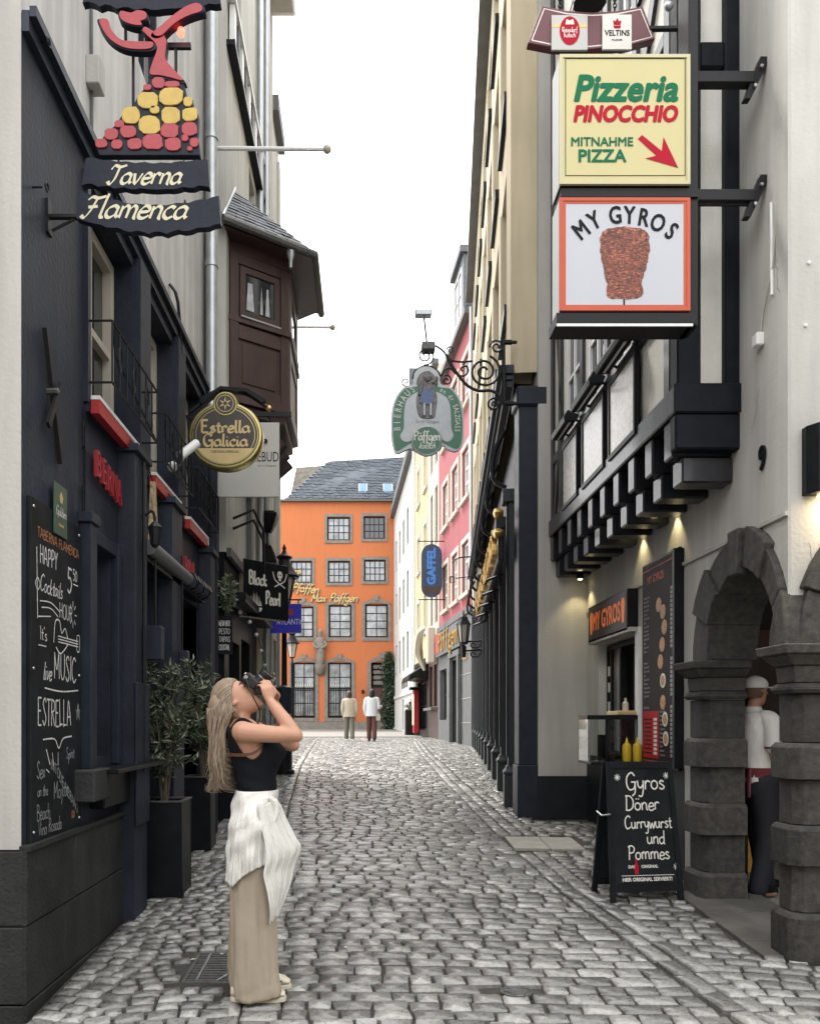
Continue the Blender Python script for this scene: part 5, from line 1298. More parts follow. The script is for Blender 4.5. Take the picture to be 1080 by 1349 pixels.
wht, FWH, L5 = far_house('white_house', 'white house with rows of dark narrow windows at the far end on the right', PD, PE, 14.0, m_white, 3.0, m_white,
    [(s0, s0 + 1.0, z, z + 1.8) for s0 in (1.0, 3.5, 6.0, 8.5, 11.0) for z in (4.3, 7.3, 10.4)], m_black, shopops=[(1.0, 2.2, 1.3, 2.7), (6, 7, 1.2, 2.8)])
MB(FWH).loft([[(-L5, .35, 14.1), (0, .35, 14.1)], [(-L5, -1.4, 17.6), (0, -1.4, 17.6)]], closed=False).build('roof', m_slate, wht, recalc=False)
MB(FWH).prism([(-.02, 14.1), (-.0, 14.1), (0, 17.4), (-.02, 17.4)], -1.4, .3).build('gable', m_slate, wht)
MB(FWH).tube([(-.15, .08, 1.3), (-.15, .08, 14)], .07, 6).build('downpipe', m_whitep, wht, smooth=True)
# awning, menu column and tubs before the yellow house
t = thing('folded_awning', 'dark folded awning over the bar beyond the grey stone shop', 'awning', FY((-1, .4, 3.3)))
MB(FY).loft([[(u, w, z) for w, z in ((.02, 3.95), (.75, 3.45), (.8, 3.2), (.55, 3.35), (.02, 3.3))] for u in (-3.2, -.1)]).build('canopy', m_black, t, bevel=.03)
for k in range(4): MB(FY).box(-.8 - k * .7, -.5 - k * .7, .78, .80, 3.0, 3.3).build('flap', m_black, t)
t = thing('lit_menu_column', 'tall lit menu case glowing warm by the far right wall', 'menu case', FY((-4.6, .3, 1.1)))
MB(FY).box(-3.9, -3.35, .02, .25, 1.15, 3.0).build('case', m_red, t, bevel=.02)
MB(FY).box(-3.86, -3.39, .252, .26, 1.5, 2.8).build('lit_sheet', M('lit_sheet', (.7, .6, .45), .6, var=.5, vs=7, bump=0, emit=(1, .7, .35), est=.9), t)
MB(FY).box(-3.95, -3.3, .02, .4, 3.0, 3.12).build('case_roof', m_black, t, bevel=.02)
t = thing('dark_tub', 'tall dark square tub standing by the lit menu case', 'planter', FY((-5.0, .6, 1.1)))
MB(FY).box(-4.9, -4.35, .08, .50, 1.05, 2.15).build('tub_body', m_black, t, bevel=.02)
leafball((FY((-4.6, .3, 0)).x, FY((-4.6, .3, 0)).y, 2.3), (.2, .2, .2), 150, 13, 'tub_plant', 'small green plant in the tall dark tub', 'plant', leaf=.12)
# ivy at the corner of the orange house
rd = random.Random(77)
t = thing('ivy', 'green ivy climbing between the orange house door and the white house', 'climbing plant', (1.45, 49.2, 1.2))
mb = MB(); mb.tube([(1.5, 49.5, 1.2), (1.4, 49.5, 3), (1.55, 49.5, 5.4)], .05, 5); mb.build('stem', m_bark, t)
mb = MB()
for k in range(2600):
    z = rd.uniform(1.2, 5.8); wdt = .55 - .05 * z + .12 * math.sin(z * 3)
    p = Vector((1.5 + rd.gauss(0, wdt * .55), 49.4 + rd.uniform(-.4, .25), z)); d = Vector((rd.gauss(0, 1), rd.gauss(0, 1), rd.gauss(0, 1))).normalized(); s2 = d.orthogonal().normalized(); l = .16
    mb.add([p, p + d * l * .5 + s2 * l * .4, p + d * l, p + d * l * .5 - s2 * l * .4], [(0, 1, 2, 3)])
o = mb.build('foliage', m_green, t, recalc=False); o['kind'] = 'stuff'

# ---------------------------------------------------------------- orange brewery house closing the view
DO = 50.0; FO = front(DO)
org = thing('orange_house', 'large bright orange house with stone-framed windows closing the street', 'building', (-1.5, DO, 1.22))
def ox(px): return xx(px, DO)
def oz(py): return zz(py, DO)
SQ = [(431, 461, 681, 712), (479, 507, 680, 710), (432, 461, 739, 768), (479.5, 508, 737.5, 766), (383, 411, 739, 768)]
AR1 = [(386, 413, 799, 840), (433, 463, 797, 840), (481, 511, 796, 840)]
AR0 = [(386, 415, 873, 946), (432, 463, 873, 946)]
DOOR = (489, 518, 873, 954)
ops = [(ox(a), ox(b), oz(d), oz(c)) for a, b, c, d in SQ + AR1 + AR0 + [DOOR]]
X0_, X1_ = -9.5, 1.95
MB(FO).wall(X0_, X1_, .9, oz(660), ops, 0, .22, 5).build('wall', m_orange, org, recalc=False)
MB(FO).box(X0_, X1_, 0, .10, .9, oz(951)).build('plinth', m_sand, org)
MB(FO).box(X0_, X1_, -.1, .28, oz(661.5), oz(659)).build('gutter', m_ironr, org)
for i, (a, b, c, d) in enumerate(SQ + AR1 + AR0):
    u0, u1, z0, z1 = ox(a), ox(b), oz(d), oz(c); sq = i < len(SQ)
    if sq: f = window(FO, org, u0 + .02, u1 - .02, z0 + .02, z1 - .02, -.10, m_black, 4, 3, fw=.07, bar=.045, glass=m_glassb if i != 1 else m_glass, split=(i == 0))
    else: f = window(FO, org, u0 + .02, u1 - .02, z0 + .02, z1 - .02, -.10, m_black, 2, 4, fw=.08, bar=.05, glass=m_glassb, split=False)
    st = m_sand
    w = .16 if sq else .21
    MB(FO).box(u0 - w, u0, 0, .05, z0 - (.18 if sq else .22), z1 + (.18 if sq else .02)).build('surround_stone', st, f, bevel=.01); MB(FO).box(u1, u1 + w, 0, .05, z0 - (.18 if sq else .22), z1 + (.18 if sq else .02)).build('surround_stone', st, f, bevel=.01)
    MB(FO).box(u0, u1, 0, .07, z0 - (.18 if sq else .22), z0).build('sill', st, f, bevel=.01)
    if sq: MB(FO).box(u0, u1, 0, .052, z1, z1 + .18).build('lintel', st, f, bevel=.01)
    else:
        n = 8; W2 = (u1 - u0) / 2 + w; cx = (u0 + u1) / 2
        lo = [(u0 + (u1 - u0) * k / n, z1 - .02 + .10 * math.sin(PI * k / n)) for k in range(n + 1)]
        hi = [(cx - W2 + 2 * W2 * k / n, z1 + .02 + .33 * math.sin(PI * k / n)) for k in range(n + 1)]
        MB(FO).prism(lo + hi[::-1], 0, .06).build('arched_lintel', st, f)
        MB(FO).prism([(cx - .10, z1 + .22), (cx + .10, z1 + .22), (cx + .14, z1 + .52), (cx - .14, z1 + .52)], .0, .12).build('keystone', st, f)
for i, (a, b, c, d) in enumerate(AR0):    # iron spear grille before the ground floor windows
    u0, u1 = ox(a) + .1, ox(b) - .1
    mb = MB(FO); mb.box(u0, u1, -.04, -.02, oz(908), oz(906.5)); mb.box(u0, u1, -.04, -.02, oz(944), oz(943)); mb.build('grille_rail', m_black, org)
    for k in range(8):
        u = u0 + (u1 - u0) * (k + .5) / 8
        MB(FO).tube([(u, -.03, oz(944)), (u, -.03, oz(904))], .018, 4).build('grille_bar', m_black, org)
        MB(FO).prism([(u - .035, oz(905)), (u + .035, oz(905)), (u, oz(900))], -.05, -.02).build('spear_tip', m_whitep, org)
# door
u0, u1, z0, z1 = ox(DOOR[0]), ox(DOOR[1]), oz(DOOR[3]), oz(DOOR[2])
m_door = M('door_oxblood', (.085, .022, .018), .5, var=.2, vs=6)
dr = MB(FO).box(u0 + .05, u1 - .05, -.2, -.14, z0, oz(906)).build('door', m_door, org)
for (a, b) in ((u0 + .14, (u0 + u1) / 2 - .05), ((u0 + u1) / 2 + .05, u1 - .14)):
    for (c, d) in ((z0 + .15, z0 + .9), (z0 + 1.05, oz(908) - .1)): MB(FO).box(a, b, -.139, -.115, c, d).build('door_panel', m_door, dr, bevel=.01)
tr = MB(FO).box(u0 + .05, u1 - .05, -.2, -.12, oz(906), oz(903)).build('transom', m_black, org)
for k in range(4): MB(FO).box(u0 + .12, u1 - .12, -.19, -.13, oz(902 - k * 7), oz(897 - k * 7)).build('transom_bar', m_sand, tr)
for (a, b) in ((u0 - .24, u0), (u1, u1 + .20)): MB(FO).box(a, b, 0, .07, z0, z1).build('door_surround', m_sand, org, bevel=.01)
n = 8; cx = (u0 + u1) / 2; W2 = (u1 - u0) / 2 + .24
lo = [(u0 + (u1 - u0) * k / n, z1 - .02 + .12 * math.sin(PI * k / n)) for k in range(n + 1)]; hi = [(cx - W2 + 2 * W2 * k / n, z1 + .02 + .38 * math.sin(PI * k / n)) for k in range(n + 1)]
MB(FO).prism(lo + hi[::-1], 0, .08).build('door_arch', m_sand, org); MB(FO).prism([(cx - .12, z1 + .25), (cx + .12, z1 + .25), (cx + .17, z1 + .6), (cx - .17, z1 + .6)], .0, .14).build('keystone', m_sand, org)
# roof
RZ, RY = 19.25, 55.0
m_roof = M('blue_slate_roof', (.055, .066, .082), .75, spec=.2, var=.18, vs=1.5, bump=.2, bs=12)
N, L = m_roof.node_tree.nodes, m_roof.node_tree.links
rf = MB().loft([[(-4.85, DO - .25, oz(659.5)), (X1_, DO - .25, oz(659))], [(-2.45, RY, RZ - .15), (X1_ + .9, RY, RZ + .15)]], closed=False).build('roof', m_roof, org, recalc=False)
rs = random.Random(9); mb = MB(); P0, P1, P2, P3 = Vector((-4.85, DO - .25, oz(659.5))), Vector((X1_, DO - .25, oz(659))), Vector((-2.45, RY, RZ - .15)), Vector((X1_ + .9, RY, RZ + .15))
nr = 26
for r_ in range(nr):
    A, B = P0.lerp(P2, r_ / nr), P1.lerp(P3, r_ / nr); C, D = P0.lerp(P2, (r_ + 1.2) / nr), P1.lerp(P3, (r_ + 1.2) / nr)
    k = 0; nn = int((B - A).length / .34)
    for k in range(nn):
        f0, f1 = (k + (.5 if r_ % 2 else 0)) / nn + .002, (k + 1 + (.5 if r_ % 2 else 0)) / nn - .002
        if f1 > 1: continue
        up = Vector((0, -.6, .8)); h = .05 + rs.uniform(0, .03)
        mb.add([A.lerp(B, f0) + up * h, A.lerp(B, f1) + up * h, C.lerp(D, f1) + up * .02, C.lerp(D, f0) + up * .02, A.lerp(B, f0), A.lerp(B, f1)], [(0, 1, 2, 3), (4, 5, 1, 0)])
o = mb.build('slates', m_roof, rf, recalc=False); o['kind'] = 'stuff'
for (a, b) in ((472, 484), (505, 518)):
    zc0, zc1 = oz(654) + .1, oz(641) + .15
    mb = MB(FO); mb.loft([[(ox(a), -.5, zc0 + .25), (ox(b), -.5, zc0 + .25), (ox(b), -.3, zc0), (ox(a), -.3, zc0)], [(ox(a), -1.1, zc1 + .35), (ox(b), -1.1, zc1 + .35), (ox(b), -1.0, zc1), (ox(a), -1.0, zc1)]])
    sk = mb.build('skylight', m_zinc, org)
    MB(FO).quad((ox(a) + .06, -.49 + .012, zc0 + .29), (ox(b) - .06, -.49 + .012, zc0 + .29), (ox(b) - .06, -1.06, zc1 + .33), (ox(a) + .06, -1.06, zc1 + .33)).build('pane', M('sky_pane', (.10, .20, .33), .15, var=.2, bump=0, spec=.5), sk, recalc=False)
# second, weathered hip roof behind
bk = thing('rear_house', 'weathered brown slate roof of a second house behind the orange one', 'building', (-4, 57, 1.2))
MB().vprism([(-5.1, 56.5), (4, 56.5), (4, 62), (-5.1, 62)], 1.2, 15.6).build('wall', m_sand, bk)
m_wr = M('weathered_slate', (.13, .12, .10), .8, var=.5, vs=3, bump=.6, bs=6)
mb = MB(); mb.loft([[(-5.55, 56.3, 15.0), (4.3, 56.3, 15.4), (4.3, 62.3, 15.0), (-5.6, 62.3, 15.0)], [(-4.85, 58.4, 19.75), (3.2, 58.4, 20.4), (3.2, 60, 20.4), (-4.85, 60, 19.9)]]); mb.build('roof', m_wr, bk)
# statue on its bracket
t = thing('niche_statue', 'weathered stone statue on a round bracket between the orange house windows', 'statue', FO((ox(422), .3, oz(890))))
cx = ox(422)
def sring(z, rx, rw, dx=0, w=.30, n=12): return [(cx + dx + rx * math.cos(2 * PI * k / n), w + rw * math.sin(2 * PI * k / n), z) for k in range(n)]
mb = MB(FO)
mb.loft([sring(oz(876), .20, .17), sring(oz(868), .26, .20), sring(oz(860), .25, .18, .03), sring(oz(852), .30, .2, .02), sring(oz(846), .30, .18, -.02), sring(oz(842), .26, .16), sring(oz(840), .11, .10), sring(oz(838.5), .12, .11), sring(oz(835), .14, .13), sring(oz(831), .12, .12), sring(oz(829.5), .05, .05)])
mb.build('figure', m_sand, t, smooth=True)
mb = MB(FO)
for s_ in (-1, 1): mb.tube([(cx + s_ * .26, .32, oz(845)), (cx + s_ * .36, .38, oz(851)), (cx + s_ * .10, .52, oz(855))], [.09, .08, .06], 7, smooth=3)
mb.build('arms', m_sand, t, smooth=True)
mb = MB(FO); mb.tube([(cx - .33, .4, oz(846)), (cx - .40, .45, oz(868))], .03, 5); mb.build('staff', m_sand, t)
MB(FO).loft([sring(oz(890), .10, .1, 0, .1), sring(oz(887), .24, .2, 0, .2), sring(oz(880), .33, .28, 0, .28), sring(oz(876.2), .34, .30, 0, .28)]).build('bracket', m_sand, t, smooth=True)
MB(FO).lathe_w([(.28, .0), (.28, .12), (.22, .16), (.05, .16)], (cx, 0, oz(883) ), 16).build('roundel', m_sand, t, smooth=True)
# script lettering
m_scr = M('gilt_script', (.50, .34, .13), .45, metal=.3, var=.1, bump=0)
def script(txt, u, z, xh, wd, lab, **k):
    t = thing('script_lettering', lab, 'lettering', FO((u, .1, z)))
    sh = MB(FO); hand(sh, txt, u + .05, z - .05, .04, xh, wd * 1.15, shear=.35, nib=.9, contrast=.55, **k); sh.build('letter_back', m_ironr, t, recalc=False)  # darker stroke copy set right and down, a drop shadow in colour
    hm = MB(FO); random.seed(3); hand(hm, txt, u, z, .12, xh, wd, shear=.35, nib=.9, contrast=.55, **k); hm.build('lettering', m_scr, t, recalc=False)
script('Brauerei', ox(372), oz(756), .17, .07, 'small gilt script line at the top left of the orange front', sx=.85)
script('Pfaffen', ox(384), oz(779), .25, .10, 'gilt script word beside the lamp on the orange front', sx=.95, slope=-.08)
script('Max Päffgen', ox(409), oz(793), .25, .10, 'gilt script name of two words above the arched windows', sx=.96, arc=.0)
t = thing('house_lamp', 'small iron wall lamp left of the oxblood door', 'lamp', FO((ox(478), .2, oz(912)))); MB(FO).tube([(ox(478), 0, oz(911)), (ox(478), .3, oz(909)), (ox(478), .3, oz(911.5))], .03, 5).build('arm', m_iron, t); MB(FO).lathe([(.08, 0), (.10, .18), (.03, .25)], (ox(478), .3, oz(914.5)), 8).build('shade', m_iron, t)
# ---------------------------------------------------------------- hanging signs
# dancer sign over the tavern
D1_ = 4.22
FD = front(D1_)
def dp(zx, zy): return (xx(zx / 2.4, D1_), zz(zy / 2.4, D1_))
t = thing('dancer_sign', 'hanging flamenco dancer sign with red figure, pebbled skirt and black scalloped name boards', 'sign', FD((-1.1, 0, 4.1)))
m_sb = M('sign_black', (.012, .015, .026), .5, spec=.2, var=.35, vs=18, bump=.25, bs=22)
m_sred = M('sign_red', (.36, .035, .045), .5, var=.15, vs=20, bump=.15)
m_syel = M('sign_yellow', (.52, .36, .07), .5, var=.12, vs=20, bump=.15)
def wavy(x0, y0, x1, y1, h, w0, w1, sag, seed, name):
    rd = random.Random(seed); top, bot = [], []
    for k in range(25):
        f = k / 24; bx_ = x0 + (x1 - x0) * f; s_ = sag * math.sin(PI * f)
        by = y0 + (y1 - y0) * f + s_
        j = 2.2 * math.sin(f * 44 + seed) + rd.uniform(-1, 1)
        top.append(dp(bx_ + (4 if k in (0, 24) else 0), by + j)); bot.append(dp(bx_ + (k - 12) * .8, by + h + j * 1.3 + (3 if k % 3 == 0 else 0)))
    return MB(FD).prism(top + bot[::-1], w0, w1).build(name, m_sb, t, bevel=0)
wavy(272, 505, 655, 512, 82, -.02, .022, 14, 2, 'upper_board')
wavy(255, 610, 690, 628, 86, -.02, .022, 36, 5, 'lower_board')
wavy(275, -45, 690, -42, 60, -.02, .022, 22, 9, 'top_board')
m_cream_l = M('sign_cream_letter', (.62, .58, .40), .5, var=.05, bump=0)
hm = MB(FD); u, z = dp(338, 590); hand(hm, '†averna', u, z, .0235, .054, .020, shear=.42, nib=.75, contrast=.78, sx=.92, slope=-.0, cap=.85); hm.build('lettering', m_cream_l, t, recalc=False)
hm = MB(FD); u, z = dp(258, 695); hand(hm, '‡lamenca', u, z, .0235, .062, .022, shear=.42, nib=.75, contrast=.78, sx=.98, arc=.0, slope=-.015, cap=.85); hm.build('lettering', m_cream_l, t, recalc=False)
# skirt board
sk = [(478, 248), (585, 270), (592, 310), (612, 322), (612, 345), (630, 372), (628, 430), (634, 480), (634, 498), (318, 498), (306, 470), (338, 430), (372, 398), (392, 365), (425, 340), (440, 308), (462, 285)]
MB(FD).prism([dp(*p) for p in sk], -.02, .020).build('skirt_board', m_sb, t, bevel=.003)
peb = [(472, 328, 60, 50, 1), (545, 315, 70, 52, 1), (597, 332, 26, 28, 1), (418, 374, 52, 50, 1), (493, 357, 28, 24, 1), (543, 375, 56, 50, 1), (604, 372, 44, 40, 1), (476, 405, 64, 54, 1),
       (505, 272, 38, 34, 0), (470, 287, 24, 18, 0), (548, 277, 44, 20, 0), (382, 402, 28, 22, 0), (357, 434, 40, 34, 0), (410, 426, 46, 36, 0), (325, 463, 34, 28, 0), (374, 466, 32, 28, 0), (430, 465, 42, 34, 0), (487, 458, 60, 46, 0), (540, 422, 52, 44, 0), (602, 418, 46, 40, 0), (550, 466, 48, 38, 0), (588, 446, 20, 20, 0), (603, 480, 16, 14, 0), (617, 460, 26, 28, 0)]
rd = random.Random(4)
for (x, y, w, h, c) in peb:
    pts = []
    for k in range(12):
        a = 2 * PI * k / 12; q = .5 / max(abs(math.cos(a)), abs(math.sin(a))) ** .78 * rd.uniform(.92, 1.03)
        pts.append(dp(x + w * q * math.cos(a) * 1.10, y + h * q * math.sin(a) * 1.08))
    MB(FD).loft([[(p[0], .020, p[1]) for p in pts], [(p[0], .028, p[1]) for p in pts], [((p[0] - pts[0][0]) * 1 + pts[0][0], .028, p[1]) for p in pts]][:2]).build('pebble', m_syel if c else m_sred, t, bevel=.002)
# figure: bodice, arms, head
def fig(pts, name, m=m_sred, w1=.03, lw=.006, back=True):
    P = cr([dp(*p) + () for p in pts], 3, closed=True); P = [(p.x, p.y) for p in P]
    if back:
        c = (sum(p[0] for p in P) / len(P), sum(p[1] for p in P) / len(P))
        MB(FD).prism([(p[0] + (p[0] - c[0]) * .10, p[1] + (p[1] - c[1]) * .06 - .003) for p in P], -.01, w1 - .006).build(name + '_back', m_sb, t)
    MB(FD).prism(P, w1 - .005, w1).build(name, m, t, bevel=.001)
fig([(478, 246), (488, 205), (500, 172), (496, 150), (470, 125), (455, 108), (465, 98), (490, 112), (512, 112), (530, 140), (528, 170), (528, 200), (552, 230), (584, 266), (545, 258), (510, 250)], 'bodice')
fig([(320, 78), (338, 74), (350, 82), (358, 108), (385, 138), (420, 145), (470, 146), (490, 150), (480, 168), (430, 170), (390, 162), (355, 140), (332, 110)], 'left_arm', w1=.034)
fig([(490, 118), (520, 92), (550, 66), (590, 38), (625, 26), (642, 36), (640, 52), (610, 62), (575, 78), (545, 100), (520, 125), (500, 130)], 'right_arm', w1=.036)
fig([(388, 52), (420, 58), (440, 50), (466, 56), (468, 76), (450, 84), (455, 96), (430, 96), (400, 86), (386, 72)], 'head', w1=.038)
for zx, a, b in ((416, 120, 345), (552, 130, 225), (392, 10, 110), (468, 10, 60), (645, 0, 40)):
    MB(FD).tube([(*dp(zx, a)[:1], -.03, dp(zx, a)[1]), (*dp(zx, b)[:1], -.03, dp(zx, b)[1])], .008, 6).build('rod', m_iron, t)
MB(FD).box(dp(400, 0)[0], dp(600, 0)[0], -.04, -.02, dp(0, 138)[1], dp(0, 122)[1]).build('cross_bar', m_iron, t)
MB(FD).sphere((dp(572, 100)[0], .0, dp(572, 100)[1]), (.02, .02, .025), 8, 6).build('warning_lamp', M('red_lamp', (.6, .02, .02), .3, bump=0, emit=(1, .05, .03), est=5), t, smooth=True)
for zx, zy in ((375, 510), (582, 515), (370, 632), (585, 640), (395, 15), (470, 15)):
    u, z = dp(zx, zy)
    for k in range(2): MB(FD).tube([(u + (.010 * math.cos(a) if k else 0), (0 if k else .010 * math.cos(a)), z - .012 * k + .014 * math.sin(a)) for a in [q * PI / 4 for q in range(9)]], .003, 4).build('chain_link', m_iron, t)
u0 = XW; ub = dp(252, 685)[0]; zb = dp(0, 685)[1]
MB(FD).tube([(u0, 0, zb), (ub + .6, 0, zb)], .016, 6).build('bracket_arm', m_iron, t)
MB(FD).prism([(u0, zb + .08), (u0 + .014, zb + .08), (u0 + .014, zb - .09), (u0, zb - .09)], -.03, .03).build('wall_plate', m_iron, t)
MB(FD).tube([(u0 + .02, 0, zb - .07), (u0 + .16, 0, zb)], .008, 5).build('brace', m_iron, t)
# bulb string between boards and mesh bag
t2 = thing('iron_wall_bracket', 'small iron bracket high on the plaster behind the dancer sign', 'bracket', (-1.6, 6.9, 5.0))
MB().tube([(-1.65, 6.95, 5.35), (-1.58, 6.95, 5.2), (-1.60, 7.15, 4.75), (-1.66, 7.2, 4.7)], .014, 5, smooth=3).build('twisted_bar', m_iron, t2)
t2 = thing('old_conduit', 'old electric box and conduit high on the plaster left of the dancer figure', 'conduit', (-1.62, 4.85, 5.4))
MB().tube([(-1.65, 4.95, 6.4), (-1.645, 4.95, 5.2)], .010, 5).build('conduit', m_darkstone, t2); MB().box(-1.66, -1.58, 4.88, 5.0, 5.45, 5.62).build('box_body', m_plaster, t2, bevel=.005)

# round beer sign
D2 = 7.5; F2 = front(D2)
t = thing('round_beer_sign', 'oval black and gold illuminated beer sign on a curved iron bracket', 'sign', F2((-1.26, 0, 3.9)))
cx, cz = xx(298.5, D2), zz(576, D2); rx, rz = .335, .305
m_gs = M('brushed_gold', (.50, .42, .16), .30, metal=.8, var=.15, bump=0)
m_face = M('sign_face_brown', (.045, .038, .034), .4, var=.1, bump=0)
MB(F2).lathe_w([(.97, -.09), (1.0, -.07), (1.0, .05), (.97, .065), (.93, .066)], (cx, 0, cz), 40, rx, rz).build('rim', m_gs, t, smooth=True)
MB(F2).lathe_w([(.93, .05), (.92, .068), (.001, .068)], (cx, 0, cz), 40, rx, rz).build('face', m_face, t)
for r_ in (.88, .80): MB(F2).ribbon([Vector((cx + rx * r_ * math.cos(a), cz + rz * r_ * math.sin(a))) for a in [q * PI / 24 for q in range(49)]], .006, .0695).build('ring_line', m_gs, t, recalc=False)
MB(F2).prism([(cx + rx * .86 * math.cos(a), cz + rz * .86 * math.sin(a)) for a in [R(q) for q in range(208, 333, 4)]], .0685, .0700).build('lower_field', m_goldp, t)
MB(F2).lathe_w([(.115, -.08), (.115, .06), (.105, .074), (.001, .074)], (cx + .0, 0, cz + rz * .92), 24).build('top_badge', m_gs, t, smooth=True)
MB(F2).lathe_w([(.095, .074), (.093, .0775), (.001, .0775)], (cx, 0, cz + rz * .92), 24).build('badge_face', m_face, t)
for k in range(6):
    a = k * PI / 3 + PI / 6; MB(F2).prism([(cx + .02 * math.cos(a - .5), cz + rz * .92 + .02 * math.sin(a - .5)), (cx + .062 * math.cos(a), cz + rz * .92 + .062 * math.sin(a)), (cx + .02 * math.cos(a + .5), cz + rz * .92 + .02 * math.sin(a + .5))], .0776, .080).build('star_ray', m_goldp, t)
MB(F2).ribbon([Vector((cx + .075 * math.cos(a), cz + rz * .92 + .075 * math.sin(a))) for a in [q * PI / 12 for q in range(25)]], .006, .0792).build('ring_line', m_goldp, t, recalc=False)
hm = MB(F2); hand(hm, 'Estrella', cx, cz + .020, .0705, .056, .025, nib=.78, contrast=.72, align='C', sx=1.12); hm.build('lettering', m_goldp, t, recalc=False)
hm = MB(F2); hand(hm, 'Galicia', cx, cz - .103, .0705, .056, .025, nib=.78, contrast=.72, align='C', sx=1.12); hm.build('lettering', m_goldp, t, recalc=False)
obj_text('CERVEZA ESPECIAL', F2, cx, cz - .155, .0712, .030, m_face, t)
MB(F2).tube([(-1.62, 0, cz + .2), (-1.60, 0, cz + .05), (-1.58, 0, cz - .15)], .014, 6).build('wall_bar', m_iron, t)
MB(F2).tube([(-1.61, 0, cz + .22), (-1.45, 0, cz + .34), (cx - .1, 0, cz + .42), (cx + .15, 0, cz + .41), (cx + .38, 0, cz + .27)], .018, 6, smooth=5).build('bracket_arm', m_iron, t, smooth=True)
MB(F2).prism([(-1.50, cz + .33), (cx - .05, cz + .45), (cx + .2, cz + .43), (cx + .36, cz + .33), (cx + .33, cz + .30), (cx + .18, cz + .40), (cx - .05, cz + .42), (-1.48, cz + .30)], -.05, .05).build('hood', m_black, t)
MB(F2).tube([(-1.61, 0, cz + .18), (-1.70 + .2, 0, cz + .13), (-1.56, 0, cz - .02), (-1.59, 0, cz - .13)], .010, 5, smooth=4).build('scroll', m_iron, t)
MB(F2).sphere((cx + .385, 0, cz + .265), .028).build('knob', m_gold, t, smooth=True)
# white hanging board behind it
D3 = 8.7; F3 = front(D3)
t = thing('white_hanging_board', 'plain off-white hanging board with thin black lettering behind the oval beer sign', 'sign', F3((-1.3, 0, 4.0)))
MB(F3).box(xx(286, D3), xx(368, D3), -.015, .015, zz(655, D3), zz(557, D3)).build('board', M('offwhite_board', (.50, .49, .45), .6, var=.04, bump=0), t, bevel=.003)
obj_text('THEBUD', F3, xx(345.5, D3), zz(603, D3), .0155, .15, m_black, t, bold=-.0, sx=.62)
obj_text('Bar im Salzgasse', F3, xx(352, D3), zz(614, D3), .0155, .03, m_darkstone, t)
MB(F3).box(xx(286, D3) , xx(384, D3), -.02, .02, zz(549, D3), zz(543, D3)).build('bracket_arm', m_iron, t)
MB(F3).lathe_w([(.02, .0), (.025, .03)], (xx(350, D3), 0, zz(582, D3)), 10).build('screw', m_iron, t)
MB(F3).tube([(xx(352, D3), 0, zz(549, D3)), (xx(356, D3), 0, zz(553, D3)), (xx(354, D3), 0, zz(560, D3)), (xx(349, D3), 0, zz(557, D3))], .008, 5, smooth=4).build('hook', m_iron, t)

# pirate sign: light box turned a little
a0 = Vector((xx(321, 10.2), 10.2)); a1 = Vector((xx(379, 10.75), 10.75))
FPB = Frame((a0.x, a0.y, 0), tuple(a1 - a0)); LB = (a1 - a0).length
t = thing('pirate_sign', 'black light box with white gothic lettering, skull and small ship', 'sign', FPB((0, -.2, 2.9)))
zb0, zb1 = zz(812, 10.3) , zz(737, 10.25)
MB(FPB).box(0, LB, -.16, -.005, zb0, zb1).build('case', m_creamw, t, bevel=.004)
MB(FPB).box(-.005, LB + .005, -.003, .01, zb0 - .005, zb1 + .005).build('face', m_black, t, bevel=.003)
MB(FPB).box(-.38, 0, -.12, -.08, zb1 - .12, zb1 - .06).build('wall_arm', m_iron, t); MB(FPB).box(-.38, 0, -.12, -.08, zb0 + .08, zb0 + .12).build('wall_arm', m_iron, t)
hm = MB(FPB); hand(hm, 'Black', LB * .10, zb1 - .30, .0115, .085, .034, nib=.6, contrast=.6, sx=.72); hand(hm, 'Pearl', LB * .47, zb1 - .53, .0115, .085, .034, nib=.6, contrast=.6, sx=.62); 
hm.build('lettering', m_letw, t, recalc=False)
cu, cz_ = LB * .80, zb1 - .13
MB(FPB).loft([[(cu + .045 * math.cos(a), .0105, cz_ + .05 * math.sin(a)) for a in [q * PI / 8 for q in range(16)]], [(cu + .045 * math.cos(a), .013, cz_ + .05 * math.sin(a)) for a in [q * PI / 8 for q in range(16)]]]).build('skull', m_letw, t)
MB(FPB).box(cu - .022, cu + .022, .0105, .0128, cz_ - .075, cz_ - .052).build('skull_jaw', m_letw, t)
for s_ in (-1, 1):
    MB(FPB).lathe_w([(.011, .0131), (.010, .0142), (.001, .0142)], (cu + s_ * .017, 0, cz_), 8).build('eye_socket', m_black, t)
    mb = MB(FPB); mb.ribbon(cr([(cu + s_ * .12, cz_ + .03), (cu + s_ * .08, cz_ - .07), (cu - s_ * .03, cz_ - .13), (cu - s_ * .09, cz_ - .16)], 5), .016, .0112 + .0003 * s_); mb.build('sabre', m_letw, t, recalc=False)
mb = MB(FPB)
for k in range(9):
    u = LB * (.10 + .032 * k); h = .05 + .13 * math.sin(PI * (k + .5) / 9) * (1 if k % 2 else .8); mb.prism([(u, zb0 + .14), (u + .018, zb0 + .14), (u + .006, zb0 + .14 + h)], .0105, .0120 + .0002 * k)
o = mb.build('ship_sails', m_letw, t); 
MB(FPB).prism([(LB * .08, zb0 + .12), (LB * .40, zb0 + .12), (LB * .36, zb0 + .07), (LB * .13, zb0 + .07)], .0105, .013).build('ship_hull', m_letw, t)
t = thing('folding_bracket', 'dark folding iron arms on the pale wall above the pirate sign', 'bracket', (-1.5, 9.9, 3.9))
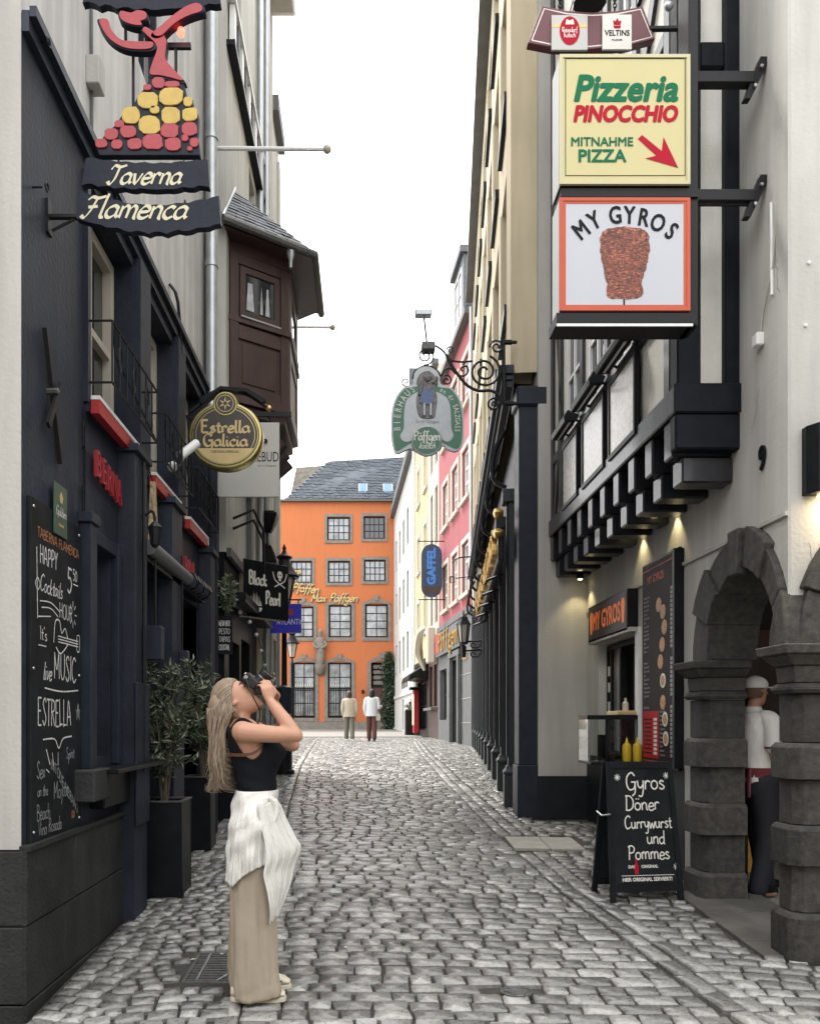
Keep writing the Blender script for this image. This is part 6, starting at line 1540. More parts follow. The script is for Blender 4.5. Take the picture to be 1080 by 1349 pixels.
for dz in (0, -.12):
    MB().tube([(-1.54, 9.6, 4.02 + dz), (-1.30, 9.6, 4.12 + dz), (-1.22, 9.9, 3.95 + dz), (-1.25, 10.2, 3.6 + dz)], .018, 5).build('arm', m_iron, t)
# floodlights
t = thing('floodlight_pair', 'pair of black floodlights, one up and one down, beside the pale corner house', 'floodlight', (-1.45, 12.0, 4.2))
for (zc, s_) in ((4.55, 1), (4.08, -1)):
    MB().loft([[(-1.42 + a * r_, 12.0 + b * r_, zc + s_ * dz) for a, b in ((-1, -1), (1, -1), (1, 1), (-1, 1))] for r_, dz in ((.06, -.14), (.12, 0), (.15, .10), (.15, .13))]).build('lamp_head', m_black, t, bevel=.01)
MB().tube([(-1.50, 12, 4.2), (-1.42, 12, 4.25), (-1.42, 12, 4.45)], .02, 5).build('stem', m_iron, t)
MB().tube([(-1.42, 12, 4.25), (-1.42, 12, 4.15)], .02, 5).build('stem', m_iron, t)
MB().box(-1.58, -1.32, 11.98, 12.02, 4.70, 4.73).build('visor', m_black, t)
MB().tube([(-1.50, 12.0, 4.0), (-1.47, 12, 3.7), (-1.46, 12, 3.2)], .010, 5).build('cable', m_black, t)
# blue sign
D5 = 12.9; F5 = front(D5)
t = thing('blue_sign', 'deep blue rectangular hanging sign behind the street lamp post', 'sign', F5((-1.25, 0, 3.0)))
m_blue = M('sign_blue', (.02, .02, .50), .4, var=.06, bump=0)
MB(F5).box(xx(354, D5), xx(397, D5), -.06, .04, zz(834, D5), zz(796, D5)).build('panel', m_blue, t, bevel=.005)
MB(F5).box(-1.5, xx(397, D5), -.02, .02, zz(791, D5), zz(789.5, D5)).build('bracket_arm', m_iron, t)
for p_ in (362, 393): MB(F5).tube([(xx(p_, D5), 0, zz(790, D5)), (xx(p_, D5), 0, zz(796, D5))], .01, 5).build('hanger', m_iron, t)
obj_text('CLUB ATLANTIS' if 0 else 'ATLANTIC', F5, xx(383, D5), zz(820, D5), .0415, .13, m_letw, t, sx=.7)
MB(F5).prism([(xx(380, D5), zz(811, D5)), (xx(386, D5), zz(811, D5)), (xx(387, D5), zz(805, D5)), (xx(383, D5), zz(801, D5)), (xx(380, D5), zz(806, D5))], .0405, .044).build('emblem', m_red, t)
# chalkboard panels of the oriel house shop
t = thing('drinks_board', 'narrow black drinks board with white hand lettering beside the dark downpipe', 'chalkboard', (-1.4, 8.9, 2.3))
FQ = front(9.15)
MB(FQ).box(xx(287, 9.15), xx(306, 9.15), -.02, .01, zz(862, 9.15), zz(812, 9.15)).build('board', m_board, t)
for k, word in enumerate(('WEIN BIER', 'PESTO', 'TAPAS', 'COCKTAIL')):
    hm = MB(FQ); hand(hm, word, xx(288.5, 9.15), zz(825 + k * 10.5, 9.15), .0115, .030, .007, sx=.40 if k in (0, 3) else .62); hm.build('chalk_line', m_chalk, t, recalc=False)
# festoon lights
t = thing('festoon_lights', 'string of small white globe lights along the dark shopfront behind the photographer', 'string lights', (-1.35, 10, 2.3))
P = cr([(-1.50, 9.3, 3.0), (-1.38, 10.2, 2.85), (-1.36, 11.2, 2.45), (-1.34, 11.8, 2.1), (-1.38, 12.4, 2.4), (-1.42, 13.1, 2.2)], 5)
MB().tube(P, .005, 4).build('cord', m_black, t)
for p in P[2::2]: MB().sphere(p - Vector((0, 0, .04)), .026, 8, 6).build('globe', m_whitep, t, smooth=True)

# beer house sign on the scroll bracket
D6 = 9.15; F6 = front(D6)
t = thing('shield_sign', 'green and silver shield-shaped pub sign hanging from a scrolled iron bracket', 'sign', F6((.72, 0, 4.6)))
def sp(zx, zy): return (xx(490 + zx / 5.143, D6), zz(390 + zy / 5.143, D6))
m_sg = M('sign_green', (.035, .15, .085), .4, var=.08, bump=0); m_ss = M('sign_silver', (.34, .36, .37), .4, metal=.3, var=.12, vs=10, bump=0)
outer = [(275, 600), (285, 530), (320, 492), (365, 480), (410, 492), (450, 530), (465, 600), (530, 620), (590, 690), (618, 780), (622, 900), (615, 1000), (570, 1055), (510, 1040), (480, 1015), (460, 1040), (370, 1085), (280, 1045), (262, 1035), (230, 1045), (165, 1070), (135, 1000), (128, 900), (132, 780), (160, 690), (215, 620)]
def poly(pts, w0, w1, m, name, n=3): MB(F6).prism([(p.x, p.y) for p in cr([sp(*p) for p in pts], n, closed=True)], w0, w1).build(name, m, t)
poly(outer, -.03, .02, m_ss, 'edge')
sh = lambda pts, k, c: [(c[0] + (p[0] - c[0]) * k, c[1] + (p[1] - c[1]) * k) for p in pts]
grn = [(270, 625), (372, 600), (470, 625), (530, 635), (580, 700), (605, 790), (610, 900), (602, 1000), (568, 1040), (480, 1000), (372, 960), (262, 1000), (170, 1055), (148, 1000), (140, 900), (145, 790), (170, 700), (220, 635)]
poly(grn, .021, .024, m_sg, 'green_field')
inn = [(250, 690), (372, 640), (500, 690), (530, 780), (535, 900), (550, 950), (520, 990), (480, 980), (440, 940), (372, 930), (305, 940), (265, 985), (215, 990), (190, 950), (215, 900), (218, 780)]
poly(inn, .0245, .027, m_ss, 'silver_field')
# little knight figure relief
m_kn = M('knight_relief', (.17, .16, .16), .6, var=.6, vs=40, bump=.3); m_knb = M('knight_blue', (.10, .15, .28), .5, var=.3, vs=40)
poly([(320, 540), (360, 520), (390, 520), (430, 560), (445, 600), (425, 620), (440, 700), (430, 780), (415, 830), (335, 830), (305, 780), (300, 700), (320, 620), (300, 590)], .027, .040, m_kn, 'relief')
poly([(335, 650), (372, 640), (410, 650), (415, 720), (395, 740), (345, 740), (325, 720)], .040, .050, m_knb, 'relief_tunic')
MB(F6).sphere((sp(375, 560)[0], .045, sp(375, 560)[1]), (.05, .02, .05), 8, 6).build('relief_head', m_kn, t, smooth=True)
for x_ in (352, 395): MB(F6).tube([(sp(x_, 740)[0], .044, sp(x_, 740)[1]), (sp(x_, 820)[0], .044, sp(x_, 820)[1])], .018, 6).build('relief_leg', m_ss, t, smooth=True)
for a_, b_ in (((340, 600), (320, 680)), ((410, 600), (440, 560))): MB(F6).tube([(sp(*a_)[0], .045, sp(*a_)[1]), (sp(*b_)[0], .045, sp(*b_)[1])], .018, 6).build('relief_arm', m_kn, t, smooth=True)
cc = sp(370, 990)
MB(F6).lathe_w([(.170, .02), (.170, .045), (.157, .050), (.150, .046), (.146, .030)], (cc[0], 0, cc[1]), 28).build('badge_rim', m_ss, t, smooth=True)
MB(F6).lathe_w([(.150, .03), (.149, .047), (.001, .047)], (cc[0], 0, cc[1]), 28).build('badge_field', m_sg, t)
hm = MB(F6); hand(hm, 'Päffgen', cc[0], cc[1] + .005, .0485, .052, .017, nib=.7, contrast=.6, align='C', sx=.78); hm.build('lettering', m_letw, t, recalc=False)
hm = MB(F6); random.seed(2); hand(hm, 'kolsch'.replace('o', 'ö'), cc[0], cc[1] - .085, .0485, .036, .008, shear=.4, align='C', sx=.9); hm.build('lettering', m_letw, t, recalc=False)
def arc_text(txt, c, r_, a0, a1, size, m, w, parent, F, sx=.9, bold=0):
    n = len(txt)
    for i, ch in enumerate(txt):
        if ch == ' ': continue
        a = R(a0 + (a1 - a0) * i / (n - 1)); obj_text(ch, F, c[0] + r_ * math.cos(a), c[1] + r_ * math.sin(a), w, size, m, parent, name='letter', rot=a - PI / 2, sx=sx, bold=bold)
def along(P, f):
    L = [0]
    for a, b in zip(P, P[1:]): L.append(L[-1] + (b - a).length)
    def at(x):
        x = max(0, min(L[-1], x))
        for i in range(len(P) - 1):
            if x <= L[i + 1]: return P[i].lerp(P[i + 1], (x - L[i]) / max(1e-9, L[i + 1] - L[i]))
        return P[-1]
    return at(f * L[-1]), at(f * L[-1] - .03), at(f * L[-1] + .03)
for i, ch in enumerate('BIERHAUS'):
    P_ = cr([sp(172, 905), sp(172, 830), sp(190, 745), sp(235, 670), sp(275, 640)], 8); q, q1, q2 = along(P_, i / 7)
    obj_text(ch, F6, q.x, q.y, .0252, .105, m_letw, t, name='letter', rot=math.atan2(q2.y - q1.y, q2.x - q1.x), sx=.75)
for i, ch in enumerate('en dr SALZGASS'):
    if ch == ' ': continue
    P_ = cr([sp(470, 642), sp(530, 690), sp(565, 760), sp(577, 840), sp(575, 915)], 8); q, q1, q2 = along(P_, i / 13)
    obj_text(ch, F6, q.x, q.y, .0252, .080, m_letw, t, name='letter', rot=math.atan2(q2.y - q1.y, q2.x - q1.x), sx=.75)
obj_text('Em Himmel Kölsch'[:0] or 'En d\'r Salzgass', F6, sp(375, 858)[0], sp(375, 858)[1], .0275, .05, m_darkstone, t, sx=.9)
# bracket
tb = thing('scroll_bracket', 'wrought iron scroll bracket with spiral and twin floodlights over the shield sign', 'bracket', F6((1.3, 0, 5.2)))
def tb_(pts, r_=.014, name='scroll', m=m_iron, sm=6): return MB(F6).tube([(sp(*p)[0], 0, sp(*p)[1]) for p in pts], r_, 6, smooth=sm).build(name, m, tb, smooth=True)
def spiral(cx_, cy_, r0, turns, a0, r_=.011, sgn=1, n=26): return tb_([(cx_ + r0 * (1 - k / n * .85) * math.cos(a0 + sgn * turns * 2 * PI * k / n), cy_ + r0 * (1 - k / n * .85) * math.sin(a0 + sgn * turns * 2 * PI * k / n)) for k in range(n)], r_, sm=2)
tb_([(890, 300), (892, 520), (895, 740)], .022, 'wall_bar', sm=0)
tb_([(890, 312), (945, 312)], .03, 'wall_stub', sm=0); tb_([(895, 722), (960, 728)], .03, 'wall_stub', sm=0)
tb_([(430, 335), (480, 370), (530, 430), (600, 445), (680, 440)], .012)
tb_([(505, 400), (560, 500), (640, 600), (720, 640), (800, 640), (850, 665), (880, 715)], .018)
tb_([(470, 540), (490, 500), (530, 490), (575, 530), (620, 540), (650, 510), (640, 475), (605, 485), (610, 510)], .011)
spiral(760, 510, 112, 2.2, R(-70), .014)
spiral(845, 345, 50, 1.7, R(180), .011); spiral(825, 735, 50, 1.7, R(0), .012, -1); spiral(505, 570, 36, 1.4, R(-110), .010); spiral(362, 405, 62, 1.9, R(100), .009, -1); spiral(228, 580, 30, 1.3, R(60), .008); spiral(530, 365, 26, 1.3, R(180), .008)
tb_([(275, 560), (290, 510), (330, 480), (365, 474), (410, 480), (450, 515), (465, 545)], .010)
MB(F6).box(sp(335, 0)[0], sp(425, 0)[0], -.06, .08, sp(0, 380)[1], sp(0, 325)[1]).build('flood_head', m_ironr, tb, bevel=.01)
tb_([(372, 320), (352, 145)], .010, 'stem', sm=0)
MB(F6).box(sp(292, 0)[0], sp(402, 0)[0], -.05, .05, sp(0, 140)[1], sp(0, 100)[1]).build('flood_head', m_zinc, tb, bevel=.01)
MB(F6).tube([(sp(945, 312)[0], 0, sp(945, 312)[1]), (1.70, .0, sp(945, 312)[1])], .02, 6).build('wall_plate', m_iron, tb)
MB(F6).tube([(sp(955, 728)[0], 0, sp(955, 728)[1]), (1.72, .0, sp(955, 728)[1])], .02, 6).build('wall_plate', m_iron, tb)

# blue oblong sign far down the street
D7 = 27.5; F7 = front(D7)
t = thing('oblong_blue_sign', 'tall rounded dark blue sign with vertical lettering held between two rods', 'sign', F7((2.2, 0, 5.5)))
c7 = xx(568.5, D7); zt_, zb_ = zz(717, D7), zz(787, D7); hw = xx(582, D7) - c7
pts = [(c7 + hw * math.cos(a), zt_ - hw + hw * math.sin(a)) for a in [R(q) for q in range(0, 181, 20)]] + [(c7 + hw * math.cos(a), zb_ + hw + hw * math.sin(a)) for a in [R(q) for q in range(180, 361, 20)]]
MB(F7).prism(pts, -.12, .05).build('case', M('sign_darkblue', (.02, .045, .10), .35, var=.2, bump=0), t)
obj_text('GAFFEL', F7, c7, (zt_ + zb_) / 2 + .14, .055, .37, M('sign_midblue', (.05, .20, .55), .4, var=.1, bump=0), t, rot=PI / 2, bold=.02)
MB(F7).box(c7 - hw * .8, c7 + hw * .8, .052, .06, zb_ + .12, zb_ + .36).build('lower_band', m_brown, t)
for z in (zt_ + .1, zb_ - .08): MB(F7).tube([(c7 - hw - .1, 0, z), (2.72, 0, z)], .02, 5).build('rod', m_iron, t)
for z0, z1 in ((zt_, zt_ + .1), (zb_, zb_ - .08)): MB(F7).tube([(c7, 0, z0), (c7, 0, z1)], .015, 5).build('link', m_iron, t)
# sagging wire frame sign on the pink house
t = thing('wire_frame_bracket', 'thin iron frame bracket with hooks on the pink house front', 'bracket', (2.6, 21, 5.8))
F8 = front(21.0)
def w8(px, py): return (xx(px, 21), 0, zz(py, 21))
MB(F8).tube([w8(632, 733), w8(604, 735), (w8(596, 742))], .02, 5, smooth=3).build('upper_rod', m_iron, t); MB(F8).tube([w8(632, 758), w8(600, 762)], .015, 5).build('lower_rod', m_iron, t)
MB(F8).tube([w8(593, 760), w8(598, 760), w8(598, 768), w8(593, 768), w8(593, 760)], .02, 5).build('hook', m_iron, t)
MB(F8).tube([w8(628, 742), w8(627, 780), w8(625, 812)], [.12, .10, .03], 8).build('folded_flag', m_creamw, t, smooth=True)
t = thing('gilt_scroll_figure', 'cream carved scroll ornament over the dark awning far on the right', 'ornament', FC3((-2, .3, 4.2)))
MB(FC3).tube([(-2.6, .2, 3.6), (-2.4, .45, 4.3), (-1.4, .5, 4.9), (-.6, .4, 5.0)], [.05, .18, .15, .05], 6, smooth=4).build('scroll', m_creamw, t, smooth=True)
MB(FC3).box(-.5, -.1, .1, .4, 3.7, 5.0).build('banner', m_creamw, t, bevel=.05)

# pizza and gyros light boxes
D9 = 5.0; F9 = front(D9)
def q9(zx, zy): return (xx(680 + zx / 2.7, D9), zz(zy / 2.7, D9))
def lightbox(name, label, y0, y1, mf, me, bord):
    t = thing(name, label, 'sign', F9((1.6, 0, q9(0, y1)[1])))
    x0, x1 = q9(155, 0)[0], q9(616, 0)[0]; z0, z1 = q9(0, y1)[1], q9(0, y0)[1]
    MB(F9).box(x0 + .006, x1 - .006, -.20, -.012, z0 - .004, z1 - .006).build('case', m_black, t)
    MB(F9).box(x0, x0 + .02, -.20, -.012, z0, z1).build('side_panel', me, t)
    mb = MB(F9); mb.box(x0 - .003, x0 + .018, -.0118, .006, z0, z1); mb.box(x1 - .018, x1 + .003, -.0118, .006, z0, z1); mb.box(x0 + .018, x1 - .018, -.0118, .006, z0, z0 + .02); mb.box(x0 + .018, x1 - .018, -.0118, .006, z1 - .02, z1)
    mb.build('frame', bord, t)
    MB(F9).box(x0 + .018, x1 - .018, -.011, .0, z0 + .02, z1 - .02).build('face', mf, t)
    return t, x0, x1, z0, z1
m_yf = M('sign_pale_yellow', (.58, .52, .27), .5, var=.04, vs=2, bump=0, spec=.25)
m_lg = M('sign_letter_green', (.012, .15, .07), .6, var=.04, bump=0, spec=.1); m_lr = M('sign_letter_red', (.42, .012, .03), .6, var=.04, bump=0, spec=.1); m_ink = M('sign_ink', (.015, .015, .017), .6, var=.05, bump=0, spec=.1)
t, x0, x1, z0, z1 = lightbox('pizza_light_box', 'square pale yellow light box with green and red pizza lettering and arrow', 193, 655, m_yf, m_whitep, M('pale_yellow_trim', (.54, .50, .30), .5, var=.04, bump=0))
mb = MB(F9); a, b, c, d = q9(174, 0)[0], q9(601, 0)[0], q9(0, 625)[1], q9(0, 206)[1]
for r_ in ((a, b, c, c + .004), (a, b, d - .004, d), (a, a + .004, c + .004, d - .004), (b - .004, b, c + .004, d - .004)): mb.box(r_[0], r_[1], .0008, .0018, r_[2], r_[3])
mb.build('border_line', m_ink, t)
def tx(s_, zx, zy, size, m, **k): u, z = q9(zx, zy); return obj_text(s_, F9, u, z, .0022, size, m, t, **k)
tx('Pizzeria', 386, 318, .222, m_lg, shear=.22, bold=.0075, sx=.93)
tx('PINOCCHIO', 386, 407, .135, m_lr, shear=.20, bold=.006, sx=.84)
tx('MITNAHME', 304, 505, .075, m_lg, bold=.0015, sx=1.0)
tx('PIZZA', 304, 556, .106, m_lg, bold=.003, sx=1.02)
MB(F9).prism([q9(*p) for p in ((447, 480), (517, 537), (523, 487), (575, 596), (460, 563), (498, 553), (432, 493))], .001, .003).build('arrow', m_lr, t)
m_wf = M('sign_white', (.50, .52, .56), .5, var=.03, vs=2, bump=0, spec=.25); m_coral = M('sign_coral', (.52, .11, .06), .5, spec=.2, var=.05, bump=0)
t, x0, x1, z0, z1 = lightbox('gyros_light_box', 'square white light box with coral border and a printed meat spit under the yellow one', 703, 1105, m_wf, m_whitep, m_coral)
mb = MB(F9); 
mb.box(x0 + .018, x0 + .036, .0005, .002, z0 + .02, z1 - .02); mb.box(x1 - .036, x1 - .018, .0005, .002, z0 + .02, z1 - .02); mb.box(x0 + .036, x1 - .036, .0005, .002, z0 + .02, z0 + .036); mb.box(x0 + .036, x1 - .036, .0005, .002, z1 - .036, z1 - .02)
mb.build('coral_border', m_coral, t)
for ch, zx, zy, rot in (('M', 232, 820, 38), ('Y', 278, 786, 26), ('G', 352, 768, 5), ('Y', 402, 768, -2), ('R', 452, 776, -10), ('O', 502, 795, -22), ('S', 550, 824, -36)):
    u, z = q9(zx, zy); obj_text(ch, F9, u, z, .0022, .15, m_ink, t, name='letter', rot=R(rot), bold=.003, sx=.74)
spit = [(298, 870), (305, 830), (330, 812), (385, 806), (440, 812), (468, 835), (474, 880), (468, 930), (455, 970), (448, 1010), (444, 1055), (400, 1062), (328, 1056), (322, 1010), (310, 960), (302, 920)]
m_meat = bpy.data.materials.new('printed_meat'); m_meat.use_nodes = True
N, L = m_meat.node_tree.nodes, m_meat.node_tree.links; bs_ = N['Principled BSDF']; bs_.inputs['Roughness'].default_value = .5
ge = N.new('ShaderNodeNewGeometry'); mp = N.new('ShaderNodeMapping'); mp.inputs['Scale'].default_value = (1, 1, 2.0); L.new(ge.outputs['Position'], mp.inputs['Vector'])
nz = N.new('ShaderNodeTexNoise'); nz.inputs['Scale'].default_value = 24; nz.inputs['Detail'].default_value = 8; nz.inputs['Distortion'].default_value = 2.4; L.new(mp.outputs['Vector'], nz.inputs['Vector'])
rp = N.new('ShaderNodeValToRGB'); e = rp.color_ramp.elements; e[0].position = .32; e[0].color = (.03, .008, .006, 1); e[1].position = .72; e[1].color = (.55, .19, .09, 1)
q = e.new(.48); q.color = (.12, .025, .012, 1); q = e.new(.58); q.color = (.30, .07, .03, 1)
L.new(nz.outputs['Fac'], rp.inputs['Fac']); L.new(rp.outputs['Color'], bs_.inputs['Base Color'])
rd = random.Random(6)
P = cr([q9(*p) for p in spit], 4, closed=True)
MB(F9).prism([(p.x + rd.uniform(-.006, .006), p.y + rd.uniform(-.005, .005)) for p in P], .0008, .0022).build('meat_print', m_meat, t)
MB(F9).box(q9(380, 0)[0], q9(386, 0)[0], .0006, .0020, q9(0, 1085)[1], q9(0, 1058)[1]).build('spit_rod', m_ink, t)
# steel frame and wall brackets for the boxes
t = thing('sign_bracket', 'black steel post and two wall arms carrying the square light boxes', 'bracket', F9((2.0, -.1, 4.05)))
MB(F9).box(x1 + .006, x1 + .066, -.20, -.03, q9(0, 1150)[1], 6.4).build('post', m_iron, t, bevel=.004)
for zy in (232, 660):
    z = q9(0, zy)[1]
    MB(F9).box(x1 + .068, 2.42, -.15, -.08, z - .035, z + .035).build('wall_arm', m_iron, t, bevel=.004)
    MB(F9).prism([(2.36, z - .13), (2.40, z - .13), (2.50, z + .08), (2.50, z + .13), (2.46, z + .13)], -.14, -.09).build('wall_plate', m_iron, t)
    for s_ in (-1, 1): MB(F9).lathe_w([(.012, -.08), (.010, -.07)], (2.44 + s_ * .02, 0, z + s_ * .06), 6).build('bolt', m_steel, t)
MB(F9).tube([(2.02, -.1, q9(0, 690)[1]), (2.10, -.08, q9(0, 697)[1]), (2.2, -.1, q9(0, 690)[1]), (2.42, -.1, q9(0, 690)[1])], .006, 5, smooth=4).build('cable', m_black, t)
MB(F9).box(x0 + .01, x1 + .06, -.21, -.015, q9(0, 693)[1], q9(0, 662)[1]).build('cross_rail', m_iron, t)
MB(F9).box(x0 - .02, x1 + .04, -.21, -.0, q9(0, 1150)[1], q9(0, 1112)[1]).build('lower_rail', m_iron, t)
MB(F9).box(x0 - .02, x1 + .02, -.006, .004, q9(0, 1160)[1], q9(0, 1151)[1]).build('light_strip', m_whitep, t)
# maroon arched sign with two beer plates
D10 = 5.45; F10 = front(D10)
def r9(zx, zy): return (xx(680 + zx / 2.7, D10), zz(zy / 2.7, D10))
t = thing('maroon_pub_sign', 'arched maroon metal sign with two white beer plates hanging on chains above the yellow box', 'sign', F10((1.5, 0, 5.7)))
m_mar = M('maroon_paint', (.115, .022, .030), .45, var=.15, vs=6, bump=.1)
o_ = [(40, 155), (90, 22), (180, 40), (270, 46), (360, 40), (448, 24), (492, 140), (400, 165), (260, 178), (130, 172)]
P = [r9(*p) for p in o_]
MB(F10).prism(P, -.05, .01).build('panel', m_mar, t, bevel=.004)
pi_ = [(54, 146), (98, 34), (180, 52), (270, 58), (360, 52), (440, 36), (480, 134), (400, 155), (260, 168), (130, 162), (54, 146)]
MB(F10).ribbon([Vector(r9(*p)) for p in pi_], .008, .0108).build('pinstripe', m_letw, t, recalc=False)
for i, (a, b, c, d) in enumerate(((122, 250, 64, 188), (302, 406, 62, 186))):
    pl = MB(F10).box(r9(a, 0)[0], r9(b, 0)[0], .012, .028, r9(0, d)[1], r9(0, c)[1]).build('plate', M('beer_plate', (.50, .50, .47), .5, var=.04, bump=0) if i == 0 else m_letw, t, bevel=.002)
    cx, cz = (r9(a, 0)[0] + r9(b, 0)[0]) / 2, (r9(0, c)[1] + r9(0, d)[1]) / 2
    if i == 0:
        MB(F10).box(r9(a, 0)[0] + .002, r9(b, 0)[0] - .002, .0282, .0292, r9(0, 108)[1], r9(0, 95)[1]).build('gold_stripe', m_goldp, t)
        MB(F10).lathe_w([(1, .0284), (1, .0305), (.01, .0305)], (cx, 0, cz + .01), 24, .066, .095).build('oval_badge', m_lr, t)
        for k, (s_, z, sz) in enumerate((('Rotsander' if 0 else 'Reissdorf', cz + .0, .030), ('Kölsch', cz - .035, .034))):
            hm = MB(F10); hand(hm, s_ if k else 'Bierdorf'.replace('Bierdorf', 'Reissdorf'), cx, z, .0312, sz * .55, .005, nib=.7, align='C', sx=.72); hm.build('lettering', m_letw, t, recalc=False)
        MB(F10).prism([(cx - .03, cz + .05), (cx + .03, cz + .05), (cx + .022, cz + .085), (cx, cz + .075), (cx - .022, cz + .085)], .0307, .032).build('crown', m_letw, t)
    else:
        obj_text('VELTINS', F10, cx, cz - .01, .0287, .052, m_ink, t, bold=.001, sx=.86)
        obj_text('PILSENER', F10, cx, cz - .055, .0287, .017, m_ink, t); 
        MB(F10).prism([(cx - .022, cz + .045), (cx + .022, cz + .045), (cx + .028, cz + .075), (cx + .012, cz + .068), (cx, cz + .09), (cx - .012, cz + .068), (cx - .028, cz + .075)], .0285, .030).build('crown', m_lr, t)
        MB(F10).prism([(cx - .02, cz + .022), (cx + .02, cz + .022), (cx + .025, cz + .04), (cx - .025, cz + .04)], .0285, .030).build('crest', m_lr, t)
for zx in (155, 350):
    for k in range(5): MB(F10).tube([(r9(zx, 0)[0] + (.012 * math.cos(a) if k % 2 else 0), (0 if k % 2 else .012 * math.cos(a)), r9(0, 30)[1] + .022 * k + .016 * math.sin(a)) for a in [q * PI / 4 for q in range(9)]], .004, 4).build('chain_link', m_iron, t)
MB(F10).tube([(r9(120, 0)[0], 0, r9(0, 30)[1] + .12), (2.14, 0, r9(0, 30)[1] + .12)], .02, 6).build('hanging_arm', m_iron, t)
MB(F10).lathe([(.10, 0), (.09, .03), (.03, .06), (.02, .3)], (r9(262, 0)[0], D10 + 0, r9(0, 8)[1]), 12)
MB().lathe([(.11, 0), (.09, .03), (.05, .06), (.05, .25)], (r9(262, 0)[0], D10, r9(0, 8)[1]), 12).build('lamp_head', m_iron, t, smooth=True)
MB(F10).tube([(r9(470, 0)[0], 0, r9(0, 102)[1]), (2.14, .0, r9(0, 100)[1])], .018, 6).build('side_arm', m_iron, t)
MB(F10).sphere((r9(542, 0)[0], .0, r9(0, 20)[1]), .03).build('bell', m_zinc, t, smooth=True)

# kiosk box sign
FKS = rightw(2.40)
t = thing('kiosk_box_sign', 'dark box sign with orange lettering over the kiosk hatch', 'sign', (2.45, 8.1, 2.48))
MB(FKS).box(-8.79, -7.48, -.098, 0, 2.48, 2.86).build('case', m_black, t, bevel=.004)
MB(FKS).box(-8.77, -7.50, .001, .004, 2.50, 2.84).build('face', M('kiosk_face', (.035, .024, .022), .5, var=.3, vs=10, bump=0), t)
m_or = M('sign_orange', (.60, .10, .02), .5, var=.08, bump=0, emit=(1, .25, .05), est=.12)
obj_text('MY GYROS', FKS, -8.14, 2.67, .0055, .255, m_or, t, sx=.74, bold=.004)
for s_, u in ((0, -8.66), (1, -7.60)):
    P = [(u - .055, 2.74), (u - .03, 2.79), (u + .03, 2.79), (u + .055, 2.74), (u + .03, 2.56), (u - .03, 2.56)]; MB(FKS).prism(P, .0045, .006).build('spit_emblem', m_or, t)
for u in (-8.5, -8.1, -7.7):
    MB(FKS).lathe([(.030, 0), (.028, -.004), (.001, -.004)], (u, -.045, 2.479), 10).build('spot_lens', m_warm, t)
    l = bpy.data.lights.new('kiosk_spot', 'SPOT'); l.energy = 1.2; l.color = (1, .75, .45); l.spot_size = R(110); l.spot_blend = .7; l.shadow_soft_size = .02
    o = bpy.data.objects.new('kiosk_spot', l); COL.objects.link(o); o.parent = t; o.location = FKS((u, -.045, 2.465)) - t.location
# big menu board
t = thing('tall_menu_board', 'tall black menu board with photographed dishes, price boxes and a red lower block', 'menu board', (2.46, 6.9, 1.28))
FM = rightw(2.47)
u0, u1, z0, z1 = -7.27, -6.47, 1.27, 3.0
MB(FM).box(u0 - .02, u1 + .02, -.03, .0, z0 - .02, z1 + .02).build('frame', m_black, t, bevel=.004)
MB(FM).box(u1 + .022, u1 + .062, -.028, .05, z0, z1).build('edge_strip', m_black, t)
MB(FM).box(u0, u1, .001, .003, z0, z1).build('sheet', M('menu_dark', (.022, .014, .013), .6, spec=.15, var=.5, vs=5, bump=0), t)
W9 = u1 - u0
MB(FM).box(u0 + .02, u0 + W9 * .50, .0035, .005, z0 + .06, z0 + .46).build('red_block', M('menu_red', (.40, .02, .025), .6, spec=.15, var=.1, bump=0), t)
MB(FM).box(u0, u1, .0035, .0048, z0 + .03, z0 + .037).build('rule', m_coral, t); MB(FM).box(u0, u1, .0035, .0048, z1 - .05, z1 - .043).build('rule', m_coral, t)
rd = random.Random(14); m_ml = M('menu_text', (.30, .30, .29), .6, var=.3, vs=60, bump=0)
rows = []
for blk, (za, zb) in enumerate(((2.72, 2.25), (2.15, 1.83), (1.76, 1.34))):
    z = za
    while z > zb: rows.append(z); z -= .036
cnt = 0
for z in rows:
    l_ = rd.uniform(.22, .36) * W9
    us = u0 + .04 if z > 1.75 else u0 + W9 * .53
    if z <= 1.75: l_ *= .6
    words = rd.choice(['Gyros Pita', 'Döner Teller', 'Currywurst', 'Pommes frites', 'Gyros Teller', 'Salat', 'Dürüm', 'Bratwurst'])
    obj_text(words, FM, us, z, .0046, .030, m_ml, t, name='menu_line', align='LEFT', ext=.0003, sx=.8)
    MB(FM).box(u1 - .14, u1 - .05, .0036, .0050, z - .012, z + .014).build('price_box', m_ml, t)
for z in [1.66 - .036 * k for k in range(9)]:
    MB(FM).box(u0 + .28, u0 + .36, .0052, .0060, z - .012, z + .012).build('price_box', m_letw, t); MB(FM).box(u0 + .05, u0 + .23, .0052, .0060, z - .006, z + .006).build('menu_line', m_ink, t)
m_food = M('food_print', (.45, .22, .08), .5, var=.7, vs=60, bump=0)
for (f, z, white) in ((.50, 2.62, 0), (.62, 2.55, 0), (.60, 2.28, 0), (.55, 2.14, 0), (.62, 1.98, 1), (.62, 1.80, 0), (.68, 1.66, 1), (.70, 1.50, 1), (.66, 2.42, 0)):
    u = u0 + W9 * f
    MB(FM).lathe_w([(.062, .0046), (.061, .0062), (.001, .0062)], (u, 0, z), 16).build('plate_print', m_letw if white else m_food, t)
    MB(FM).lathe_w([(.045, .0063), (.044, .0072), (.001, .0072)], (u, 0, z), 12).build('dish_print', m_food, t)
obj_text('MY GYROS', FM, (u0 + u1) / 2 - .08, 2.86, .0046, .10, m_coral, t, sx=.8)

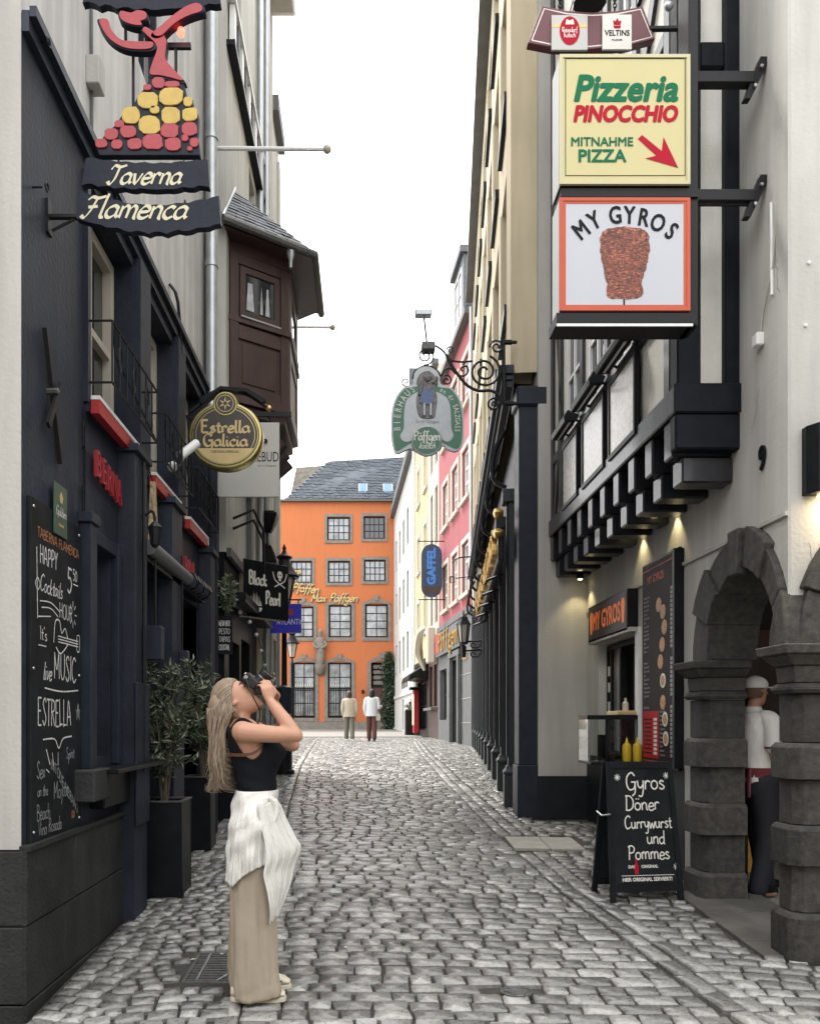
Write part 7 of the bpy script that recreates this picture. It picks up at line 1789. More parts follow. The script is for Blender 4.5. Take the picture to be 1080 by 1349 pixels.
# sandwich board
a0 = Vector((1.74, 5.80)); a1 = Vector((2.29, 5.88)); dn = (a1 - a0).normalized()
FS = Frame((a0.x, a0.y, 0), tuple(dn)); LS = (a1 - a0).length
t = thing('sandwich_board', 'black A-frame pavement chalkboard listing snacks in white handwriting', 'sandwich board', FS((LS / 2, -.1, gz(5.8))))
g = gz(5.84); H = .99
def tilt(u, z, w=0):      # front leaf leans back
    return (u, -.02 - (z - g) * .13 + w, z)
class FT:
    def __init__(s, sgn=1, off=0): s.sgn = sgn; s.off = off
    def __call__(s, p):
        z = p[2]; f = (z - g) / H
        u = LS / 2 + (p[0] - LS / 2) * (1 - .10 * f)
        return FS((u, s.sgn * (-(z - g) * .13 + p[1]) + s.off, z))
FTf = FT(1, 0)
FTb = FT(-1, -.32)
for F_, nm in ((FTf, 'front'), (FTb, 'back')):
    lf = MB(F_); lf.box(.0, .04, -.012, .012, g, g + H); lf.box(LS - .04, LS, -.012, .012, g, g + H); lf.box(.04, LS - .04, -.012, .012, g + H - .045, g + H); lf.box(.04, LS - .04, -.012, .012, g + .07, g + .13)
    lf.build('frame', m_black, t)
    MB(F_).box(.04, LS - .04, -.008, .004, g + .13, g + H - .045).build('board', m_board, t)
MB(FS).tube([(.02, -.05, g + .62), (.01, -.16, g + .60), (.02, -.27, g + .62)], .006, 5).build('stay', m_steel, t)
random.seed(31)
Wb = .0045
for (s_, u, zf, xh, wd, sx) in (('Gyros', .15, .835, .062, .011, .98), ('Döner', .14, .685, .052, .010, .98), ('Currywurst', .13, .555, .046, .009, .80), ('und', .30, .445, .048, .009, .9), ('Pommes', .145, .335, .050, .009, .88)):
    hm = MB(FTf); hand(hm, s_, u, g + zf - .04, Wb, xh, wd, sx=sx, jit=.06); hm.build('chalk_word', m_letw, t, recalc=False)
obj_text('DAS      ORIGINAL', FTf, .26, g + .245, Wb, .030, m_letw, t, bold=.0008, sx=.95)
obj_text('HIER ORIGINAL SERVIERT!', FTf, LS / 2 + .01, g + .155, Wb, .036, m_letw, t, bold=.001, sx=.92)
MB(FTf).box(.09, LS - .06, Wb, Wb + .001, g + .182, g + .186).build('rule', m_letw, t)
MB(FTf).prism([(.192, g + .195), (.222, g + .195), (.222, g + .25), (.213, g + .275), (.212, g + .30), (.202, g + .30), (.201, g + .275), (.192, g + .25)], Wb, Wb + .0012).build('red_bottle_print', m_lr, t)
for (u, z) in ((.085, g + .88), (.50, g + .89), (.52, g + .24)):
    for k in range(4):
        a = k * PI / 4 + .2; MB(FTf).ribbon([Vector((u - .025 * math.cos(a), z - .025 * math.sin(a))), Vector((u + .025 * math.cos(a), z + .025 * math.sin(a)))], .005, Wb + .0004 * k).build('chalk_star', m_letw, t, recalc=False)

# street lamps
def street_lamp(x, y, label):
    g = gz(y)
    t = thing('street_lamp', label, 'street lamp', (x, y, g), 'old style iron street lamps')
    MB().lathe([(.17, 0), (.17, .08), (.13, .10), (.13, .38), (.15, .40), (.10, .46), (.085, .6), (.085, .62)], (x, y, g - .02), 12).build('base', m_black, t, smooth=True)
    MB().lathe([(.065, .58), (.055, 1.0), (.065, 1.02), (.065, 1.06), (.05, 1.08), (.04, 2.5), (.055, 2.52), (.055, 2.56), (.03, 2.6), (.03, 2.72), (.07, 2.76)], (x, y, g), 12).build('post', m_black, t, smooth=True)
    L_ = [[(x + r * math.cos(PI / 3 * k + .5), y + r * math.sin(PI / 3 * k + .5), g + z) for k in range(6)] for r, z in ((.09, 2.76), (.19, 3.22))]
    mb = MB(); 
    for k in range(6): mb.tube([L_[0][k], L_[1][k]], .010, 4)
    mb.loft([[tuple(Vector((x, y, 0)).lerp(Vector((p[0], p[1], 0)), f)[:2]) + (g + z,) for p in L_[0]] for f, z in ((1.1, 2.74), (1.1, 2.77))])
    fr = mb.build('lantern_frame', m_black, t)
    for k in range(6):
        a, b, c, d = L_[0][k], L_[0][(k + 1) % 6], L_[1][(k + 1) % 6], L_[1][k]
        cc = Vector((x, y, 0))
        MB().quad(*[tuple(Vector(p).lerp(Vector((x, y, p[2])), .03)) for p in (a, b, c, d)]).build('pane', m_lampglass, fr, recalc=False)
    MB().lathe([(.24, 3.20), (.25, 3.23), (.19, 3.30), (.12, 3.42), (.09, 3.50), (.13, 3.53), (.13, 3.55), (.05, 3.60), (.025, 3.66), (.035, 3.69), (.005, 3.76)], (x, y, g), 12).build('lantern_roof', m_black, t, smooth=True)
    return t
m_lampglass = M('lantern_glass', (.55, .50, .44), .3, var=.1, bump=0)
l1 = street_lamp(-1.31, 13.4, 'nearer old style street lamp standing just behind the photographer')
l2 = copy_tree(l1); l2.location = (-2.38, 27.0, gz(27)); l2['label'] = 'farther old style street lamp before the orange house windows'
t = thing('litter_bin', 'dark litter bin strapped to the nearer street lamp post', 'bin', (-1.31, 13.2, 1.9)); MB().lathe([(.12, 0), (.15, .02), (.15, .42), (.16, .44), (.02, .48)], (-1.31, 13.19, 1.75), 12).build('bin_body', m_navy_s, t, smooth=True); MB().box(-1.37, -1.25, 13.24, 13.345, 1.85, 1.9).build('strap', m_steel, t)
# wall lantern on scroll arm, right
F11 = front(16.9)
t = thing('scroll_wall_lantern', 'black wall lantern on two scrolled iron arms at the end of the dark columns', 'lantern', (2.3, 16.9, 2.9))
def w11(px, py): return (xx(px, 16.9), 0, zz(py, 16.9))
c = w11(610.5, 852)
mb = MB(); r6 = lambda r_, z: [(c[0] + r_ * math.cos(PI / 3 * k), 16.9 + r_ * math.sin(PI / 3 * k), z) for k in range(6)]
MB().loft([r6(.05, zz(866, 16.9)), r6(.06, zz(852, 16.9)), r6(.03, zz(850, 16.9))]).build('foot', m_iron, t)
MB().loft([r6(.08, zz(846, 16.9)), r6(.125, zz(823, 16.9))]).build('lantern_panes', m_lampglass, t)
mb = MB()
for k in range(6): mb.tube([r6(.085, zz(847, 16.9))[k], r6(.132, zz(822, 16.9))[k]], .012, 4)
mb.loft([r6(.09, zz(849, 16.9)), r6(.09, zz(846.5, 16.9))]); mb.build('lantern_frame', m_iron, t)
MB().loft([r6(.16, zz(823, 16.9)), r6(.10, zz(817, 16.9)), r6(.08, zz(813, 16.9)), r6(.02, zz(810, 16.9)), r6(.01, zz(804, 16.9))]).build('lantern_roof', m_iron, t)
for (pa, sg) in ((846, 1), (858, 1)):
    MB(F11).tube([w11(611, pa), w11(636, pa - 2)], .022, 5).build('arm', m_iron, t)
    MB(F11).tube([w11(634, pa), w11(630, pa + 7), w11(622, pa + 7), w11(620, pa + 3), w11(624, pa + 2), w11(626, pa + 5)], .014, 5, smooth=4).build('scroll', m_iron, t)
# ---------------------------------------------------------------- the small square behind the viewer: unseen houses put in to cut frontal light
for (name, label, x0, x1, y0, y1, h, col) in (
    ('square_house', 'plain grey house closing the small square behind the viewpoint', -9, 1.2, -19, -15, 9, (.42, .41, .38)),
    ('square_house', 'plain brown-grey house on the right of the small square behind the viewpoint', 1.25, 11, -19, -14.4, 8, (.40, .37, .33)),
    ('square_house', 'dark brick house on the left side of the small square', -15, -10.5, -14.0, 3.0, 9, (.30, .24, .21)),
    ('square_house', 'grey house on the right side of the small square', 11.1, 15, -14.0, 4.0, 9, (.40, .39, .37))):
    t = thing(name, label, 'building', ((x0 + x1) / 2, (y0 + y1) / 2, -.3), 'unseen houses round the small square')
    MB().box(x0, x1, y0, y1, -1.2, h).build('wall', M('render_' + str(int(h * 10 + x0)), col, .85, var=.1, vs=1), t)
    F_, a, b = (Frame((0, y1, 0), (-1, 0)), -x1, -x0) if y1 < -5 else ((Frame((x1, 0, 0), (0, 1)), y0, y1) if x1 < 0 else (Frame((x0, 0, 0), (0, -1)), -y1, -y0))
    u = a + .6
    while u < b - 1.2:
        for z in (.8, 3.9, 6.9, 9.6): MB(F_).box(u, u + .95, .002, .03, z, z + 1.6).build('window', m_glass, t)
        u += 1.9
# ---------------------------------------------------------------- people
def skin_mat(name, col): 
    m = M(name, col, .5, var=.06, vs=14, bump=.04, bs=150, spec=.4)
    b = m.node_tree.nodes['Principled BSDF']; b.inputs['Subsurface Weight'].default_value = .12; b.inputs['Subsurface Radius'].default_value = (.02, .008, .004); b.inputs['Subsurface Scale'].default_value = .5
    return m
m_skin = skin_mat('skin', (.50, .27, .18)); m_skin2 = skin_mat('skin_tan', (.36, .19, .12))
def ering(c, rx, ry, n=16, ax=None, ay=None, p=2.0):
    """ring of a superellipse round c with axes ax, ay"""
    ax = Vector(ax) if ax is not None else Vector((1, 0, 0)); ay = Vector(ay) if ay is not None else Vector((0, 1, 0)); c = Vector(c); out = []
    for k in range(n):
        a = 2 * PI * k / n; ca, sa = math.cos(a), math.sin(a)
        out.append(c + ax * rx * math.copysign(abs(ca) ** (2 / p), ca) + ay * ry * math.copysign(abs(sa) ** (2 / p), sa))
    return out
def limb(mb, pts, radii, n=12, flat=1.0, cap=True):
    """tapered limb with rounded ends"""
    P = cr(pts, 5); m = len(P); rings = []
    prev = None
    for i, p in enumerate(P):
        q = i / (m - 1) * (len(radii) - 1); j = min(int(q), len(radii) - 2); r = radii[j] + (radii[j + 1] - radii[j]) * (q - j)
        t = (P[min(i + 1, m - 1)] - P[max(i - 1, 0)]).normalized()
        x = prev if prev is not None else t.orthogonal(); x = (x - t * x.dot(t)).normalized(); y = t.cross(x); prev = x
        if i == 0:
            for e, f in ((-.9, .35), (-.55, .82)): rings.append([p + t * r * e + (x * math.cos(2 * PI * k / n) + y * math.sin(2 * PI * k / n)) * r * f for k in range(n)])
        rings.append([p + (x * math.cos(2 * PI * k / n) + y * math.sin(2 * PI * k / n) * flat) * r for k in range(n)])
        if i == m - 1:
            for e, f in ((.55, .82), (.9, .35)): rings.append([p + t * r * e + (x * math.cos(2 * PI * k / n) + y * math.sin(2 * PI * k / n)) * r * f for k in range(n)])
    mb.loft(rings)
def fuse(mb, name, mat, parent, voxel=.007, smooth=6):
    """fuse overlapping closed forms into one continuous skin"""
    o = mb.build('tmp', mat, None)
    md = o.modifiers.new('r', 'REMESH'); md.mode = 'VOXEL'; md.voxel_size = voxel
    ms = o.modifiers.new('s', 'SMOOTH'); ms.factor = .5; ms.iterations = smooth
    bpy.context.view_layer.update()
    me = bpy.data.meshes.new_from_object(o.evaluated_get(bpy.context.evaluated_depsgraph_get()))
    me.name = name
    old = o.data; loc = o.location.copy(); bpy.data.objects.remove(o); bpy.data.meshes.remove(old)
    me.polygons.foreach_set('use_smooth', [True] * len(me.polygons))
    if not me.materials: me.materials.append(mat)
    o = bpy.data.objects.new(name, me); COL.objects.link(o); o.parent = parent; o.location = loc - wloc(parent)
    return o
class TF:
    """local person space -> world (x forward, y left, z up)"""
    def __init__(s, o, yaw=0, k=1.0): s.o = Vector(o); s.c, s.s = math.cos(yaw), math.sin(yaw); s.k = k
    def __call__(s, p): return s.o + Vector((p[0] * s.c - p[1] * s.s, p[0] * s.s + p[1] * s.c, p[2])) * s.k
def hand_mesh(mb, wrist, palm_dir, side, normal, curl, L=.085, spread=1.0, thumb=1, fr=.0082):
    """palm plus five jointed fingers; curl in radians per joint"""
    d = Vector(palm_dir).normalized(); nrm = Vector(normal); nrm = (nrm - d * nrm.dot(d)).normalized(); sd = d.cross(nrm) * side
    w = Vector(wrist)
    rings = []
    for f, rw, rt in ((-.1, .022, .018), (.15, .028, .016), (.5, .036, .014), (.85, .039, .013), (1.0, .037, .011)):
        rings.append(ering(w + d * L * f, rw, rt, 12, sd, nrm, 2.4))
    mb.loft(rings)
    lens = [(.040, .026, .019), (.045, .029, .021), (.042, .027, .020), (.033, .021, .017)]
    for i, l in enumerate(lens):
        base = w + d * L * (.93 - .05 * abs(i - 1.3)) + sd * (.027 - .018 * i) * spread
        dd = (d + sd * (.10 - .07 * i)).normalized(); P = [base - dd * .02, base]; a = 0
        for j, seg in enumerate(l):
            a += curl[j] * (1 + .08 * i); dr = dd * math.cos(a) + nrm * math.sin(a); P.append(P[-1] + dr * seg)
        rr = fr * (1 - .05 * i)
        mb.tube(P, [rr * 1.12, rr * 1.1, rr, rr * .95, rr * .7], 8, smooth=3)
    b = w + d * L * .25 + sd * .026; P = [b - sd * .01, b + sd * .018 * thumb + d * .022 + nrm * .008, b + sd * .022 * thumb + d * .050 + nrm * .026, b + sd * .012 * thumb + d * .070 + nrm * .040]
    mb.tube(P, [.012, .012, .010, .0075], 8, smooth=4)

# ================= the photographer
PX, PY = -.540, 4.17
PG = gz(4.17)
T_ = TF((PX, PY, PG))
def bp_(px, py, y=0): return ((px - 340) / 265.0, y, (1320 - py) / 265.0)
ph = thing('person', 'woman in black top and white wrap skirt over beige trousers, aiming a camera upward', 'person', (PX, PY, PG))
mb = MB(T_)
# torso (x forward, y to her left)
tors = [(.90, -.012, .100, .150), (.97, -.008, .095, .135), (1.03, -.004, .088, .118), (1.10, -.012, .094, .122), (1.17, -.015, .108, .134), (1.235, -.020, .122, .142), (1.29, -.035, .118, .155), (1.335, -.055, .098, .165), (1.37, -.068, .072, .140), (1.395, -.078, .052, .085)]
mb.loft([ering((x, 0, z), rx, ry, 20) for z, x, rx, ry in tors])
for s_ in (-1, 1): mb.sphere((.046, s_ * .060, 1.222), (.056, .048, .060), 14, 10)
mb.loft([ering(c, a, b, 14, (.9, 0, -.35), (0, 1, 0)) for c, a, b in (((-.085, 0, 1.36), .06, .075), ((-.082, 0, 1.40), .048, .052), ((-.080, 0, 1.44), .046, .048), ((-.085, 0, 1.48), .05, .05))])
# head, tipped back about 47 degrees
up = Vector((-.73, 0, .68)).normalized(); fw = Vector((.68, 0, .73)).normalized(); lat = Vector((0, 1, 0))
HC = Vector((-.110, 0, 1.490))
def hp(f, l, u): return HC + fw * f + lat * l + up * u
def hring(u, f0, rf, rl, p=2.1): return ering(hp(f0, 0, u), rf, rl, 18, fw, lat, p)
mb.loft([hring(*a) for a in ((-.112, .052, .018, .018), (-.104, .050, .034, .028), (-.088, .036, .050, .042), (-.065, .020, .066, .053), (-.035, .006, .082, .062), (0, .0, .090, .070), (.035, -.004, .094, .074), (.065, -.006, .088, .069), (.092, -.008, .066, .052), (.108, -.008, .030, .025))])
mb.loft([ering(hp(f, 0, u), a, b, 8, fw, lat) for f, u, a, b in ((.078, .020, .008, .007), (.094, .0, .012, .009), (.104, -.022, .013, .014), (.098, -.032, .010, .013), (.085, -.036, .006, .008))])   # nose
mb.loft([ering(hp(.084, 0, u), a, b, 10, fw, lat) for u, a, b in ((-.048, .005, .012), (-.053, .010, .022), (-.059, .007, .024), (-.065, .010, .020), (-.071, .005, .010))])   # lips
mb.sphere(tuple(hp(.070, 0, -.096)), (.020, .018, .018), 10, 8)
for s_ in (-1, 1):
    mb.loft([ering(hp(-.005 + a, s_ * (.070 + b), -.01 + c), d, .006, 10, fw, up * 1.6) for a, b, c, d in ((0, 0, 0, .014), (-.004, .008, 0, .016), (-.006, .013, 0, .012))])
    mb.sphere(tuple(hp(.076, s_ * .030, .026)), (.016, .022, .012), 8, 6)
# arms
SR, ER, WR = (-.050, -.158, 1.335), (.205, -.150, 1.318), (.068, -.075, 1.490)
limb(mb, [(-.055, -.10, 1.335), SR, (.07, -.165, 1.325), ER], [.052, .055, .047, .042, .035], 14)
limb(mb, [ER, (.150, -.125, 1.390), (.10, -.095, 1.450), WR], [.034, .036, .030, .023], 12)
mb.sphere((.210, -.150, 1.313), (.031, .031, .029), 10, 8)
SL, EL, WL = (-.040, .150, 1.335), (.165, .150, 1.262), (.075, .075, 1.480)
limb(mb, [(-.05, .10, 1.33), SL, (.06, .16, 1.30), EL], [.055, .058, .050, .045, .037], 14)
limb(mb, [EL, (.135, .12, 1.34), (.105, .095, 1.42), WL], [.035, .039, .032, .024], 12)
hand_mesh(mb, WR, (-.20, .05, .95), -1, (-.55, .75, .05), (.45, .75, .6), L=.070)
hand_mesh(mb, WL, (-.25, -.25, .95), 1, (-.45, -.8, .05), (.5, .8, .6), L=.070)
# legs and feet under the trousers
for s_, fx in ((-1, -.03), (1, -.015)):
    limb(mb, [(-.01, s_ * .075, .92), (.0, s_ * .085, .50), (-.02, s_ * .085, .09)], [.095, .072, .058, .045, .040], 12)
    limb(mb, [(fx - .055, s_ * .09, .055), (fx + .02, s_ * .092, .045), (fx + .12, s_ * .095, .035)], [.034, .036, .030], 10, flat=1)
body = fuse(mb, 'body', m_skin, ph, .0065, 5)
# brows / closed lid line and lip colour
m_lip = M('lip', (.42, .12, .10), .4, var=.05, bump=0); m_brow = M('brow', (.12, .07, .04), .8, bump=0)
mb = MB(T_)
for s_ in (-1, 1):
    mb.tube([tuple(hp(.085, s_ * .012, .040)), tuple(hp(.088, s_ * .028, .047)), tuple(hp(.072, s_ * .048, .040))], [.002, .0035, .002], 5, smooth=3)
mb.build('eyebrows', m_brow, body, smooth=True)
mb = MB(T_)
for s_ in (-1, 1): mb.sphere(tuple(hp(.083, s_ * .031, .020)), (.007, .012, .006), 8, 6)
mb.build('eyes', m_brow, body, smooth=True)
MB(T_).loft([ering(hp(.0905, 0, u), a, b, 10, fw, lat) for u, a, b in ((-.050, .003, .010), (-.054, .0055, .018), (-.060, .003, .021), (-.065, .0055, .017), (-.070, .002, .008))]).build('lips', m_lip, body, smooth=True)

# clothes
m_top = M('black_knit_top', (.006, .007, .010), .8, var=.2, vs=30, bump=.25, bs=300, spec=.2)
m_linen = M('beige_linen', (.42, .35, .27), .9, var=.08, vs=8, bump=.5, bs=420, spec=.1)
m_wrap = M('white_crinkle_cotton', (.74, .725, .68), .9, var=.05, vs=10, bump=.45, bs=140, spec=.1)
def shell(rings_fn, nz_, nt, name, mat, parent, close=True, thick=.003, sub=0):
    """cloth sheet: rings_fn(v, a) -> point ; a runs round the body"""
    V = [[rings_fn(i / nz_, 2 * PI * j / nt) for j in range(nt)] for i in range(nz_ + 1)]
    mb = MB(T_); mb.loft(V, cap=False, closed=close)
    o = mb.build(name, mat, parent, smooth=True, recalc=False, angle=80)
    md = o.modifiers.new('thickness', 'SOLIDIFY'); md.thickness = thick; md.offset = 0
    return o
def tor(z):
    t = [(q[0], q) for q in tors]
    for (a, A), (b, B) in zip(t, t[1:]):
        if z <= b:
            f = max(0, (z - a) / (b - a)); return [A[i] + (B[i] - A[i]) * f for i in range(1, 4)]
    return list(tors[-1][1:])
def top_pt(v, a):
    # upper edge: high at the strap, low under the arm, scooped in front
    c, s_ = math.cos(a), math.sin(a)
    arm = max(0, 1 - abs(abs(a - PI * (1 if a > PI else 1)) - PI / 2) / .62) if True else 0
    side = abs(s_)
    ztop = 1.335 + .03 * max(0, -c) - .02 * max(0, c) - .135 * max(0, min(1, (side - .80) / .2)) ** .8 * (1 if True else 0)
    if c > .15 and side < .80: ztop = 1.30 + .03 * side
    z = 1.005 + (ztop - 1.005) * v
    x, rx, ry = tor(z)
    bust = .034 * math.exp(-((z - 1.225) / .055) ** 2) * max(0, c) ** .9
    e = .0075 + .0015 * math.sin(9 * z * 8 + 3 * a)
    return (x + (rx + e + bust) * c, (ry + e) * s_, z)
shell(top_pt, 24, 64, 'top', m_top, ph)
for s_ in (-1, 1):    # straps
    MB(T_).tube([(-.120, s_ * .105, 1.295), (-.115, s_ * .112, 1.345), (-.075, s_ * .112, 1.395), (-.02, s_ * .108, 1.372), (.035, s_ * .100, 1.30)], [.013, .012, .010, .011, .015], 8, smooth=5).build('strap', m_top, ph, smooth=True)
# trousers: each leg its own wide tube
def leg_pt(s_, fx):
    def f(v, a):
        z = 1.0 - v * (1.0 - .028)
        c, s2 = math.cos(a), math.sin(a)
        w = min(1, v / .25)
        rx = .078 + .026 * w + .014 * v; ry = .062 + .041 * w
        if z < .12: rx -= .012 * (1 - z / .12)
        cx = -.022 + fx * v; cy = s_ * (.055 + .035 * w)
        fold = 1 + v * (.060 * math.sin(4 * a + 1.3 + 1.5 * v) + .040 * math.sin(9 * a + 5 * v + s_) + .014 * math.sin(17 * a - 3 * v)) + (.03 * math.sin(z * 70 + 2 * math.sin(a * 2)) * max(0, 1 - z / .16))
        for (th, amp, wd) in ((4.1, .050, .16), (5.0, -.045, .13), (5.6, .04, .15), (3.4, -.05, .15), (2.0, .05, .2), (0.7, -.04, .2), (4.6, -.03, .07)):
            dd = math.atan2(math.sin(a - th - .25 * math.sin(v * 3 + th)), math.cos(a - th - .25 * math.sin(v * 3 + th))); fold += amp * math.exp(-(dd / wd) ** 2) * (.35 + .65 * v)
        br = .022 * max(0, c) * math.exp(-((z - .05) / .05) ** 2)
        return (cx + rx * fold * c + br, cy + ry * fold * s2, z + .012 * math.sin(a) * (1 - z) * (v > .98))
    return f
tr = shell(leg_pt(-1, .012), 60, 110, 'trouser_leg', m_linen, ph)
tr2 = shell(leg_pt(1, -.030), 60, 110, 'trouser_leg', m_linen, ph)
# wrap skirt
def skirt_pt(v, a):
    # a: 0 front, PI/2 her left, PI back, 3PI/2 viewer's side
    d = (a - PI) / PI                      # -1..1 , 0 at the back
    t = a if a <= PI else 2 * PI - a       # 0 front .. PI back
    zb = .585 + .010 * math.sin(3 * a)
    f = max(0, 1 - t / 2.15); zb += .165 * f ** .8
    z = 1.040 - v * (1.040 - zb)
    rx = .106 + .022 * min(1, v * 2.2) + .002 * v; ry = .136 + .084 * min(1, v * 2.6)
    cx = -.012 - .010 * v
    pl = v ** .8 * (.0035 * math.sin(31 * a + 4 * math.sin(2 * a) + 2 * v) + .0022 * math.sin(73 * a + 5 * math.sin(3 * a) + 3 * v) + .005 * math.sin(9 * a + 3 * v)) + .003 * math.sin(30 * z + 5 * a)
    diag = .006 * math.sin(55 * (z - .35 * math.cos(a) * .25) ) * (1 - v)
    r = 1 + (pl + diag) / .12
    return (cx + rx * r * math.cos(a), ry * r * math.sin(a), z)
shell(skirt_pt, 40, 220, 'wrap_skirt', m_wrap, ph, thick=.0025)
def waist_pt(v, a): 
    z = 1.012 + .026 * v; return (-.004 + (.099 - .004 * v) * math.cos(a), (.130 - .004 * v) * math.sin(a), z)
shell(waist_pt, 4, 48, 'waistband', m_linen, ph, thick=.004)
# front drape: a hanging corner of cloth
Lp = [(345, 1058), (350, 1085), (356, 1110), (357, 1132), (354, 1150), (359, 1172), (362, 1195), (361, 1213)]
Rp = [(372, 1060), (381, 1082), (391, 1104), (398, 1121), (389, 1146), (385, 1166), (376, 1192), (367, 1213)]
Lc, Rc = cr(Lp, 6), cr(Rp, 6); rows = []
for i in range(len(Lc)):
    f = i / (len(Lc) - 1); row = []
    for j in range(61):
        g_ = j / 60; px = Lc[i].x + (Rc[i].x - Lc[i].x) * g_; py = Lc[i].y + (Rc[i].y - Lc[i].y) * g_ + 1.5 * math.sin(g_ * 20)
        yy = -.190 + .105 * g_ + .0045 * math.sin(g_ * 26 + f * 5) * min(1, f * 3) + .0028 * math.sin(g_ * 62 - f * 9) - .03 * math.sin(f * PI) * (1 - g_) + .055 * g_ * math.sin(f * PI * .9)
        x, _, z = bp_(px, py); row.append((x, yy, z))
    rows.append(row)
dp_ = MB(T_).loft(rows, cap=False, closed=False).build('skirt_drape', m_wrap, ph, smooth=True, recalc=False, angle=80)
md = dp_.modifiers.new('thickness', 'SOLIDIFY'); md.thickness = .0025
md = None
# knot at the waist
MB(T_).tube([(.065, -.125, 1.01), (.098, -.115, .985), (.105, -.12, .93), (.085, -.14, .87)], [.012, .018, .012, .006], 8, smooth=4).build('knot', m_wrap, ph, smooth=True)
# shoes
m_shoe = M('cream_leather', (.62, .57, .45), .55, var=.06, bump=.1)
def shoe(cy, fx):
    mb = MB(T_)
    L0, L1 = fx - .115, fx + .165
    sole = []
    for k in range(24):
        a = 2 * PI * k / 24; c, s_ = math.cos(a), math.sin(a); sole.append(((L0 + L1) / 2 + (L1 - L0) / 2 * math.copysign(abs(c) ** .8, c), cy + (.046 - .008 * (c < 0)) * math.copysign(abs(s_) ** .8, s_)))
    mb.vprism(sole, -.004, .022)
    s0 = mb.build('sole', m_shoe, ph, bevel=.004)
    mb = MB(T_)
    mb.loft([ering((x, cy, .022 + h * .5), h * .5 + .002, w, 12, (0, 0, 1), (0, 1, 0), 2.3) for x, h, w in ((L0 + .006, .05, .022), (L0 + .03, .075, .032), (L0 + .09, .085, .036), (fx + .04, .072, .038), (fx + .09, .050, .041), (fx + .13, .034, .038), (fx + .158, .018, .022))])
    u = mb.build('upper', m_shoe, ph, smooth=True)
    for x in (fx + .035, fx + .062, fx + .088): MB(T_).tube([(x, cy - .030, .062 - (x - fx) * .25), (x + .008, cy, .088 - (x - fx) * .45), (x, cy + .030, .062 - (x - fx) * .25)], .0035, 5, smooth=3).build('lace', m_frame_c, ph)
    mb = MB(T_); mb.tube([(fx + .02, cy - .040, .045), (fx + .07, cy - .043, .035), (fx + .12, cy - .036, .045)], .004, 5, smooth=3); mb.build('stripe', m_black, ph)
shoe(-.095, -.012); shoe(.10, -.005)

# hair: a shaped under-mass and long strands over it
m_hair = M('fair_hair', (.30, .22, .15), .45, var=.35, vs=20, bump=.4, bs=220, spec=.5)
mb = MB(T_)
hair_spine = [((-.178, 0, 1.53), .058, .070), ((-.190, 0, 1.47), .066, .082), ((-.190, 0, 1.40), .064, .084), ((-.190, 0, 1.32), .060, .084), ((-.190, 0, 1.24), .052, .078), ((-.195, 0, 1.17), .036, .060), ((-.200, 0, 1.12), .014, .030)]
mb.loft([ering(c, a, b, 16) for c, a, b in hair_spine])
EF, ER_, EL_, EU = -.018, .089, .086, .118
def ell(f, phi, k=1.0):
    bnd = .058 * max(0, math.sin(phi)) ** .8 - .020 * (1 - max(0, math.sin(phi))) ** 3 - .03 * max(0, -math.sin(phi)); f = min(f, bnd)
    r = math.sqrt(max(0, 1 - ((f - EF) / ER_) ** 2)); u = .008 + EU * r * math.sin(phi) * k
    f += .36 * max(0, u - .01) * max(0, min(1, (f + .05) / .1))
    return hp(f, EL_ * r * math.cos(phi) * k, u)
mb.loft([[tuple(ell(EF + ER_ * math.cos(PI * i / 14) * .999, 2 * PI * j / 24)) for j in range(24)] for i in range(15)])
hm_ = mb.build('hair', m_hair, body, smooth=True, angle=80)
rd = random.Random(17)
mbs = [MB(T_), MB(T_), MB(T_), MB(T_)]
for k in range(1500):
    phi = R(rd.uniform(-22, 202)); s_ = math.sin(phi); c_ = math.cos(phi)
    depth = max(0, s_); jit = rd.uniform(1.0, 1.06)
    f0 = rd.uniform(.035, .056) if rd.random() < .8 else rd.uniform(-.05, .03)
    pts = [tuple(ell(f0, phi, 1.0))]
    if f0 > .02: pts.append(tuple(ell(.012, phi, jit)))
    if f0 > -.02: pts.append(tuple(ell(-.035, phi, 1.02 * jit)))
    if depth > .45: pts.append(tuple(ell(-.080, phi, 1.06 * jit)))
    if depth > .6: pts.append(tuple(ell(-.098, phi, 1.04 * jit)))
    out = depth ** .7
    xb = -.130 - .108 * out + rd.uniform(-.014, .010)
    side = c_ * .094 + rd.uniform(-.010, .010)
    if abs(side) < .03: side = rd.uniform(-.05, .05)
    ln_ = rd.random(); zend = 1.030 + .20 * ln_ ** 1.3 + (.10 if xb > -.17 and rd.random() < .3 else 0)
    wv = rd.uniform(.003, .007); p0 = rd.uniform(0, 6.28); p1 = 1.2 * noise.noise(Vector((c_ * 4, xb * 30, 1)))
    zc = 1.445 + rd.uniform(-.025, .01)
    z_ = zc
    while z_ > zend:
        q = (zc - z_) / .4
        curl = q * q * .020
        pts.append((xb - (.045 * (1 - out) * min(1, q * 3.5)) + .010 * math.sin(q * 3) + wv * .6 * math.sin(z_ * 34 + p0) + curl * math.sin(z_ * 30 + p1 * 3), side * (1 - .12 * q) + wv * math.cos(z_ * 27 + p0) + curl * .6 * math.cos(z_ * 30 + p1 * 4), z_)); z_ -= .045
    pts.append((xb + curl * 1.5 * math.sin(p1 * 5 + zend * 30) if z_ < 2 else xb, side * .85, zend))
    r0 = rd.uniform(.0013, .0029)
    mbs[min(3, int((.5 + .9 * noise.noise(Vector((c_ * 6, out * 5, 7))) + rd.uniform(-.3, .3)) * 4) if 1 else 0) % 4].tube(cr(pts, 2), [r0 * .6, r0, r0, r0, r0 * .9, r0 * .25], 4)
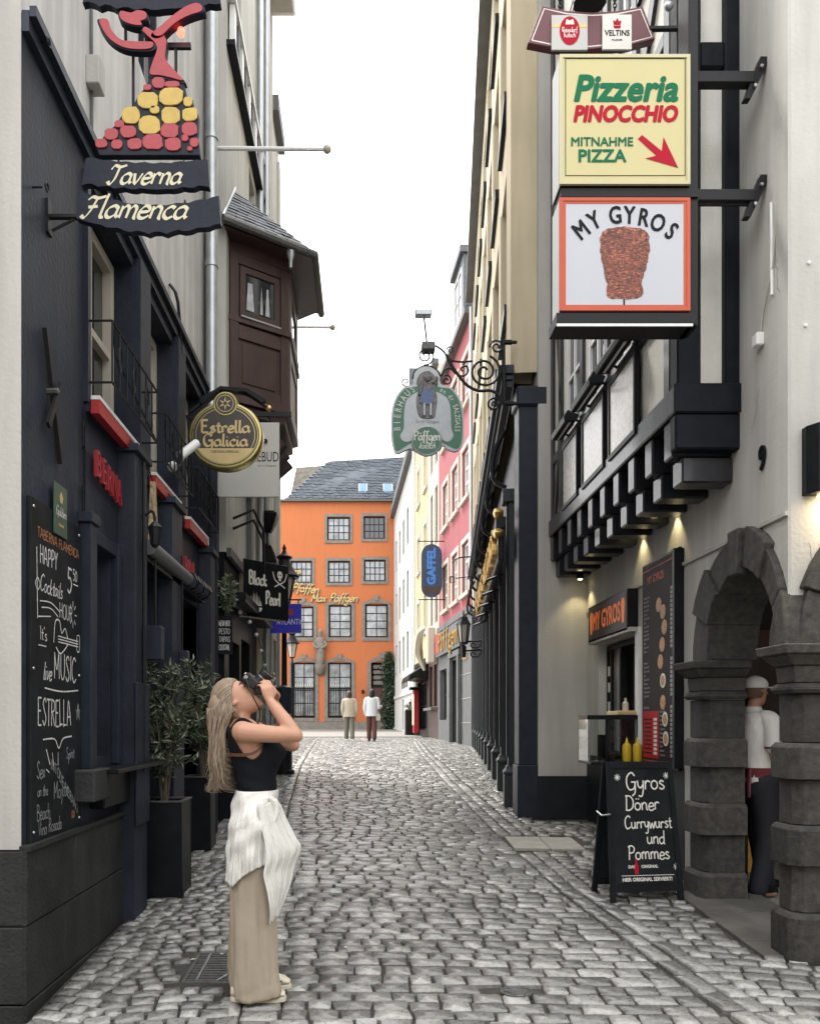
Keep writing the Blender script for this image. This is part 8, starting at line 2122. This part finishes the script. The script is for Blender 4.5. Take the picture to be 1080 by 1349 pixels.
for q, mb in enumerate(mbs):
    me_m = M('hair_tone_%d' % q, [(.29, .215, .15), (.38, .30, .215), (.21, .15, .105), (.33, .25, .18)][q], .42, var=.2, vs=40, bump=0, spec=.45)
    mb.build('hair_strands', me_m, body, smooth=True, recalc=False, angle=180)

# camera in her hands and its strap
CD = Vector((.74, 0, -.67)).normalized(); CN = Vector((.67, 0, .74)).normalized(); CC = Vector((-.020, 0, 1.577))
cam_t = thing('camera', 'black camera held up to the face by the photographer, lens pointing skyward', 'camera', T_(tuple(CC)))
m_camb = M('camera_black', (.008, .008, .009), .42, var=.2, vs=30, bump=.3, bs=300, spec=.4)
def cbx(a0, a1, l0, l1, n0, n1, name, mat, par, bev=.004):
    vs = [CC + CD * a + lat * l + CN * n for n in (n0, n1) for a, l in ((a0, l0), (a1, l0), (a1, l1), (a0, l1))]
    return MB(T_).add([tuple(v) for v in vs], [(0, 3, 2, 1), (4, 5, 6, 7), (0, 1, 5, 4), (1, 2, 6, 5), (2, 3, 7, 6), (3, 0, 4, 7)]).build(name, mat, par, bevel=bev)
cbb = cbx(-.062, .066, -.045, .045, -.026, .026, 'camera_body', m_camb, cam_t, .007)
cbx(-.030, .024, -.062, -.045, -.022, .022, 'prism_hump', m_camb, cam_t, .006)
def cyl(c, ax, r, l0, l1, name, mat, par, n=20):
    ax = ax.normalized(); x = ax.orthogonal().normalized(); y = ax.cross(x); rs_ = r if isinstance(r, list) else [r, r]
    return MB(T_).loft([[tuple(c + ax * (l0 + (l1 - l0) * i / (len(rs_) - 1)) + (x * math.cos(2 * PI * k / n) + y * math.sin(2 * PI * k / n)) * q) for k in range(n)] for i, q in enumerate(rs_)]).build(name, mat, par, smooth=True)
cyl(CC + CD * .012, CN, [.033, .033, .031, .034, .036, .036], .026, .085, 'lens', m_camb, cam_t)
cyl(CC + CD * .012, CN, [.030, .028], .0851, .0855, 'front_glass', m_glass, cam_t)
cyl(CC + CD * .012, CN, [.0345, .0345], .050, .053, 'lens_ring', m_steel, cam_t)
cyl(CC - CD * .048 - lat * .045, -lat, .010, 0, .008, 'dial', m_steel, cam_t, 12)
cyl(CC - CD * .062 + CN * .01 - lat * .03, -CD, .007, 0, .006, 'shutter_button', m_steel, cam_t, 10)
MB(T_).tube([tuple(CC - CD * .05 - lat * .048), (-.02, -.09, 1.52), (.012, -.06, 1.45), (.012, -.045, 1.40), (-.005, -.05, 1.36)], .0035, 5, smooth=5).build('neck_strap', m_camb, cam_t, smooth=True)
# brown shoulder strap passing under the arm
bs_t = thing('shoulder_strap', 'thin brown leather strap round the upper back and under the arm of the photographer', 'strap', T_((-.09, -.17, 1.24)))
P = cr([(-.150, .02, 1.245), (-.128, -.10, 1.225), (-.06, -.158, 1.222), (.0, -.168, 1.232), (.035, -.150, 1.262), (.045, -.12, 1.29)], 6)
MB(T_).loft([[(p.x, p.y - .002, p.z - .008), (p.x, p.y - .006, p.z - .008), (p.x, p.y - .006, p.z + .008), (p.x, p.y - .002, p.z + .008)] for p in P]).build('strap_band', M('brown_leather', (.10, .035, .02), .5, var=.2), bs_t, smooth=True)
# slim wristwatch / bracelet
# ================= man in the archway
def simple_head(mb, c, up_, fw_, k=1.0):
    up_ = Vector(up_).normalized(); fw_ = Vector(fw_); fw_ = (fw_ - up_ * fw_.dot(up_)).normalized(); l_ = up_.cross(fw_); c = Vector(c)
    P = lambda f, l, u: c + (fw_ * f + l_ * l + up_ * u) * k
    mb.loft([ering(P(f0, 0, u), rf * k, rl * k, 14, fw_, l_) for u, f0, rf, rl in ((-.115, .05, .02, .02), (-.095, .036, .045, .04), (-.06, .016, .07, .055), (-.02, .004, .085, .066), (.03, -.004, .095, .074), (.07, -.006, .082, .066), (.100, -.008, .045, .038), (.108, -.008, .02, .018))])
    mb.loft([ering(P(f, 0, u), a * k, b * k, 8, fw_, l_) for f, u, a, b in ((.078, .020, .008, .007), (.094, .0, .012, .009), (.104, -.022, .013, .014), (.088, -.034, .006, .008))])
    for s_ in (-1, 1):
        mb.loft([ering(P(-.005, s_ * q, -.005), d * k, .004, 8, fw_, up_ * 2) for q, d in ((.068, .014), (.078, .016), (.082, .010))])
        mb.sphere(tuple(P(.074, s_ * .03, .022)), (.015, .02, .010), 6, 5)
    mb.loft([ering(P(.082, 0, u), a, b, 8, fw_, l_) for u, a, b in ((-.052, .006, .016), (-.060, .008, .022), (-.068, .006, .014))])
    return P
MX, MY = 2.91, 6.14; MGz = gz(6.1) - .03
T_ = TF((MX, MY, MGz), R(18), .93)
mn = thing('person', 'man in white cap and white polo shirt walking in the dark archway', 'person', (MX, MY, MGz))
mb = MB(T_)
mt = [(.88, -.01, .115, .165), (.98, -.01, .12, .16), (1.08, .0, .125, .165), (1.20, .0, .13, .175), (1.32, -.01, .125, .19), (1.42, -.02, .10, .19), (1.47, -.02, .07, .12)]
mb.loft([ering((x, 0, z), rx, ry, 18) for z, x, rx, ry in mt])
limb(mb, [(-.02, 0, 1.44), (.0, 0, 1.50), (.015, 0, 1.56)], [.062, .056, .056], 12)
PH = simple_head(mb, (.025, 0, 1.645), (0.02, 0, 1), (1, -.12, -.05))
for s_ in (-1, 1):
    limb(mb, [(-.01, s_ * .15, 1.41), (-.01, s_ * .20, 1.38), (-.02 - .02 * s_, s_ * .225, 1.12)], [.06, .062, .05, .042], 12)
    e = (-.02 - .02 * s_, s_ * .225, 1.12); w = (.16, s_ * .17, .99)
    limb(mb, [e, (.07, s_ * .20, 1.05), w], [.042, .042, .030], 10)
    hand_mesh(mb, w, (.85, -s_ * .3, -.25), s_, (0, -s_ * .6, -.8), (.3, .4, .3), L=.08)
limb(mb, [(.0, -.09, .90), (.05, -.095, .50), (-.04, -.095, .10)], [.10, .075, .055, .045], 12)
limb(mb, [(.0, .09, .90), (.14, .095, .50), (.22, .095, .09)], [.10, .075, .055, .045], 12)
limb(mb, [(-.06, -.095, .05), (.10, -.10, .03)], [.042, .036], 10); limb(mb, [(.19, .095, .05), (.36, .10, .04)], [.042, .036], 10)
mbody = fuse(mb, 'body', m_skin2, mn, .010, 4)
m_polo = M('white_polo', (.62, .60, .57), .85, var=.05, vs=12, bump=.15, bs=60); m_trs = M('dark_trousers', (.010, .011, .016), .85, var=.2, vs=20, bump=.2)
def mt_at(z):
    for A, B in zip(mt, mt[1:]):
        if z <= B[0]: f = max(0, (z - A[0]) / (B[0] - A[0])); return [A[i] + (B[i] - A[i]) * f for i in (1, 2, 3)]
    return list(mt[-1][1:])
def shirt(v, a):
    z = .90 + v * .575; x, rx, ry = mt_at(z); e = .012 + .020 * max(0, .35 - v) + .006 * math.sin(5 * a + 9 * v) * (1 - v) + .004 * math.sin(11 * a + 20 * v)
    return (x + (rx + e) * math.cos(a), (ry + e) * math.sin(a), z)
shell(shirt, 20, 40, 'polo_shirt', m_polo, mn)
for s_ in (-1, 1):
    mb = MB(T_); limb(mb, [(-.01, s_ * .14, 1.42), (-.01, s_ * .205, 1.375), (-.018, s_ * .225, 1.20)], [.070, .075, .066, .062], 14); mb.build('sleeve', m_polo, mn, smooth=True)
    MB(T_).loft([ering((-.018, s_ * .225, z), .064, .064, 14) for z in (1.185, 1.20)]).build('sleeve_band', m_mar, mn, smooth=True)
MB(T_).loft([ering((-.012, 0, z), r_, r_ * 1.15, 16) for z, r_ in ((1.47, .078), (1.50, .070), (1.515, .066))]).build('collar', m_polo, mn, smooth=True)
MB(T_).loft([ering((-.005, 0, z), .150, .190, 24) for z in (.955, 1.03)]).build('waist_tie', M('maroon_cloth', (.12, .015, .02), .85, var=.2), mn, smooth=True)
MB(T_).loft([ering((-.13, -.10, 1.02), .014, .02), ering((-.15, -.11, .92), .012, .025), ering((-.16, -.12, .80), .006, .02)]).build('tie_end', m_mar, mn, smooth=True)
for s_, pts in ((-1, [(.0, -.085, .92), (.05, -.095, .50), (-.045, -.095, .06)]), (1, [(.0, .085, .92), (.14, .095, .50), (.215, .095, .06)])):
    mb = MB(T_); limb(mb, pts, [.125, .10, .085, .075, .072], 16); mb.build('trouser_leg', m_trs, mn, smooth=True)
MB(T_).loft([ering((-.01, 0, z), rx, ry, 20) for z, rx, ry in ((.82, .12, .17), (.90, .135, .182), (.96, .130, .178))]).build('trouser_seat', m_trs, mn, smooth=True)
for p in ((-.06, -.095, .10), (.19, .095, .10)):
    MB(T_).loft([ering((p[0] + dx, p[1], .03 + h / 2), h / 2 + .012, w, 12, (0, 0, 1), (0, 1, 0)) for dx, h, w in ((-.05, .04, .03), (0, .09, .045), (.10, .06, .05), (.19, .03, .035))]).build('shoe', m_black, mn, smooth=True)
# cap and short hair
MB(T_).loft([[tuple(Vector(PH(-.008, 0, u)) + Vector((math.cos(2 * PI * k / 18) * rf, math.sin(2 * PI * k / 18) * rl, 0))) for k in range(18)] for u, rf, rl in ((.022, .107, .087), (.055, .108, .088), (.085, .092, .075), (.108, .060, .050), (.120, .020, .018))]).build('cap', m_polo, mn, smooth=True)
MB(T_).vprism([PH(.085, -.06, 0)[:2], PH(.15, -.045, 0)[:2], PH(.175, 0, 0)[:2], PH(.15, .045, 0)[:2], PH(.085, .06, 0)[:2]], PH(0, 0, .022)[2], PH(0, 0, .030)[2]).build('cap_peak', m_polo, mn)
MB(T_).loft([[tuple(Vector(PH(-.012, 0, u)) + Vector((math.cos(2 * PI * k / 18) * rf - .012, math.sin(2 * PI * k / 18) * rl, 0))) for k in range(18)] for u, rf, rl in ((-.06, .070, .064), (-.03, .088, .075), (.02, .098, .080))]).build('hair', m_brow, mn, smooth=True)

# ================= three distant people
def walker(name_label, x, y, yaw, k, top_c, leg_c, hair_c, hair_len, stride, long_top=.62, armout=None, dz=0):
    global T_
    T_ = TF((x, y, gz(y) + dz), yaw, k)
    t = thing('person', name_label, 'person', (x, y, gz(y)))
    mb = MB(T_)
    mt2 = [(.86, .10, .15), (1.0, .095, .125), (1.15, .105, .145), (1.30, .105, .165), (1.38, .085, .16), (1.42, .05, .09)]
    mb.loft([ering((0, 0, z), a, b, 14) for z, a, b in mt2])
    limb(mb, [(0, 0, 1.38), (0, 0, 1.48)], [.05, .046], 10)
    simple_head(mb, (.015, 0, 1.56), (0, 0, 1), (1, 0, 0), .95)
    for s_ in (-1, 1):
        hx = .18 if armout == s_ else .03; hz = 1.12 if armout == s_ else .82
        limb(mb, [(0, s_ * .13, 1.35), (0, s_ * .175, 1.33), (-.03, s_ * .22, 1.08)], [.05, .05, .04], 8)
        w = (hx, s_ * (.30 if armout == s_ else .2), hz); limb(mb, [(-.03, s_ * .22, 1.08), w], [.038, .026], 8)
        hand_mesh(mb, w, Vector(w) - Vector((-.03, s_ * .22, 1.08)), s_, (0, -s_, .2), (.2, .3, .2), L=.07)
        limb(mb, [(0, s_ * .08, .88), (s_ * stride * .4, s_ * .085, .48), (s_ * stride - .03, s_ * .085, .09)], [.095, .07, .05, .04], 10)
        limb(mb, [(s_ * stride - .07, s_ * .088, .045), (s_ * stride + .10, s_ * .09, .035)], [.036, .030], 8)
    fuse(mb, 'body', m_skin, t, .016, 3)
    mt_ = M('far_top', top_c, .9, var=.08, vs=8, bump=.2, bs=20); ml_ = M('far_trousers', leg_c, .9, var=.1, vs=8, bump=.2, bs=20)
    z0 = .86 - .25 * (long_top - .4)
    MB(T_).loft([ering((0, 0, z), a + .015, b + .02, 18) for z, a, b in ((z0, .155, .19), (.95, .14, .175), (1.15, .125, .17), (1.30, .12, .18), (1.38, .10, .17), (1.43, .06, .09))]).build('top', mt_, t, smooth=True)
    for s_ in (-1, 1):
        mb = MB(T_); limb(mb, [(0, s_ * .13, 1.35), (0, s_ * .185, 1.33), (-.03, s_ * .225, 1.08)], [.065, .068, .062], 10)
        w = (.15, s_ * .29, 1.11) if armout == s_ else (.02, s_ * .205, .88); limb(mb, [(-.03, s_ * .225, 1.08), w], [.062, .050], 10); mb.build('sleeve', mt_, t, smooth=True)
        mb = MB(T_); limb(mb, [(0, s_ * .08, .90), (s_ * stride * .4, s_ * .085, .48), (s_ * stride - .03, s_ * .085, .12)], [.11, .09, .08, .075], 12); mb.build('trouser_leg', ml_, t, smooth=True)
        MB(T_).loft([ering((s_ * stride - .03 + dx, s_ * .088, h / 2 + .008), h / 2, w_, 8, (0, 0, 1), (0, 1, 0)) for dx, h, w_ in ((-.08, .06, .03), (0, .09, .045), (.12, .05, .045), (.17, .02, .02))]).build('shoe', m_whitep if top_c[0] < .5 else m_black, t, smooth=True)
    hm2 = M('far_hair', hair_c, .5, var=.3, vs=30)
    MB(T_).loft([ering((c, 0, z), a, b, 12) for c, z, a, b in ((-.05 if hair_len > .2 else -.03, 1.56 - hair_len, .035, .055), (-.05, 1.52 - hair_len * .5, .055, .085), (-.028, 1.54, .085, .090), (-.012, 1.60, .100, .085), (-.008, 1.655, .070, .06), (-.008, 1.68, .02, .02))]).build('hair', hm2, t, smooth=True)
    return t
w1 = walker('person in cream jacket and grey trousers walking away, left of the distant pair', -.50, 27.0, R(95), .99, (.46, .40, .31), (.17, .16, .13), (.05, .025, .015), .12, .20, .62)
w2 = walker('long dark haired woman in loose white shirt and brown trousers walking away', .24, 26.8, R(88), 1.02, (.62, .64, .64), (.11, .045, .035), (.008, .006, .006), .42, .14, .62, armout=-1)
bag = thing('handbag', 'small pale handbag hanging at the side of the long-haired walker', 'bag', (.45, 26.75, 1.7)); MB().loft([[(.43 + a * r_, 26.75 + b * .05, z) for a, b in ((-1, -1), (1, -1), (1, 1), (-1, 1))] for r_, z in ((.09, 1.66), (.11, 1.80), (.08, 1.90))]).build('bag_body', m_frame_c, bag, bevel=.02); MB().tube([(.36, 26.75, 1.90), (.38, 26.75, 2.2), (.48, 26.75, 1.90)], .010, 5, smooth=4).build('bag_strap', m_frame_c, bag)
w3 = walker('small distant person in dark top and blue jeans beside the far ivy', 2.0 - .03, 48.9, R(200), 1.0, (.02, .025, .04), (.16, .24, .34), (.20, .14, .09), .06, .17, .5)
